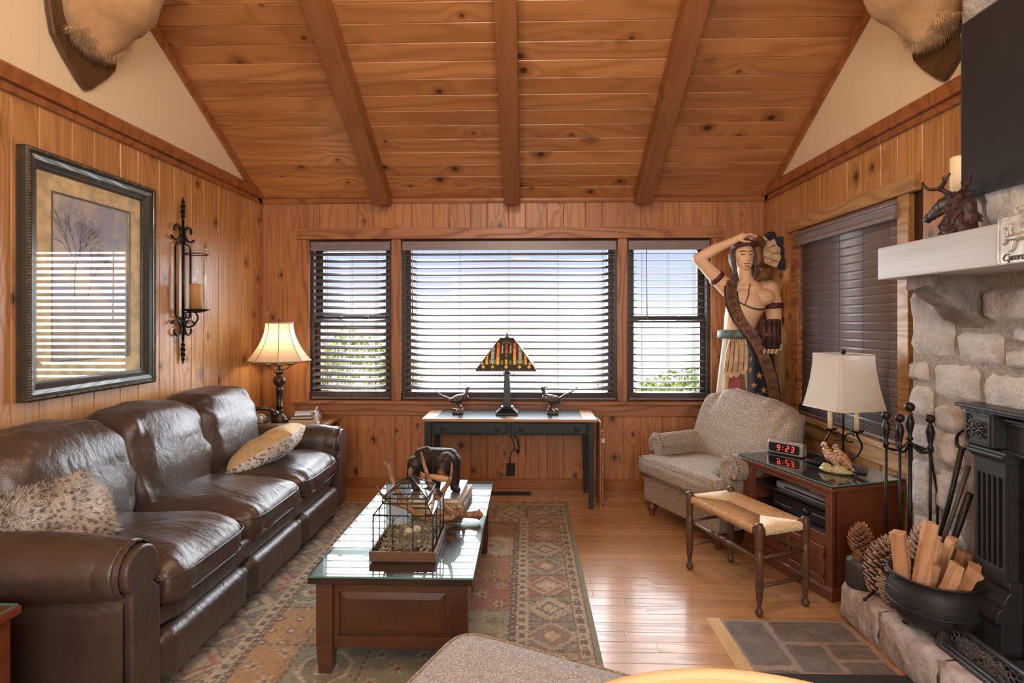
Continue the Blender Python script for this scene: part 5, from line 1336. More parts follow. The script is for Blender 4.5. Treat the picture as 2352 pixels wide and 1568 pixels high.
# corbels carrying the mantel
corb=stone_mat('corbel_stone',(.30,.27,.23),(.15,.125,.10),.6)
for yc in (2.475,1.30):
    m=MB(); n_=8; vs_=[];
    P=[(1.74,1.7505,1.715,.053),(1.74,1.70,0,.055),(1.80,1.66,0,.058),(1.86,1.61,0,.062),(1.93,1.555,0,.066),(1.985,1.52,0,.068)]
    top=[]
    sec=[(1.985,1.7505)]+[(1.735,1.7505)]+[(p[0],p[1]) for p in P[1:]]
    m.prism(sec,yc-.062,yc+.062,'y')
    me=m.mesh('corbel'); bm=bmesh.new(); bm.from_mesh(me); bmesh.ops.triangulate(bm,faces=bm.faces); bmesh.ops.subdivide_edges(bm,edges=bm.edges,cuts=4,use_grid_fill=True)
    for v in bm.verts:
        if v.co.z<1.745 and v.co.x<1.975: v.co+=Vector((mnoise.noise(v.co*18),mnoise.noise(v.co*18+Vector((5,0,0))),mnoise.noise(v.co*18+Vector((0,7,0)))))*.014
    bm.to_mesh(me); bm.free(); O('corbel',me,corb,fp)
# raised hearth
he=T('hearth','raised grey stone hearth ledge in front of the fireplace','hearth',(0,0,0))
O('hearth_core',MB().box(1.662,XF-.002,.7,2.888,0,.188),mortar_m,he)
for ya,yb in ((2.578,2.598),(2.210,2.230),(1.785,1.805),(1.335,1.355)): O('mortar_joint',MB().box(1.648,XF-.004,ya,yb,0,.192),mortar_m,he)
for k,(a,b) in enumerate(((2.593,2.895),(2.225,2.583),(1.80,2.215),(1.35,1.79),(.72,1.34))):
    m=MB(); 
    sec=12; nu=14
    prof=[(1.66,.0),(1.640,.03),(1.634,.08),(1.636,.13),(1.640,.17),(1.652,.192),(1.675,.200),(1.74,.2),(1.80,.2),(1.88,.2),(XF-.002,.2)]
    def fn(u,v,a=a,b=b,k=k):
        i=min(int(round(v*(len(prof)-1))),len(prof)-1); x,z=prof[i]; y=lerp(a,b,u); fr=1 if i<7 else .12
        d=.016*mnoise.noise(Vector((y*13+k,z*22,x*5)))+.008*mnoise.noise(Vector((y*37,z*50,k)))
        ed=min(u,1-u); 
        return (x+d*fr+(.010 if ed==0 and i<7 else 0), y, z-(abs(d)*.5 if i>5 else 0)*(1 if i<8 else .3)) if i>0 else (x,y,0)
    m.grid(fn,34,len(prof)-1)
    o=O('hearth_stone',m,hearthst,he); o.data.flip_normals() if False else None
# slate inset in the floor, with pale wood border
si=T('slate_inset','grey slate paving inset in the floor in front of the hearth','paving',(0,0,0))
O('grout',MB().box(1.0,1.632,1.3,2.852,0.0003,.0045),plain('slate_grout',srgb(150,137,122),.9,bump=.5,bscale=120),si)
slate=stone_mat('slate',(.25,.22,.195),(.15,.14,.13),.4,1.0)
tiles=[(1.012,1.205,2.47,2.845),(1.225,1.625,2.66,2.84),(1.225,1.40,2.43,2.64),(1.42,1.622,2.53,2.645),(1.42,1.622,2.36,2.51),(1.012,1.205,2.12,2.45),(1.225,1.40,2.10,2.41),(1.42,1.622,2.05,2.34),(1.012,1.30,1.75,2.10),(1.32,1.622,1.72,2.03),(1.012,1.622,1.35,1.70)]
for k,(a,b,c,d) in enumerate(tiles):
    m=MB(); rr=random.Random(k)
    def fn(u,v): 
        e=min(u,1-u,v,1-v); x=lerp(a-.004,b+.004,u)+(rr.uniform(-.004,.004) if e==0 else 0); y=lerp(c-.004,d+.004,v)+(rr.uniform(-.004,.004) if e==0 else 0)
        return (x,y,.0035 if e==0 else .0068+.0022*mnoise.noise(Vector((x*16+k,y*16,k))))
    m.grid(fn,9,9); O('slate_tile',m,slate,si)
o=hb(.932,1.0,1.3,2.862,.0003,.009,pine_pale,'border_board',si,axis='y'); o.matrix_world=basis((0,1,0),(-1,0,0),(0,0,1),(.966,2.08,.0048)); 
me=MB().box(-.78,.78,-.034,.034,-.0042,.0042).mesh('border_board'); me.materials.append(wood('pale_border',(.72,.53,.26),(.46,.29,.11),rough=.4,rnd=3,tint=0,knots=0,ringf=30,ringd=1.2)); o.data=me
tag(O('hearth_mat',MB().box(1.02,1.66,1.5,2.40,.0115,.020),plain('charcoal_mat',(.03,.028,.025),.95,bump=.6,bscale=200),bevel=.002),'dark charcoal mat over the slate at the lower right edge','mat')
# ------------------------------------------------------------ mantel, plaque, television
mant_m=wood('whitewashed_wood',(.52,.56,.58),(.36,.38,.39),rough=.42,rnd=2,tint=0,knots=.3,kscale=2.2,kr=.03,ringf=6,ringd=.5,kcol=(.18,.13,.08),fine=.35,spec=.5)
ma=T('mantel_shelf','whitewashed thick wooden mantel shelf on stone corbels','mantel',(0,0,0))
o=O('beam',MB().box(-.93,.93,-.138,.138,-.077,.077),mant_m,ma,bevel=.006,seg=2); o.matrix_world=basis((0,-1,0),(1,0,0),(0,0,1),(1.840,1.761,1.828))
plm=plain('ivory_pewter',(.50,.48,.42),.30,.35,var=.25,bscale=60)
dkp=plain('plaque_recess',(.16,.085,.04),.45,.2,var=.2)
pq=T('relief_plaque','silvery relief plaque with dragon and lettering on the mantel front','plaque',(1.70,1.897,1.838),-PI/2)
# local: +X runs to the viewer's right (world -Y), -Y faces the room
def rrect(w,h,r,top=0,n=5):
    pts=[]
    for cx_,cy_,a0 in ((w-r,-h+r,-PI/2),(w-r,h-r,0),(-w+r,h-r,PI/2),(-w+r,-h+r,PI)):
        for k in range(n+1): a=a0+PI/2*k/n; pts.append((cx_+r*math.cos(a),cy_+r*math.sin(a)))
    return pts
O('backplate',MB().prism(rrect(.105,.088,.016)[::-1],-.007,0,'y'),plm,pq,bevel=.0015)
m=MB(); m.tube([(x,-.008,z) for x,z in rrect(.102,.085,.015)],.0028,6,closed=True)
for k in range(-2,3):
    c=(k*.022,-.008,.092+.010*(1-abs(k)/2)); m.tube([(c[0]+.014*math.cos(2*PI*q/14),c[1]-.002*math.sin(q*2*PI/7),c[2]+.011*math.sin(2*PI*q/14)) for q in range(14)],.0022,5,closed=True)
O('knot_border',m,plm,pq)
# dragon passant in relief, facing the viewer's left
m=MB(); Yd=-.009
m.cap(rib([(-.045,Yd,.005),(-.02,Yd,.004),(.01,Yd,.006),(.035,Yd,.0)],n=3),[.010,.012,.013,.014,.014,.013,.013,.012,.011,.010],8)
m.cap([(-.048,Yd,.008),(-.058,Yd,.028),(-.052,Yd,.044),(-.062,Yd,.050),(-.078,Yd,.044)],[.009,.007,.007,.008,.003],8)
m.cap([(-.062,Yd,.040),(-.076,Yd,.036)],[.004,.002],6); m.cap([(-.05,Yd,.050),(-.044,Yd,.060)],[.003,.001],6)
for p in ([(-.045,Yd,.0),(-.066,Yd,.006),(-.074,Yd,-.012),(-.084,Yd,-.014)],[(-.035,Yd,-.002),(-.040,Yd,-.026),(-.048,Yd,-.040),(-.060,Yd,-.042)],[(.030,Yd,.0),(.022,Yd,-.022),(.030,Yd,-.038),(.016,Yd,-.042)],[(.038,Yd,.0),(.052,Yd,-.018),(.046,Yd,-.036),(.062,Yd,-.042)]): m.cap(rib(p,n=3),[.0075-.0004*i for i in range(len(rib(p,n=3)))],6)
t_=rib([(.036,Yd,.002),(.06,Yd,.004),(.075,Yd,.022),(.066,Yd,.042),(.08,Yd,.058)],n=4); m.tube(t_,[.008-.0003*i for i in range(len(t_))],6)
for k in range(8):
    a=.35+k*.20; L=.052-.002*k; m.cap([(-.005,Yd,.012),(-.005+math.cos(a)*L,Yd-.001,.012+math.sin(a)*L)],[.0045,.0018],6)
O('dragon_relief',m,plm,pq)
fc=bpy.data.curves.new('txt','FONT'); fc.body='Cymru\u00b7Wales'; fc.size=.036; fc.shear=.25; fc.extrude=.0012; fc.align_x='CENTER'; fc.space_character=.86
fo=bpy.data.objects.new('txt',fc); COL.objects.link(fo); bpy.context.view_layer.update()
tm=bpy.data.meshes.new_from_object(fo.evaluated_get(bpy.context.evaluated_depsgraph_get())); bpy.data.objects.remove(fo)
O('lettering',tm,plain('engraved_dark',(.06,.045,.03),.5,var=0),pq,loc=(0,-.0085,-.075),rot=(PI/2,0,0))
def rpatch(): return MB().prism(rrect(.090,.052,.010)[::-1],-.0078,-.0068,'y')
tv=T('television','large flat black television mounted on the stone chimney','television',(1.92,1.79,2.477),0)
O('body',MB().box(.002,.045,-.67,.67,-.382,.382),plain('tv_plastic',(.012,.012,.014),.3,var=0),tv,bevel=.004)
O('bezel',MB().box(-.001,.004,-.67,.67,-.382,-.355).box(-.001,.004,-.67,.67,.372,.382).box(-.001,.004,-.67,-.66,-.355,.372).box(-.001,.004,.66,.67,-.355,.372),plain('gloss_bezel',(.035,.045,.055),.12,var=0),tv)
O('screen',MB().box(0,.003,-.66,.66,-.355,.372),plain('dark_screen',(.030,.030,.032),.45,var=0,spec=.2),tv)
O('wall_bracket',MB().box(.045,.058,-.2,.2,-.15,.15),blk,tv)
# elk bust and candle on the mantel
def elk_col(p,n_):
    t=mnoise.noise(Vector((p.x*50,p.y*50,p.z*50))); c=mixc((.022,.011,.008),(.085,.034,.017),max(0,t+.25)); 
    return mixc(c,(.10,.12,.14),.6) if (p.y>.150 and p.z<.13) or (.03<p.y<.09 and .085<p.z<.12 and p.x<0) else c
m=MB()
m.cap([(0,-.03,.03),(0,-.03,.08),(0,-.015,.13)],[.062,.055,.040],14); m.cap([(0,.0,.03),(.01,.04,.02)],[.045,.02],10); m.cap([(0,-.07,.05),(0,-.075,.12)],[.035,.03],10)
m.cap([(0,-.01,.155),(0,.05,.148),(0,.115,.118),(0,.15,.105)],[.036,.033,.022,.019],12)
m.cap([(-.03,-.03,.17),(-.055,-.04,.185)],[.012,.004],8); m.cap([(.03,-.03,.17),(.055,-.04,.185)],[.012,.004],8)
for s_ in (-1,1):
    P=rib([(s_*.02,.0,.18),(s_*.05,.01,.205),(s_*.075,.035,.21),(s_*.085,.06,.235),(s_*.08,.065,.25)],n=3); m.tube(P,[.011-.0005*i for i in range(len(P))],8); m.cap([(s_*.05,.01,.205),(s_*.05,-.02,.235),(s_*.04,-.03,.26)],[.010,.008,.004],8); m.cap([(s_*.045,-.01,.225),(s_*.06,-.015,.255)],[.007,.003],6)
for k in range(26):
    a=rr.uniform(0,6.28); z=rr.uniform(.01,.10); m.cap([(math.cos(a)*.045,-.03+math.sin(a)*.05,z+.02),(math.cos(a)*.070,-.03+math.sin(a)*.075,z-.002)],[.014,.004],6)
me=sculpt(m,.0038,2,lambda p:.0022*mnoise.noise(Vector((p.x*90,p.y*70,p.z*40))))
tag(O('elk_bust',paint(me,elk_col),painted_matte,loc=(1.80,2.345,1.905)),'small dark bronze elk head bust on the left of the mantel','figurine')
ch=T('candle_holder','dark candle holder behind the elk bust on the mantel','candle holder',(1.940,2.490,1.905))
O('stem',MB().lathe([(0,0),(.036,0),(.036,.01),(.015,.03),(.012,.17),(.03,.2),(.036,.208),(0,.21)],18),iron_m,ch)
tag(O('pillar_candle',MB().lathe([(0,0),(.038,0),(.0385,.165),(.034,.172),(0,.168)],24),candle_m,loc=(1.940,2.490,2.1155)),'cream pillar candle behind the elk bust beside the television','candle')
# ------------------------------------------------------------ cast iron surround
cast=plain('blackened_iron',(.040,.043,.046),.38,.35,bump=.15,bscale=60,var=.12)
su=T('iron_surround','black cast iron fireplace surround with fluted pilaster and scroll rosette','fireplace surround',(0,0,0))
O('shelf',MB().box(1.855,XF,1.17,2.415,1.187,1.202).box(1.868,XF,1.18,2.402,1.176,1.187),cast,su,bevel=.003)
for y0,y1 in ((2.251,2.387),(1.20,1.336)):
    b_=O('rosette_block',MB().box(1.880,XF,y0,y1,1.035,1.176),cast,su,bevel=.003)
    m=MB()
    m.box(1.872,1.881,y0+.006,y1-.006,1.041,1.051).box(1.872,1.881,y0+.006,y1-.006,1.160,1.170).box(1.872,1.881,y0+.006,y0+.016,1.051,1.16).box(1.872,1.881,y1-.016,y1-.006,1.051,1.16)
    O('moulding',m,cast,b_,bevel=.002)
    yc=(y0+y1)/2+.002; zc_=1.104; m=MB()
    for sy in(-1,1):
        for sz in(-1,1):
            pts=[]
            for k in range(22):
                t=k/21; a=(0 if sy>0 else PI)+sy*sz*(-.3-t*2.0*PI*1.0); r=.0195*(1-.68*t); pts.append((1.868,yc+sy*.021+math.cos(a)*r,zc_+sz*.021+math.sin(a)*r))
            m.tube(pts,.0042,6)
    m.ell((1.868,yc,zc_),(.006,.006,.006),8,6); m.lathe([(0,0),(.005,0),(.004,.004),(0,.005)],8,M=Matrix.Translation((1.879,y1-.03,1.148))@Matrix.Rotation(-PI/2,4,'Y'))
    O('scroll_rosette',m,cast,b_)
O('frieze',MB().box(1.935,XF,1.336,2.251,1.03,1.176).box(1.905,XF,1.336,2.251,1.150,1.162).box(1.92,XF,1.336,2.251,1.135,1.150).box(1.912,XF,1.336,2.251,1.018,1.034),cast,su,bevel=.003)
for sg,ya in ((1,2.21),(-1,1.37)):
    yb=ya+sg*.15; y0,y1=min(ya,yb),max(ya,yb)
    O('capital',MB().prism([(1.885,1.030),(1.885,1.024),(1.872,1.014),(1.872,1.004),(1.888,.996),(1.892,.985),(XF,.985),(XF,1.030)],y0-.012,y1+.012,'y'),cast,su,bevel=.002)
    pl=O('pilaster',MB().box(1.912,XF,y0,y1,.50,.985),cast,su)
    m=MB(); zt_,zb2=.925,.56; ns_=5; w_=(y1-y0-.024)/ns_
    O('face_frame',MB().box(1.895,1.912,y0,y1,zt_,.985).box(1.895,1.912,y0,y1,.50,zb2).box(1.895,1.912,y0,y0+.014,zb2,zt_).box(1.895,1.912,y1-.014,y1,zb2,zt_),cast,pl,bevel=.0015)
    for k in range(ns_-1):
        yk=y0+.012+w_*(k+1); O('flute_rib',MB().box(1.895,1.912,yk-.0045,yk+.0045,zb2-.002,zt_+.002),cast,pl,bevel=.002)
    m=MB()
    for k in range(ns_):
        yc=y0+.012+w_*(k+.5)
        for z_,s_ in ((zt_,1),(zb2,-1)):
            # rounded ends of the flutes
            r=w_/2-.003; pts=[(yc-w_/2-.001,z_+s_*.001)]+[(yc-math.cos(PI*q/6)*r,z_-s_*(.012)+s_*math.sin(PI*q/6)*.011) for q in range(7)]+[(yc+w_/2+.001,z_+s_*.001)]
            m.prism(pts if s_<0 else pts[::-1],1.896,1.911,'x')
    O('flute_ends',m,cast,pl)
    O('base_moulding',MB().prism([(1.900,.52),(1.895,.50),(1.902,.48),(1.885,.46),(1.878,.44),(1.868,.435),(1.868,.415),(1.850,.40),(1.846,.375),(1.846,.36),(XF,.36),(XF,.52)],y0-.020,y1+.020,'y'),cast,su,bevel=.002)
    O('plinth',MB().box(1.870,XF,y0-.015,y1+.015,.2,.36),cast,su,bevel=.003)
O('inner_frame',MB().box(1.948,XF,2.11,2.205,.2,1.02).box(1.948,XF,1.375,1.45,.2,1.02).box(1.948,XF,1.45,2.11,.93,1.02),plain('inner_black',(.02,.018,.017),.4,.3,var=.1),su,bevel=.003)
O('damper_knob',MB().ell((1.925,2.13,.85),(.02,.016,.012),12,8).cyl((1.925,2.13,.85),(1.955,2.13,.85),.005),plain('steel_knob',(.25,.25,.25),.3,.8,var=0),su)
# ornate fender and pan on the hearth
fe=T('iron_fender','ornate scrolled cast iron fender lying along the hearth edge','fender',(1.735,2.32,.2)); 
steel=plain('grey_iron',(.075,.080,.085),.40,.5,bump=.3,bscale=60,var=.2)
tilt=Matrix.Identity(4)
O('end_post',MB().prism([(-.03,0),(.035,0),(.028,.09),(.012,.135),(-.008,.135),(-.022,.09)],-.03,.0,'y'),steel,fe,bevel=.004)
O('lower_rail',MB().box(-.030,.004,-.92,-.0,.0,.020).box(-.022,.0,-.92,-.0,.020,.034),steel,fe,bevel=.003)
O('upper_rail',MB().tube([(.012,-.02,.112),(.012,-.92,.112)],.011,8),steel,fe)
m=MB()
for k in range(34):
    y=-.035-k*.026; s_=1 if k%2 else -1
    for q in (0,1):
        pts=[]
        for j in range(12): t=j/11; a=s_*(PI*.2+t*1.7*PI)+q*PI; r=.017*(1-.55*t); pts.append((-.004+.5*(.055+math.sin(a)*r)*.25+q*.006,y+math.cos(a)*r,.056+q*.030+math.sin(a)*r*.9))
        m.tube(pts,.0036,5)
o=O('scrollwork',m,steel,fe); o['kind']='stuff'
m=MB()
for k in range(60): m.ell((-.030,-.01-k*.0152,.010),(.004,.006,.006),6,4)
o=O('beading',m,steel,fe); o['kind']='stuff'
tag(O('iron_pan',MB().lathe([(0,0),(.09,0),(.10,.055),(.108,.058),(.108,.064),(.098,.063),(.088,.008),(0,.008)],28),cast,loc=(1.865,2.015,.2)),'round black iron pan on the hearth inside the fender','pan')
# ------------------------------------------------------------ iron pot of firewood
po=T('iron_pot','big black cast iron kettle pot holding split firewood','pot',(1.775,2.425,.2))
O('bowl',MB().lathe([(0,.02),(.07,.022),(.125,.045),(.155,.085),(.168,.13),(.168,.165),(.158,.205),(.152,.225),(.158,.240),(.170,.248),(.172,.254),(.160,.252),(.148,.235),(.145,.20),(.15,.15),(.12,.06),(0,.035)],44),plain('seasoned_iron',(.024,.024,.025),.55,.2,bump=.3,bscale=40,var=.2),po)
for z_,r_ in ((.125,.1685),(.178,.1665)): O('band',MB().tube([(r_*math.cos(2*PI*k/40),r_*math.sin(2*PI*k/40),z_) for k in range(40)],.0028,6,closed=True),cast,po)
for k in range(3): a=k*2*PI/3+.4; O('foot',MB().cyl((math.cos(a)*.09,math.sin(a)*.09,.04),(math.cos(a)*.10,math.sin(a)*.10,0),.013,8),cast,po)
for s_ in (-1,1): a=-.9 if s_>0 else 2.24; c_,d_=math.cos(a),math.sin(a); O('lug',MB().tube(rib([(c_*.160-d_*.02,d_*.160+c_*.02,.232),(c_*.19-d_*.012,d_*.19+c_*.012,.222),(c_*.195,d_*.195,.20),(c_*.19+d_*.012,d_*.19-c_*.012,.182),(c_*.160+d_*.02,d_*.160-c_*.02,.178)]),.006,6),cast,po)
def split_log(name,label,p0,p1,w,h,seed,roll=0):
    p0,p1=Vector(p0),Vector(p1); L=(p1-p0).length; r_=random.Random(seed)
    sec=[(-w/2,-h/2),(w/2,-h/2+h*.15*r_.random()),(w/2*r_.uniform(.7,1),h/2),(-w/2*r_.uniform(.3,.9),h/2*r_.uniform(.8,1))]
    m=MB(); nn=7; n_=len(sec); vs_=[];fs=[]
    for i in range(nn+1):
        for a,b in sec: vs_.append((L*i/nn-L/2, a+r_.uniform(-.003,.003), b+r_.uniform(-.003,.003)))
    for i in range(nn):
        for k in range(n_): l=(k+1)%n_; fs.append((i*n_+k,(i+1)*n_+k,(i+1)*n_+l,i*n_+l))
    fs+= [list(range(n_)),[nn*n_+k for k in range(n_)][::-1]]
    m.add(vs_,fs)
    o=O(name,m,logm if not seed%4==3 else logm2,bevel=.002)
    d=(p1-p0).normalized(); q=d.to_track_quat('X','Z'); o.rotation_mode='QUATERNION'; from mathutils import Quaternion
    o.rotation_quaternion=q@Quaternion((1,0,0),roll); o.location=(p0+p1)/2
    tag(o,label,'firewood','split firewood in the iron pot'); return o
logm=wood('split_pine',(.74,.47,.27),(.42,.21,.095),rough=.7,rnd=9,tint=.5,knots=0,ringf=30,ringd=1.0,fine=.5,spec=.2,bumps=.6)
logm2=wood('split_bark',(.34,.19,.10),(.12,.065,.035),rough=.8,rnd=9,tint=.2,knots=0,ringf=30,ringd=1.0,fine=.6,spec=.15,bumps=.9)
LG=[((1.680,2.46,.30),(1.632,2.44,.625),.055,.05,1,.3,'thick pale split log standing leftmost in the pot'),
((1.69,2.41,.30),(1.715,2.36,.695),.048,.045,2,.9,'tallest narrow split log standing up out of the pot'),
((1.76,2.50,.29),(1.80,2.44,.60),.075,.04,5,.2,'brown split log behind the tall narrow one'),
((1.73,2.34,.32),(1.785,2.31,.545),.060,.03,4,.4,'pale splintered split log in front of the pile'),
((1.80,2.36,.31),(1.850,2.30,.535),.095,.045,6,.1,'wide flat orange split log at the front centre of the pile'),
((1.84,2.42,.30),(1.895,2.40,.555),.06,.045,7,.5,'bark dark split log toward the back right of the pile'),
((1.85,2.52,.30),(1.88,2.46,.59),.07,.04,8,.2,'split log at the back of the pile, square end up'),
((1.80,2.54,.29),(1.83,2.50,.57),.05,.05,9,.8,'small split log low at the back of the pile'),
((1.86,2.36,.32),(1.920,2.33,.535),.050,.04,10,1.0,'slanting narrow split log second from the right'),
((1.875,2.32,.34),(1.945,2.28,.515),.045,.035,12,.3,'rightmost short split log resting on the rim'),
((1.74,2.44,.29),(1.765,2.40,.50),.05,.04,13,.3,'short split log sunk low in the middle')]
for k,(a,b,w_,h_,s_,ro,lab) in enumerate(LG): split_log('firewood_log',lab,a,b,w_,h_,s_,ro)
# ------------------------------------------------------------ pine cones, jar
def pinecone(label,loc,H_,R_,rot,col,seed=0,up=1):
    t=T('pine_cone',label,'pine cone',loc,rot=rot,group='pine cones on the hearth')
    O('core',MB().lathe([(0,0),(R_*.45,H_*.05),(R_*.55,H_*.35),(R_*.35,H_*.8),(0,H_*.97)],10),plain('cone_core',(.07,.04,.025),.8),t)
    m=MB(); n_=int(100*max(1,H_/.25)); ga=2.39996; r_=random.Random(seed)
    for k in range(n_):
        f=(k+.5)/n_; z=H_*(.03+.94*f); prof=math.sin(PI*min(1,(f*.86+.12)))**.75; r=R_*prof; a=k*ga
        L=R_*.62*(.55+.45*prof); w_=R_*.40*(.5+.5*prof); th=.0035*H_/.2
        up_=.25+.75*f
        d=Vector((math.cos(a),math.sin(a),0)); s_=Vector((-math.sin(a),math.cos(a),0)); base=d*(r*.35)+Vector((0,0,z-.02*H_)); tip=d*(r*1.0+.002*r_.random())+Vector((0,0,z+L*.35*up_)); mid=base.lerp(tip,.6)+Vector((0,0,-.003))
        vs_=[base-s_*w_*.25,base+s_*w_*.25,mid+s_*w_*.5,tip+s_*w_*.28+Vector((0,0,.003)),tip+d*.002+Vector((0,0,.006)),tip-s_*w_*.28+Vector((0,0,.003)),mid-s_*w_*.5]
        lo_=[v-Vector((0,0,th*1.4)) for v in vs_]
        n7=7; m.add(vs_+lo_,[(0,1,2,6),(6,2,3,5),(5,3,4),(7,13,9,8),(13,12,10,9),(12,11,10)]+[(i,n7+i,n7+(i+1)%n7,(i+1)%n7) for i in range(n7)],mi=0)
    o=O('scales',m,col,t); o['kind']='stuff'; return t
def cone_mat(nm,a,b):
    n=N(nm); v=n.obj(); c=n.mix(n.ss(n.noise(v,60,3),.35,.65),a,b); n.set(color=c,rough=.7,spec=.3); n.bump(n.noise(v,200,2),.4,.002); return n.m
cgrey=cone_mat('weathered_cone',(.62,.47,.38),(.34,.21,.15)); cbrn=cone_mat('brown_cone',(.48,.27,.14),(.25,.12,.055)); cpale=cone_mat('pale_cone',(.72,.60,.52),(.42,.30,.23))
pinecone('tallest pine cone, leaning, in the middle of the hearth group',(1.735,2.745,.2),.30,.085,(.05,.17,0),cgrey,1)
pinecone('pale pine cone half hidden by the iron pot',(1.745,2.635,.2),.20,.062,(0,-.10,0),cpale,2)
pinecone('pine cone peeping out behind the firewood',(1.845,2.60,.2),.42,.070,(0,.0,0),cpale,4)
jar=T('stoneware_jar','small dark grey stoneware jar at the hearth end','jar',(1.70,2.83,.2))
O('body',MB().lathe([(0,0),(.058,0),(.062,.01),(.062,.115),(.056,.135),(.040,.142),(.040,.150),(.034,.150),(.034,.13),(0,.12)],28),plain('charcoal_stoneware',(.040,.038,.036),.5,bump=.2),jar)
pinecone('brown open pine cone standing in the stoneware jar',(1.715,2.85,.345),.17,.060,(0,.05,0),cbrn,7)
pinecone('tiny light brown pine cone on the jar rim',(1.672,2.795,.345),.038,.022,(0,0,0),cbrn,8)
# ------------------------------------------------------------ fire tools
ft=T('fire_tool_stand','black iron fire tool stand with ball topped handle','fire tools',(1.89,2.74,.2))
def ballh(m,x,y,z,s_=1.0): m.lathe([(0,.0),(.012*s_,.0),(.015*s_,.010),(.008*s_,.022),(.014*s_,.055),(.019*s_,.085),(.013*s_,.115),(.007*s_,.122),(.009*s_,.128)],14,(x,y,z)); m.ell((x,y,z+.148*s_),.021*s_,14,10); return m
O('base',MB().lathe([(0,0),(.075,0),(.08,.012),(.03,.03),(.012,.04)],24),iron_m,ft)
O('post',MB().cyl((0,0,.02),(0,0,.75),.0105,10),iron_m,ft)
O('handle',ballh(MB(),0,0,.765,1.1),iron_m,ft)
HK=[(-.105,.015),(-.085,-.055),(.045,-.075),(.105,.0)]
m=MB()
for x,y in HK: m.tube(rib([(0,0,.76),(x*.5,y*.5,.715),(x,y,.725),(x*1.12,y*1.12,.735)]),.0065,6)
m.tube(rib([(0,0,.75),(.09,-.03,.715),(.16,-.045,.70)]),.006,6)
O('hook_arms',m,iron_m,ft)
def tool(kind_,label,x,y,dz=.735,lean=(0,0)):
    t=T('fire_tool',label,'fire tool',(1.89+x,2.74+y,.2),rot=(lean[0],lean[1],0),group='hanging fire tools')
    O('handle',ballh(MB(),0,0,dz),iron_m,t); O('shaft',MB().tube([(0,0,dz),(0,0,.20)],.0068,8),iron_m,t)
    if kind_=='poker': O('hook',MB().tube(rib([(0,0,.21),(0,0,.12),(0,0,.09)])+rib([(0,0,.16),(-.03,0,.15),(-.05,0,.165),(-.052,0,.185)]),.0065,6),iron_m,t)
    if kind_=='shovel': O('blade',MB().prism([(-.045,.02),(.045,.02),(.045,.14),(.02,.20),(-.02,.20),(-.045,.14)],-.004,.004,'y'),iron_m,t)
    if kind_=='brush':
        m=MB(); rr_=random.Random(1)
        for k in range(150):
            z=rr_.uniform(.06,.21); a=rr_.uniform(0,6.28); r=.034*math.sin(PI*((z-.05)/.17))**.6+.006; m.tube([(0,0,z+.01),(math.cos(a)*r,math.sin(a)*r,z-.006)],.0013,3)
        m.cyl((0,0,.05),(0,0,.21),.007,6); o=O('bristles',m,blk,t); o['kind']='stuff'
    if kind_=='tongs': O('tong_arm',MB().tube(rib([(0,0,dz),(.02,0,.6),(.035,0,.5),(.028,0,.2),(.02,0,.06)]),.006,6),iron_m,t); O('tong_grip',MB().lathe([(0,0),(.014,.0),(.014,.004),(0,.004)],10,(.02,0,.055)),iron_m,t)
    return t
tool('poker','leftmost hanging fire poker with curved hook',HK[0][0],HK[0][1]); tool('shovel','fire shovel hanging second from the left of the stand',HK[1][0],HK[1][1])
tool('tongs','fire tongs with bowed arms hanging in front of the stand post',HK[2][0],HK[2][1]); tool('brush','fire brush with black bristles hanging at the right of the stand',HK[3][0],HK[3][1])
def rod(label,p0,p1,r,ring_=False,mat=None):
    p0,p1=Vector(p0),Vector(p1); t=T('fire_iron',label,'fire iron',tuple(p0),group='iron rods leaning beside the surround')
    d=p1-p0; O('shaft',MB().tube([(0,0,0),tuple(d*.5),tuple(d)],[r*.8,r,r],8),mat or iron_m,t)
    if ring_:
        u=d.normalized(); s_=Vector((.25,-.95,0)).normalized(); c=d+u*.045
        O('ring',MB().tube([tuple(c+u*math.cos(2*PI*k/20)*.045+s_*math.sin(2*PI*k/20)*.032) for k in range(20)],.0075,6,closed=True),iron_m,t)
    return t
rod('long iron rod with a ring handle leaning against the stone',(1.905,2.66,.205),(1.935,2.475,.985),.011,True)
rod('square iron bar leaning across behind the firewood',(1.84,2.60,.205),(1.925,2.425,.92),.010,mat=plain('brown_iron',(.06,.045,.035),.5,.4))
rod('thick dark rod leaning lowest beside the fluted pilaster',(1.885,2.60,.205),(1.93,2.425,.80),.014)
tag(O('fire_poker',MB().tube([(1.625,2.66,.215),(1.68,2.70,.222),(1.80,2.79,.24)],[.005,.006,.007],8).ell((1.622,2.658,.216),.009,8,6),iron_m),'short iron poker lying on the hearth under the pine cones','fire tool')
# ------------------------------------------------------------ media cabinet
cab=T('media_cabinet','cherry media cabinet with glass top, open shelf and two doors','cabinet',(1.558,3.3945,0),math.radians(-73.1))
w_=.388; D=.525; cz=.642
def cyard(x0,x1,y0,y1,z0,z1): return MB().box(x0,x1,y0,y1,z0,z1)
cwood=wood('cherry_case',(.18,.055,.026),(.070,.020,.010),rough=.30,rnd=3,tint=0,knots=0,ringf=6,ringd=.7,coat=.3)
topb=plain('black_top_edge',(.02,.017,.016),.3)
O('top',MB().box(-w_,w_,0,D,cz-.030,cz-.008),cwood,cab,bevel=.004,seg=2); O('top_inset',MB().box(-w_+.002,w_-.002,.002,D-.002,cz-.008,cz-.0),topb,cab)
glass_sheet(-w_+.002,w_-.002,.002,D-.002,cz,cz+.007,cab)
CZ=cz+.007
f=.025; a,b=-w_+.03,w_-.03
O('side_panel',MB().box(b-.02,b,f+.02,D-.01,.05,cz-.03),cwood,cab,bevel=.002)
O('side_panel',MB().box(a,a+.02,f+.02,D-.01,.05,cz-.03),cwood,cab,bevel=.002)
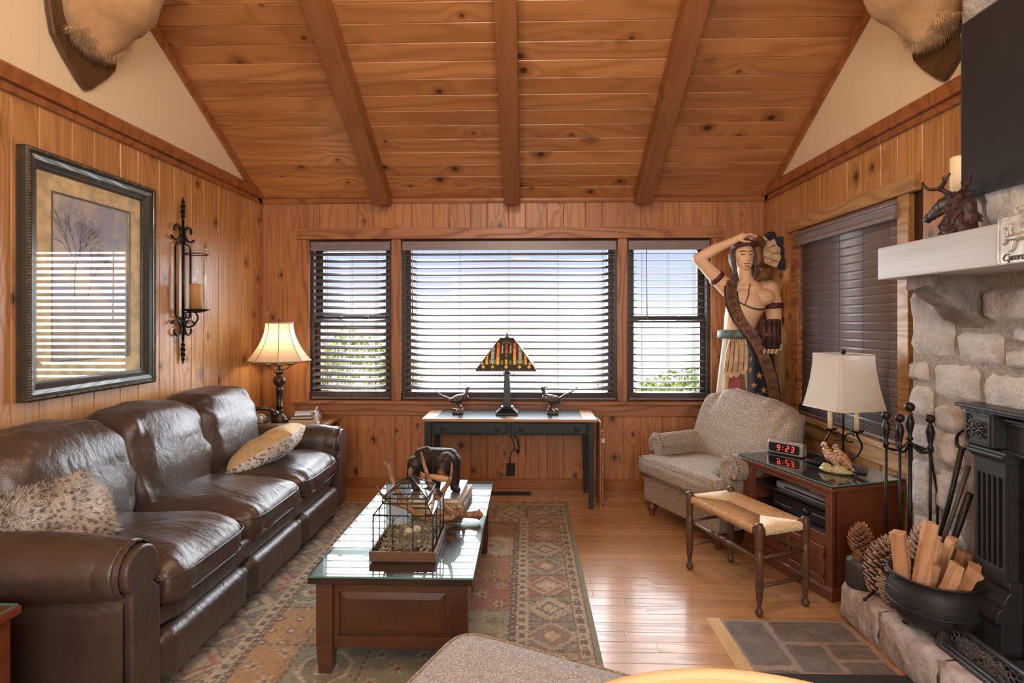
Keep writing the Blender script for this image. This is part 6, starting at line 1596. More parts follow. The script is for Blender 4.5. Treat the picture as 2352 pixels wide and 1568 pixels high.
O('back_panel',MB().box(a+.02,b-.02,D-.02,D-.01,.05,cz-.03),topb,cab)
O('corner_post',MB().box(b-.045,b,f,f+.04,.05,cz-.03),cwood,cab,bevel=.003); O('corner_post',MB().box(a,a+.075,f,f+.04,.05,cz-.03),cwood,cab,bevel=.003)
O('top_rail',MB().box(a+.075,b-.045,f,f+.02,.575,cz-.03),cwood,cab,bevel=.002); O('mid_rail',MB().box(a+.075,b-.045,f,f+.02,.286,.352),cwood,cab,bevel=.002)
O('shelf_floor',MB().box(a+.02,b-.02,f+.02,D-.02,.335,.352),topb,cab); O('shelf',MB().box(a+.02,b-.02,f+.04,D-.02,.470,.484),topb,cab)
O('plinth',MB().box(a-.01,b+.01,f-.012,D-.01,0,.058).prism([(f-.012,.058),(f,.072),(D-.02,.072),(D-.02,.058)],a-.008,b+.008,'x'),cwood,cab,bevel=.003)
xm=(a+.075+b-.045)/2
for x0,x1,hx_ in ((a+.077,xm-.002,0),(xm+.002,b-.047,1)):
    d=O('door',MB().box(x0,x1,f+.006,f+.018,.074,.284),cwood,cab)
    fr=MB(); y0=f-.006
    fr.box(x0,x0+.04,y0,f+.006,.074,.284).box(x1-.04,x1,y0,f+.006,.074,.284).box(x0+.04,x1-.04,y0,f+.006,.074,.112).box(x0+.04,x1-.04,y0,f+.006,.246,.284)
    O('door_frame',fr,cwood,d,bevel=.003)
    if hx_:
        for z in (.11,.225): O('hinge',MB().lathe([(0,0),(.004,0),(.004,.04),(0,.04)],8,(x1+.001,y0,z)),topb,d)
    O('door_knob',MB().lathe([(.004,0),(.008,.008),(.009,.014),(0,.018)],10,M=Matrix.Translation((x1-.018 if not hx_ else x0+.018,y0,.19))@Matrix.Rotation(PI/2,4,'X')),topb,d)
CM=Matrix.Translation((1.558,3.3945,0))@Matrix.Rotation(math.radians(-73.1),4,'Z')
def onc(x,y,z): v=CM@Vector((x,y,z)); return (v.x,v.y,v.z)
cr=math.radians(-73.1)
silver=plain('silver_plastic',(.38,.38,.38),.3,.3,var=.05); blkp=plain('black_gloss',(.014,.014,.016),.3,var=0); whp=plain('white_plastic',(.62,.62,.60),.4,var=.03)
dv=T('dvd_player','silver disc player on the upper cabinet shelf','disc player',onc(.07,.23,.4845),cr)
O('case',MB().box(-.215,.215,-.13,.13,.0,.040),silver,dv,bevel=.003); O('front_strip',MB().box(-.14,.19,-.133,-.129,.012,.024),blkp,dv)
rc=T('receiver','black receiver on the lower cabinet shelf','receiver',onc(.04,.24,.3525),cr)
O('case',MB().box(-.215,.215,-.14,.14,.004,.095),blkp,rc,bevel=.003); O('dial',MB().lathe([(0,0),(.022,0),(.020,.010),(0,.012)],20,M=Matrix.Translation((.06,-.14,.05))@Matrix.Rotation(PI/2,4,'X')),topb,rc)
m=MB()
for k in range(7): m.box(-.19+.02*k,-.18+.02*k,-.1425,-.14,.03,.036)
for k in range(6): m.box(.11+.016*k,.12+.016*k,-.1425,-.14,.055,.062)
o=O('buttons',m,silver,rc); o['kind']='stuff'
tag(O('router_box',MB().box(-.09,.09,-.07,.07,0,.028),whp,loc=onc(-.04,.22,.525),rot=(0,0,cr),bevel=.008,seg=2),'white plastic box on top of the silver disc player','box')
casem=[plain('case_%s'%n_,c,.35,var=.3,bscale=90) for n_,c in (('white',(.55,.53,.5)),('rose',(.40,.18,.16)),('grey',(.3,.3,.3)),('cream',(.55,.48,.38)))]
for k in range(4): tag(O('disc_case',MB().box(-.095,.095,-.065,.065,0,.0138),casem[k],loc=onc(.19,.20,.525+k*.0140),rot=(0,0,cr+R.uniform(-.05,.05)),bevel=.0012),['white disc case at the bottom of the stack on the player','rose coloured disc case, second up in the stack','grey disc case, third up in the stack','cream disc case topping the stack on the player'][k],'disc case','disc cases on the player')
# clock radio
ck=T('clock_radio','silver clock radio with red digits on the cabinet','clock',(1.757,3.735,CZ),math.radians(-50))
O('case',MB().prism([(-.035,.004),(.045,.004),(.045,.07),(.02,.088),(-.012,.092),(-.03,.08)],-.118,.118,'x'),silver,ck,bevel=.010,seg=3)
dq=[(-.096+.0,.018),(.096,.018),(.104,.045),(.096,.076),(-.096,.076),(-.104,.045)]
O('display',MB().add([(x,-.0375+(z-.018)*.07,z) for x,z in dq],[tuple(range(6))]),blkp,ck)
led=glow('red_led',(1,.06,.03),3.0)
SEG={'9':'abcdfg','2':'abged','3':'abcdg'}
def digit(ch,x,z,s_=.017):
    m=MB(); t_=.0022; L=s_; off={'a':(0,L*1,'h'),'g':(0,0,'h'),'d':(0,-L,'h'),'f':(-L/2,L/2,'v'),'b':(L/2,L/2,'v'),'e':(-L/2,-L/2,'v'),'c':(L/2,-L/2,'v')}
    for c in SEG[ch]:
        ox,oz,o_=off[c]; sh_=.16
        cx_=x+ox+(oz*sh_); cz_=z+oz
        yf=-.0392+(cz_-.018)*.07
        if o_=='h': m.box(cx_-L*.42,cx_+L*.42,yf,yf+.001,cz_-t_,cz_+t_)
        else: m.add([(cx_-t_-L*.42*sh_,yf,cz_-L*.42),(cx_+t_-L*.42*sh_,yf,cz_-L*.42),(cx_+t_+L*.42*sh_,yf,cz_+L*.42),(cx_-t_+L*.42*sh_,yf,cz_+L*.42)],[(0,1,2,3)])
    return m
for ch,x in (('9',-.036),('2',.022),('3',.056)): O('digit',digit(ch,x,.047),led,ck)
O('colon',MB().box(-.010,-.006,-.0385,-.037,.037,.041).box(-.008,-.004,-.0375,-.036,.053,.057),led,ck)
# two candle lamp with square shade
lp=T('table_lamp','unlit cream square shade lamp with two candle sleeves on the cabinet','lamp',(1.945,3.40,CZ),math.radians(11))
O('base',MB().lathe([(0,0),(.062,0),(.065,.008),(.04,.016),(.02,.03),(.014,.05),(.02,.07),(.010,.09)],24),iron_m,lp)
O('stem',MB().cyl((0,0,.05),(0,0,.70),.0055,8),iron_m,lp)
for s_ in(-1,1):
    dd_=Vector((.76,-.65,0))*s_*.0+Vector((math.cos(-.75),math.sin(-.75),0))*s_
    Pm=lambda r,z: (dd_.x*r,dd_.y*r,z)
    O('scroll_arm',MB().tube(rib([Pm(.006,.07),Pm(.05,.065),Pm(.085,.11),Pm(.095,.155),Pm(.075,.20),Pm(.07,.225)]),.0065,6).tube([Pm(.035+.026*math.cos(a_),.19+.026*math.sin(a_)) for a_ in [i*.45 for i in range(1,13)]],.005,6),iron_m,lp)
    O('candle_cup',MB().lathe([(0,.222),(.012,.222),(.034,.232),(.038,.240),(.0,.236)],18,(dd_.x*.07,dd_.y*.07,0)),iron_m,lp)
    O('candle_sleeve',MB().lathe([(0,.236),(.013,.236),(.013,.38),(0,.38)],14,(dd_.x*.07,dd_.y*.07,0)),candle_m,lp)
shade_w=shade_mat('linen_shade',(.86,.82,.74),(1,1,1),0)
mb=MB(); vs_=[];fs=[]; m_=10
def sqr(h,c=.16): return [(-h+c*h,-h),(h-c*h,-h),(h,-h+c*h),(h,h-c*h),(h-c*h,h),(-h+c*h,h),(-h,h-c*h),(-h,-h+c*h)]
lv=[]
for i in range(m_+1): t=i/m_; lv.append((lerp(.168,.124,1-(1-t)**1.7),lerp(.372,.700,t)))
for h,z in lv: vs_+= [(x,y,z) for x,y in sqr(h)]
for i in range(m_):
    for k in range(8): fs.append((i*8+k,i*8+(k+1)%8,(i+1)*8+(k+1)%8,(i+1)*8+k))
shd=O('lamp_shade',mb.add(vs_,fs),shade_w,lp)
m=MB()
for h,z in (lv[0],lv[-1]): m.tube([(x,y,z) for x,y in sqr(h*1.004)],.004,6,closed=True)
for k in range(8): m.tube([(*sqr(h*1.003)[k],z) for h,z in lv],.0022,5)
O('shade_trim',m,plain('linen_trim',(.66,.60,.52),.8,var=0),shd)
O('finial',MB().lathe([(.004,.69),(.004,.70),(.014,.706),(.015,.716),(.008,.726),(0,.728)],12).tube([(-.12,0,.695),(.12,0,.695)],.0025,4).tube([(0,-.12,.695),(0,.12,.695)],.0025,4),iron_m,lp)
# quail pair
def quail_col(p,n_):
    if p.z<.052: return mixc((.42,.36,.14),(.52,.48,.30),max(0,mnoise.noise(p*70)+.4))
    b=(.38,.16,.07); q=mnoise.noise(Vector((p.x*60,p.y*60,p.z*90)))
    c=mixc(b,(.50,.38,.24),max(0,min(1,q*2.2+.3))); 
    hz=p.z-.118
    if hz>0: c=mixc(c,(.58,.46,.30) if mnoise.noise(Vector((p.x*40,p.y*40,p.z*130)))>0 else (.13,.08,.05),.75)
    fx_=-p.x if False else 0
    return mixc(c,(.60,.56,.48),.6) if (n_.x<-.45 and .06<p.z<.12) else c
m=MB(); m.ell((0,0,.016),(.092,.038,.020),18,8); m.ell((-.05,0,.03),(.03,.026,.024),10,8); m.ell((.03,.0,.03),(.035,.026,.022),10,8)
for ox,oz,oy in ((-.045,.002,.01),(.02,0,-.008)):
    m.cap([(ox-.008,oy,.125+oz),(ox+.015,oy,.095),(ox+.045,oy,.062)],[.024,.033,.022],14); m.ell((ox-.018,oy,.155+oz),(.019,.017,.020),12,9); m.cap([(ox-.032,oy,.152+oz),(ox-.042,oy,.149+oz)],[.006,.002],6); m.cap([(ox+.045,oy,.058),(ox+.072,oy,.034)],[.012,.005],8)
tag(O('quail_figurine',paint(sculpt(m,.0028,2,lambda p:.0012*mnoise.noise(p*150) if p.z>.05 else .004*mnoise.noise(p*90)),quail_col),painted_ceramic,loc=(1.836,3.285,CZ),rot=(0,0,math.radians(-42))),'painted ceramic pair of quail on a grassy base on the cabinet','figurine')
for k,(x,y,a_) in enumerate(((1.985,3.36,-.5),(2.02,3.33,-.62))): tag(O('remote_control',MB().box(-.024,.024,-.075,.075,0,.016),blkp,loc=(x,y,CZ),rot=(0,0,a_),bevel=.004,seg=2),['remote control nearer the quail on the cabinet','remote control nearer the wall on the cabinet'][k],'remote','remote controls on the cabinet')
tag(O('folded_cloth',softbox(.075,.055,0,.018,.01,.004),blkp,loc=(1.875,3.53,CZ),rot=(0,0,.4)),'folded black cloth pouch beside the clock radio','pouch')
# ------------------------------------------------------------ rush stool
dkstool=wood('dark_turned_wood',(.105,.055,.028),(.045,.022,.012),rough=.38,rnd=3,tint=0,knots=0,ringf=10,ringd=.7)
sto=T('rush_stool','dark turned wood bench stool with woven rush seat','stool',(1.2685,3.2235,0),math.radians(-69.2))
ax,ay,H_=.287,.158,.488
legp=[(0,0),(.012,0),(.021,.012),(.022,.024),(.012,.040),(.011,.05),(.018,.10),(.0205,.135),(.022,.14),(.019,.145),(.0215,.15),(.0215,.335),(.016,.345),(.022,.36),(.022,.365),(.0215,.38),(.0225,.395),(.0225,.475),(.018,.485),(0,.488)]
m0=MB().lathe(legp,18)
for sx in(-1,1):
    for sy in(-1,1): O('leg',MB().lathe(legp,18,(sx*ax,sy*ay,0)),dkstool,sto)
for sy in(-1,1):
    s_=[(.008,-ax),(.010,-.20),(.011,-.13),(.019,-.085),(.016,-.055),(.009,-.045),(.020,-.035),(.020,-.022),(.010,-.015),(.019,0)]
    prof=s_+[(r,-z) for r,z in s_[-2::-1]]
    O('turned_stretcher',MB().lathe(prof,14,M=Matrix.Translation((0,sy*ay,.30))@Matrix.Rotation(PI/2,4,'Y')),dkstool,sto)
for sx in(-1,1):
    for z in (.155,.305): O('stretcher',MB().tube([(sx*ax,-ay,z),(sx*ax,0,z+.0),(sx*ax,ay,z)],[.009,.011,.009],8),dkstool,sto)
for sx in (-1,1): O('seat_rail',MB().box(sx*ax-.012,sx*ax+.012,-ay,ay,.425,.452),dkstool,sto,bevel=.003)
for sy in (-1,1): O('seat_rail',MB().box(-ax,ax,sy*ay-.012,sy*ay+.012,.425,.452),dkstool,sto,bevel=.003)
rush=[plain('rush_gold',(.50,.31,.14),.6,bump=.3,bscale=200,var=.18),plain('rush_light',(.72,.58,.36),.6,bump=.3,bscale=200,var=.15)]
def strand(m,p,q,r,drop):  # wraps over the rail
    m.tube([(p[0],p[1],p[2]-.036),(p[0],p[1],p[2]),q],[r,r,r],5)
    return m
R2=random.Random(8)
for sy in (-1,1):
    m=MB(); x=-ax+.034
    while x<ax-.034:
        inner=min(ay-.004, (ax-abs(x))*1.0)*1.0; yi=sy*(ay-min(ay,(ax-abs(x)))) ; yo=sy*(ay+.014)
        if abs(yi-yo)>.02: m.tube([(x,yo,.424+R2.uniform(-.001,.001)),(x,yo,.452),(x,sy*(ay+.004),.462+R2.uniform(-.0012,.0012)),(x+R2.uniform(-.002,.002),yi,.457)],.0036,5)
        x+=.0062
    o=O('rush_weave',m,rush[0],sto); o['kind']='stuff'
for sx in (-1,1):
    m=MB(); y=-ay+.034
    while y<ay-.034:
        xi=sx*(ax-(ay-abs(y))); xo=sx*(ax+.014)
        m.tube([(xo,y,.424),(xo,y,.452),(sx*(ax+.004),y,.462+R2.uniform(-.0012,.0012)),(xi,y+R2.uniform(-.002,.002),.457)],.0036,5); y+=.0062
    o=O('rush_weave',m,rush[1],sto); o['kind']='stuff'
O('seat_pad',MB().box(-ax+.005,ax-.005,-ay+.005,ay-.005,.440,.4535),rush[0],sto)
# ------------------------------------------------------------ armchair
ac=T('armchair','tan tapestry patterned armchair with rolled arms in the right corner','armchair',(1.11,4.05,0),math.radians(-65.1))
def chairbox(hx,y0,y1,z0,z1,r=.02): return MB().box(-hx,hx,y0,y1,z0,z1)
O('base',MB().box(-.405,.405,0,.80,.115,.315),uph,ac,bevel=.02,seg=3)
# T shaped seat cushion
def tcush():
    out=[(-.43,-.055),(.43,-.055),(.43,.10),(.315,.12),(.315,.60),(-.315,.60),(-.315,.12),(-.43,.10)]
    me=MB().prism(out,.318,.475,'z').mesh('seat_cushion'); bm=bmesh.new(); bm.from_mesh(me)
    bmesh.ops.bevel(bm,geom=list(bm.edges),offset=.035,segments=3,affect='EDGES',clamp_overlap=True)
    bmesh.ops.triangulate(bm,faces=[f for f in bm.faces if len(f.verts)>4])
    bmesh.ops.subdivide_edges(bm,edges=[e for e in bm.edges if e.calc_length()>.07],cuts=4,use_grid_fill=True)
    for v in bm.verts:
        if v.co.z>.44: v.co.z+=.022*max(0,1-(v.co.x/.42)**2)*max(0,1-((v.co.y-.27)/.36)**2)+.004*mnoise.noise(v.co*14)
        v.co+=Vector((mnoise.noise(v.co*9),mnoise.noise(v.co*9+Vector((3,0,0))),0))*.004
    for f in bm.faces: f.smooth=True
    bm.to_mesh(me); bm.free(); return me
sc_=O('seat_cushion',tcush(),uph,ac)
pts=[(-.425,-.05),(.425,-.05),(.425,.10),(.32,.115),(.315,.5)]; 
O('piping',MB().tube([(-.405,-.044,.462),(.0,-.050,.464),(.405,-.044,.462)],.005,6),uph,sc_)
for sx in (-1,1):
    m=MB(); cx0=.385; rz_=.088
    def fn(u,v,sx=sx):
        y=lerp(.115,.80,v); 
        if u<.2: x=.318; z=lerp(.30,.545,u/.2)
        elif u<.8: a=lerp(PI*.98,-.35*PI,(u-.2)/.6); x=.392+math.cos(a)*.090; z=.548+math.sin(a)*.092
        else: x=.405+.0*u; z=lerp(.49,.13,(u-.8)/.2)
        k=.004*mnoise.noise(Vector((x*8,y*9,z*8)))
        return (sx*(x+k),y,z+k)
    m.grid(fn,50,20); arm=O('arm',m,uph,ac)
    pn=[(.320,.30),(.405,.30),(.405,.50)]+[(.392+math.cos(a)*.082,0.548+math.sin(a)*.084) for a in [lerp(-.28*PI,PI*.95,k/14) for k in range(15)]]
    pn=[(sx*x,z) for x,z in pn]
    O('arm_front',MB().prism(pn if sx<0 else pn[::-1],.100,.118,'y'),uph,arm,bevel=.006,seg=2)
    # gathered pleats round the scroll
    m=MB()
    for k in range(15):
        a=lerp(-.2*PI,PI*.95,k/14); m.cap([(sx*(.392+math.cos(a)*.05),.097,.548+math.sin(a)*.052),(sx*(.392+math.cos(a)*.090),.125,.548+math.sin(a)*.092)],[.005,.009],6)
    O('pleats',m,uph,arm)
# reclined back cushion, lumpy with gathers along the top
m=MB()
def bk_fn(u,v):
    a=2*PI*u; b=-PI/2+PI*v; sp=lambda x,p: math.copysign(abs(x)**p,x)
    x=sp(math.cos(b),.28)*sp(math.cos(a),.3); y=sp(math.cos(b),.5)*sp(math.sin(a),.7); z=sp(math.sin(b),.6)
    W_=.47; X=x*W_*(1-.04*z); Z=z*.27; Y=y*.115*(1.1-.25*z)
    lean=.30*(Z+.29)
    g=.026*mnoise.noise(Vector((X*17,Z*2.5,1)))*max(0,z*1.1)+.012*mnoise.noise(Vector((X*4,Z*5,Y)))
    top=-.075*((X-.0)/.4 if X>-.26 else 0)*max(0,z)*.5
    return (X+.015, .56+Y+lean-g, .690+Z+g+top+.015*(1-x*x)*max(0,z))
m.grid(bk_fn,80,34,closeu=True); bc=O('back_cushion',m,uph,ac)
O('back_frame',MB().prism([(.66,.115),(.78,.115),(.90,.86),(.85,.84),(.79,.82)],-.37,.37,'x'),uph,ac,bevel=.02,seg=3)
bun=[(0,0),(.018,0),(.022,.012),(.015,.022),(.034,.045),(.040,.065),(.036,.085),(.024,.095),(.028,.115),(0,.115)]
for sx in(-1,1):
    for y in(.05,.74): O('bun_foot',MB().lathe(bun,18,(sx*.355,y,0)),cherry,ac)
# ------------------------------------------------------------ carved figure in the corner
stt=T('carved_figure','carved painted wooden figure in feather headdress shading its brow in the corner','statue',(1.905,4.72,0)); stt.scale=(1.02,1.0,1.0)
SK=(.84,.57,.35)
m=MB()
m.cap([(-.06,.03,1.30),(-.085,.025,1.44),(-.06,.015,1.58),(-.020,.01,1.70),(.0,.01,1.80)],[.120,.116,.135,.155,.125],20)
m.cap([(-.15,.02,1.82),(.0,.02,1.86),(.17,.02,1.82)],[.075,.09,.08],16)
m.ell((-.075,-.075,1.755),(.085,.06,.07),16,12); m.ell((.095,-.07,1.755),(.09,.065,.07),16,12)
m.cap([(-.035,.0,1.86),(-.045,-.01,2.00)],[.062,.058],14)
m.ell((-.05,-.01,2.115),(.082,.10,.115),18,14); m.ell((-.053,-.045,2.055),(.066,.065,.075),16,12); m.ell((-.055,-.085,2.005),(.030,.026,.022),10,8)
m.cap([(-.056,-.108,2.125),(-.058,-.128,2.085),(-.059,-.132,2.072)],[.010,.014,.017],10); m.cap([(-.09,-.098,2.135),(-.022,-.098,2.135)],[.011,.011],8); m.cap([(-.075,-.106,2.040),(-.040,-.106,2.040)],[.008,.008],8); m.ell((-.095,-.075,2.085),(.02,.02,.018),8,6); m.ell((-.012,-.075,2.085),(.02,.02,.018),8,6)
# raised arm
m.cap([(-.165,.02,1.83),(-.27,.01,1.93),(-.425,-.01,2.085)],[.072,.062,.048],14); m.cap([(-.425,-.01,2.09),(-.30,-.05,2.165),(-.15,-.09,2.235)],[.048,.046,.030],14)
m.cap([(-.15,-.09,2.238),(-.10,-.115,2.262)],[.030,.030],10)
for k,(dy,dz,L) in enumerate(((-.030,.012,.075),(-.012,.004,.090),(.006,-.004,.085),(.022,-.012,.065))):
    m.cap([(-.085,-.115+dy,2.262+dz*.3),(-.085+L*.5,-.120+dy,2.268+dz*.6),(-.085+L*1.25,-.112+dy,2.245+dz)],[.0115,.0105,.008],8)
m.cap([(-.13,-.115,2.235),(-.09,-.14,2.215),(-.05,-.145,2.212)],[.013,.011,.009],8)
# hanging arm holding the bundle from below
m.cap([(.165,.02,1.82),(.210,.03,1.71),(.222,.03,1.57)],[.090,.074,.058],14); m.cap([(.222,.03,1.57),(.185,-.06,1.44),(.125,-.13,1.325)],[.058,.050,.036],14)
m.cap([(.12,-.135,1.315),(.075,-.16,1.300)],[.032,.030],10)
for k in range(4): m.cap([(.038+k*.032,-.155,1.298),(.032+k*.032,-.215,1.294),(.030+k*.032,-.238,1.318)],[.014,.0135,.0115],8)
m.cap([(.145,-.15,1.31),(.172,-.20,1.325),(.168,-.215,1.355)],[.014,.0125,.010],8)
# thighs and calves
for x in (-.115,.06): m.cap([(x,.02,1.28),(x,.0,.95),(x,.02,.62),(x,.03,.30),(x,.02,.14)],[.10,.088,.062,.045,.042],12); m.cap([(x,.02,.135),(x,-.09,.125)],[.045,.035],10)
def st_col(p,n_):
    x,y,z=p
    if z<.95: return (.055,.075,.085)
    g=mnoise.noise(Vector((x*7,y*7,z*7)))*.12
    c=tuple(v*(1+g) for v in SK)
    if y<-.07 and 1.99<z<2.2:
        for ex in (-.088,-.022):
            d=math.hypot((x-ex)/.016,(z-2.112)/.0055)
            if d<1: c=(.05,.03,.02)
            if abs(z-(2.140+.15*(abs(x+.055)-.03)))<.0045 and abs(x-ex)<.024: c=(.06,.03,.02)
        if abs(z-2.036)<.0035 and abs(x+.057)<.024: c=(.18,.06,.04)
        for qx in (-.070,-.057,-.044):
            if abs(x-qx)<.0032 and 2.000<z<2.022: c=(.22,.07,.05)
        if abs(x+.005)<.018 and 2.06<z<2.10 and (z*180)%2<.8: c=(.22,.07,.05)
    if y<-.03:
        # carved chest line, painted dark
        zl=1.650+((x-.045)/.16)**2*.055; q=max(0,min(1,(.0095-abs(z-zl))/.004))
        if -.13<x<.20: c=mixc(c,(.05,.025,.015),q)
        if 1.68<z<1.87: c=mixc(c,(.10,.05,.03),max(0,min(1,(.0075-abs(x-(-.035-(1.84-z)*.32)))/.004)))
    return c
O('figure_body',paint(sculpt(m,.0048,7),st_col),painted_matte,stt)
lth=plain('carved_leather',(.17,.085,.04),.5,bump=.4,bscale=50,var=.3); maroon=plain('maroon_band',(.10,.022,.020),.5,bump=.5,bscale=90,var=.3); navy=plain('navy_paint',(.012,.018,.030),.5,var=.15); creamp=plain('cream_feather',(.60,.42,.24),.6,bump=.5,bscale=70,var=.25); teal=plain('teal_belt',(.10,.17,.16),.5,bump=.5,bscale=60,var=.4); hairm=plain('grey_hair',(.10,.075,.06),.6,bump=.6,bscale=70,var=.3); starm=plain('tan_star',(.50,.26,.12),.5,var=.1); darkline=plain('carved_groove',(.035,.015,.008),.6,var=0)
def bandring(c,ax_,r,h,n=20):   # armband round an axis
    ax_=Vector(ax_).normalized(); u=ax_.orthogonal().normalized(); v=ax_.cross(u); c=Vector(c); m=MB(); vs_=[]
    for s_,rr_ in ((-.5,.97),(-.4,1.06),(.4,1.06),(.5,.97)):
        for k in range(n): a=2*PI*k/n; vs_.append(c+ax_*h*s_+(u*math.cos(a)+v*math.sin(a))*r*rr_)
    m.add(vs_,[(i*n+k,i*n+(k+1)%n,(i+1)*n+(k+1)%n,(i+1)*n+k) for i in range(3) for k in range(n)],True); return m
O('arm_band',bandring((-.265,.01,1.925),(-.16,-.015,.155),.067,.042),maroon,stt)
O('arm_band',bandring((.212,.03,1.685),(.01,0,-.15),.079,.048),maroon,stt)
# headdress: hood, brow band, side panel, wolf muzzle, feathers
m=MB(); m.cap([(-.05,.03,2.20),(.02,.03,2.205),(.07,.02,2.17)],[.085,.085,.06],14); m.cap([(.06,.0,2.17),(.075,-.01,2.05),(.07,.0,1.96)],[.05,.045,.04],12); m.ell((-.05,.05,2.10),(.105,.075,.13),14,10)
O('hood',sculpt(m,.008,5,lambda p:.003*mnoise.noise(p*40)),lth,stt)
O('brow_band',MB().tube(rib([(-.138,-.01,2.165),(-.115,-.085,2.19),(-.05,-.118,2.20),(.02,-.10,2.195),(.07,-.05,2.18)]),.016,8,flat=1.0),maroon,stt)
O('hood_panel',MB().tube(rib([(-.005,-.115,2.245),(.04,-.10,2.235),(.09,-.055,2.205)]),.033,10).tube(rib([(.035,-.085,2.18),(.045,-.085,2.10),(.048,-.075,2.02)]),[.022,.026,.028,.03,.031,.031,.031,.031,.031,.030,.030,.030,.029],10),lth,stt)
m=MB(); m.cap([(.13,-.04,1.955),(.08,-.085,1.935),(.035,-.115,1.905)],[.050,.044,.022],14); m.ell((.07,-.075,1.985),(.02,.018,.022),8,6)
O('animal_muzzle',sculpt(m,.006,2,lambda p:.004*mnoise.noise(p*45)),lth,stt)
m=MB()
def spiral(cx_,cy_,cz_,r,s_=1,n=14): return [(cx_+math.cos(s_*k*.5)*r*(1-.055*k),cy_,cz_+math.sin(s_*k*.5)*r*(1-.055*k)) for k in range(n)]
for p in ((.05,-.118,2.235,.022),(.045,-.112,2.13,.016),(.047,-.106,2.075,.018),(.05,-.104,2.025,.014),(.085,-.120,1.94,.018)): m.tube(spiral(*p),.0028,5)
O('hood_scrolls',m,darkline,stt)
O('braid',MB().cap([(-.135,-.02,2.16),(-.145,-.03,2.08),(-.138,-.045,1.99),(-.135,-.07,1.90)],[.020,.022,.020,.024],10),hairm,stt)
O('braid',MB().cap([(.018,-.075,2.14),(.022,-.075,2.03),(.018,-.09,1.94),(.01,-.09,1.91)],[.014,.014,.013,.008],10),hairm,stt)
O('fur_tail',MB().cap([(-.15,-.085,1.93),(-.165,-.10,1.88),(-.175,-.105,1.84)],[.024,.030,.014],10),hairm,stt)
def feather(p0,ang,L,W,ydep,black=.34,mat=None,bend=0.0):
    """flat carved feather with thickness; pale vane, black tip"""
    m=MB(); n=12; L_=[];Rr=[]
    for i in range(n+1):
        t=i/n; w=W*(.35+.65*min(1,t*3))*(1-max(0,(t-.82)/.18)**2*.75); a=ang+bend*t
        cx_=p0[0]+math.cos(a)*L*t; cz_=p0[1]+math.sin(a)*L*t; L_.append((cx_-math.sin(a)*w,cz_+math.cos(a)*w)); Rr.append((cx_+math.sin(a)*w,cz_-math.cos(a)*w))
    for i in range(n):
        q=[L_[i],L_[i+1],Rr[i+1],Rr[i]]; m.prism(q,ydep-.007,ydep+.007,'y',mi=1 if (i+.5)/n>1-black else 0)
    c=[(p0[0]+math.cos(ang+bend*i/8)*L*i/8,ydep-.008,p0[1]+math.sin(ang+bend*i/8)*L*i/8) for i in range(8)]; m.tube(c,.0025,4,mi=2)
    return m
for k,(ang,L,W,yd) in enumerate(((.80,.255,.050,.030),(.42,.300,.050,.012),(.02,.305,.050,-.006),(-.40,.300,.050,-.024))):
    O('headdress_feather',feather((.050,2.130),ang,L,W,yd,.30),[creamp,navy,darkline],stt)
# sash with scrolls
sp_=rib([(-.160,-.05,1.885),(-.192,-.110,1.80),(-.190,-.140,1.69),(-.150,-.168,1.57),(-.080,-.180,1.47),(-.010,-.190,1.36),(.045,-.205,1.22),(.085,-.215,1.08),(.110,-.215,.93),(.115,-.21,.86)],n=4)
def ribbon(P,w,th,axis=Vector((0,1,0))):
    m=MB(); vs_=[]
    for i,p in enumerate(P):
        t=(P[min(i+1,len(P)-1)]-P[max(i-1,0)]).normalized(); s_=t.cross(axis).normalized()*w
        vs_+= [p-s_-axis*0,p-s_*.9-axis*th,p+s_*.9-axis*th,p+s_]
    fs=[]
    for i in range(len(P)-1):
        for k in range(3): fs.append((i*4+k,i*4+k+1,i*4+4+k+1,i*4+4+k))
        fs.append((i*4+3,i*4,i*4+4,i*4+7))
    fs+=[(3,2,1,0),tuple((len(P)-1)*4+k for k in range(4))]
    m.add(vs_,fs); return m
sash_=O('sash',ribbon(sp_,.046,.020),lth,stt)
m=MB()
for i in range(2,len(sp_)-2,2):
    p=sp_[i]; s_=1 if (i//2)%2 else -1; m.tube(spiral(p.x+s_*.010,p.y-.021,p.z,.019,s_),.003,5)
    m.tube([(p.x-s_*.026,p.y-.021,p.z-.012),(p.x-s_*.016,p.y-.022,p.z+.006),(p.x-s_*.014,p.y-.021,p.z+.02)],.0028,5)
o=O('sash_scrolls',m,darkline,sash_); o['kind']='stuff'
O('sash_cord',MB().tube([(p.x-.052,p.y-.006,p.z) for p in sp_[2:24]],.007,6).tube([(p.x+.052,p.y-.006,p.z) for p in sp_[4:]],.0055,6),darkline,sash_)
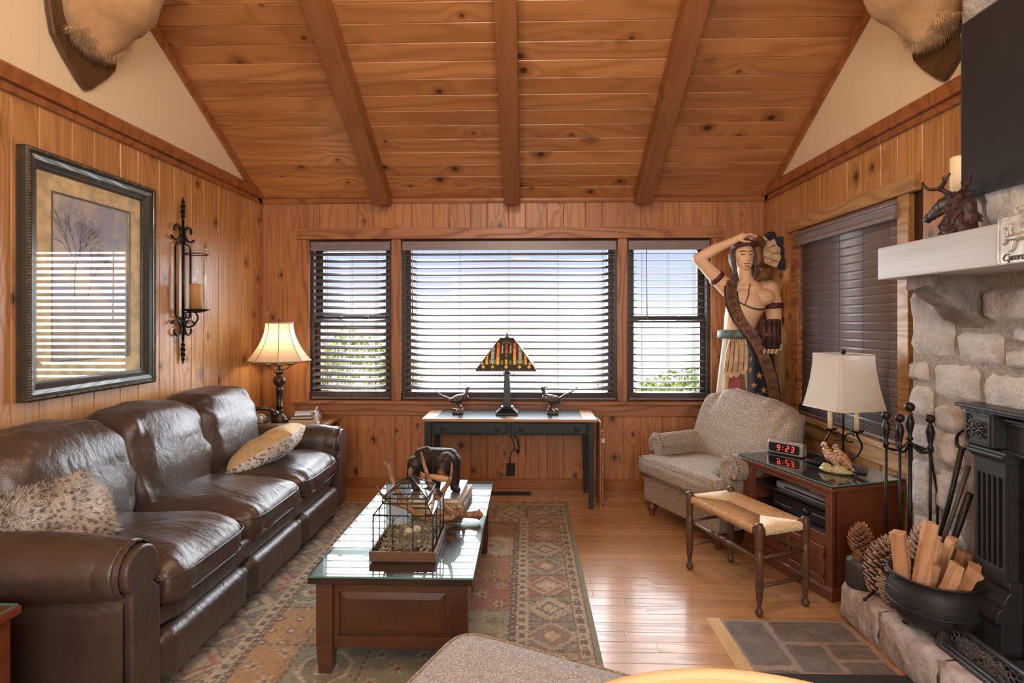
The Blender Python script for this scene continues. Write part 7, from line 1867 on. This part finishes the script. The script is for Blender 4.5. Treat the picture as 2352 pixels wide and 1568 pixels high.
# belt, hip feathers, striped and starred drape
O('belt',MB().lathe([(.128,1.405),(.146,1.410),(.146,1.470),(.130,1.478)],32,(-.085,.0,0),sy=1.06,sx=1.18),teal,stt)
for k,(x,L,w) in enumerate(((-.222,.29,.024),(-.196,.30,.027),(-.165,.295,.028),(-.130,.27,.029))):
    O('hip_feather',feather((x+.008,1.405),-PI/2-.06+.03*k,L+.02,w*1.15,-.165-.011*k,0,bend=-.06),[creamp,navy,darkline],stt)
def drape(a0,a1,cols,z0,z1,r0,r1,name,par=stt,n=26,mats=None,cx_=-.03):
    m=MB(); vs_=[]; nz_=6
    for j in range(nz_+1):
        z=lerp(z0,z1,j/nz_); r=lerp(r0,r1,j/nz_)
        for i in range(n+1):
            a=lerp(a0,a1,i/n); w=1+.03*math.sin(a*14)*(1-j/nz_); vs_.append((cx_+math.cos(a)*r*1.12*w,.0+math.sin(a)*r*.92*w,z))
    for j in range(nz_):
        for i in range(n):
            q=j*(n+1)+i; m.v; 
    fs=[(j*(n+1)+i,j*(n+1)+i+1,(j+1)*(n+1)+i+1,(j+1)*(n+1)+i) for j in range(nz_) for i in range(n)]
    b=len(m.v); m.add(vs_,fs,True)
    for q in range(len(fs)): m.mi[q]=cols[int((q%n)/n*len(cols))]
    return O(name,m,mats,par)
stripes=[plain('stripe_white',(.52,.47,.38),.6,var=.1),plain('stripe_tan',(.50,.34,.16),.6,var=.1),plain('stripe_red',(.26,.055,.045),.6,var=.1)]
sk_=drape(PI*1.00,PI*1.42,[0,0,1,1,2,2,2,1],.925,1.40,.220,.170,'striped_drape',mats=stripes)
nv=drape(PI*1.30,PI*2.05,[0],.905,1.42,.210,.165,'starred_drape',mats=[navy],cx_=-.01)
O('drape_back',MB().lathe([(.19,.93),(.15,1.36)],24,(-.03,.02,0),sx=1.05,sy=.8),stripes[1],stt)
m=MB()
for k in range(46):
    a=lerp(PI*1.00,PI*1.42,k/45); m.tube([(-.03+math.cos(a)*.243,math.sin(a)*.200,.935),(-.03+math.cos(a)*.247,math.sin(a)*.203,.905)],.0045,4)
o=O('drape_fringe',m,lth,sk_); o['kind']='stuff'
O('twisted_cord',MB().tube(rib([(-.150,-.165,1.32),(-.135,-.188,1.15),(-.118,-.200,1.0),(-.100,-.208,.90)]),.013,6),lth,nv)
def star(x,z,r,y): 
    pts=[]
    for k in range(10): a=PI/2+k*PI/5; q=r if k%2==0 else r*.40; pts.append((x+math.cos(a)*q,z+math.sin(a)*q))
    return MB().prism(pts[::-1],y-.006,y+.006,'y')
for x,z in ((-.085,1.315),(-.045,1.235),(-.055,1.15),(.010,1.105),(-.035,1.025),(.045,.985),(-.005,.940)):
    rr_=lerp(.205,.155,(z-.905)/.465); cxs=(x+.01)/(rr_*1.12); yy=-math.sqrt(max(.05,1-cxs*cxs))*rr_*.92
    O('star',star(x,z,.030,yy-.006),starm,nv)
# bundle held at the hip
m=MB()
for k,(x,y) in enumerate(((.040,-.195),(.076,-.212),(.114,-.215),(.148,-.200),(.055,-.165),(.128,-.165))): m.cap([(x,y,1.350),(x,y,1.545)],[.026,.026],10)
O('cigar_bundle',m,plain('tobacco_brown',(.055,.026,.018),.45,bump=.2,var=.2),stt)
O('bundle_band',MB().lathe([(.080,1.425),(.084,1.43),(.084,1.455),(.080,1.46)],24,(.094,-.19,0),sy=.60),maroon,stt)
O('plinth',MB().lathe([(0,0),(.185,0),(.19,.02),(.175,.04),(.170,.085),(0,.09)],8,(-.02,.0,0)),lth,stt)
# ------------------------------------------------------------ outside
gr=S('ground', MB().add([(-40,5.6,-1.3),(40,5.6,-1.3),(40,11,-1.5),(-40,11,-1.5)],[(0,1,2,3)]), plain('grass_ground',(.42,.50,.22),.9,var=.3,bscale=3))
leafm=N('sunlit_leaf'); oi=leafm.n('TexNoise'); leafm.put(oi.inputs['Vector'],leafm.obj()); oi.inputs['Scale'].default_value=2.5
leafm.set(color=leafm.mix(leafm.ss(oi.outputs[0],.35,.65),(.30,.42,.08),(.62,.66,.24)),rough=.6,emis=(.55,.62,.22),emst=0.0); leafm=leafm.m
def shrub(label,c,rx,ry,rz,n=5200,seed=1):
    t=T('shrub',label,'shrub',(c[0],c[1],-1.3-(c[1]-5.6)*.022)); gz=t.location.z; m=MB(); r_=random.Random(seed); cz_=c[2]-gz
    V=[];F=[]
    for k in range(n):
        d=Vector((r_.gauss(0,1),r_.gauss(0,1),r_.gauss(0,1))).normalized(); q=r_.uniform(.72,1.0)*(1+.22*mnoise.noise(d*2.4+Vector((seed,0,0))))
        p=Vector((d.x*rx*q,d.y*ry*q,cz_+d.z*rz*q)); s_=r_.uniform(.03,.055); e=Euler((r_.uniform(0,6),r_.uniform(0,6),r_.uniform(0,6))).to_matrix(); b=len(V)
        V+=[p+e@Vector((-s_,0,0)),p+e@Vector((0,-s_*.5,0)),p+e@Vector((s_,0,0)),p+e@Vector((0,s_*.5,0))]; F.append((b,b+1,b+2,b+3))
    me=bpy.data.meshes.new('foliage'); me.from_pydata(V,[],F); o=O('foliage',me,leafm,t); o['kind']='stuff'
    O('stems',MB().tube([(0,0,0),(.05,0,cz_*.9)],[.06,.03],6).tube([(0,0,0),(-.3*rx,0,cz_)],[.05,.02],6).tube([(0,0,0),(.4*rx,.1,cz_)],[.05,.02],6),lth,t)
shrub('tall sunlit yellow green shrub outside the window behind the lit lamp',(-2.75,8.2,.15),1.25,.9,1.15,seed=2)
shrub('low sunlit shrub outside the window beside the carved figure',(2.45,8.4,-.05),1.0,.8,.80,seed=5)
shrub('lower shrub left of the low one outside the right narrow window',(1.35,8.8,-.30),.7,.7,.80,n=3000,seed=6)
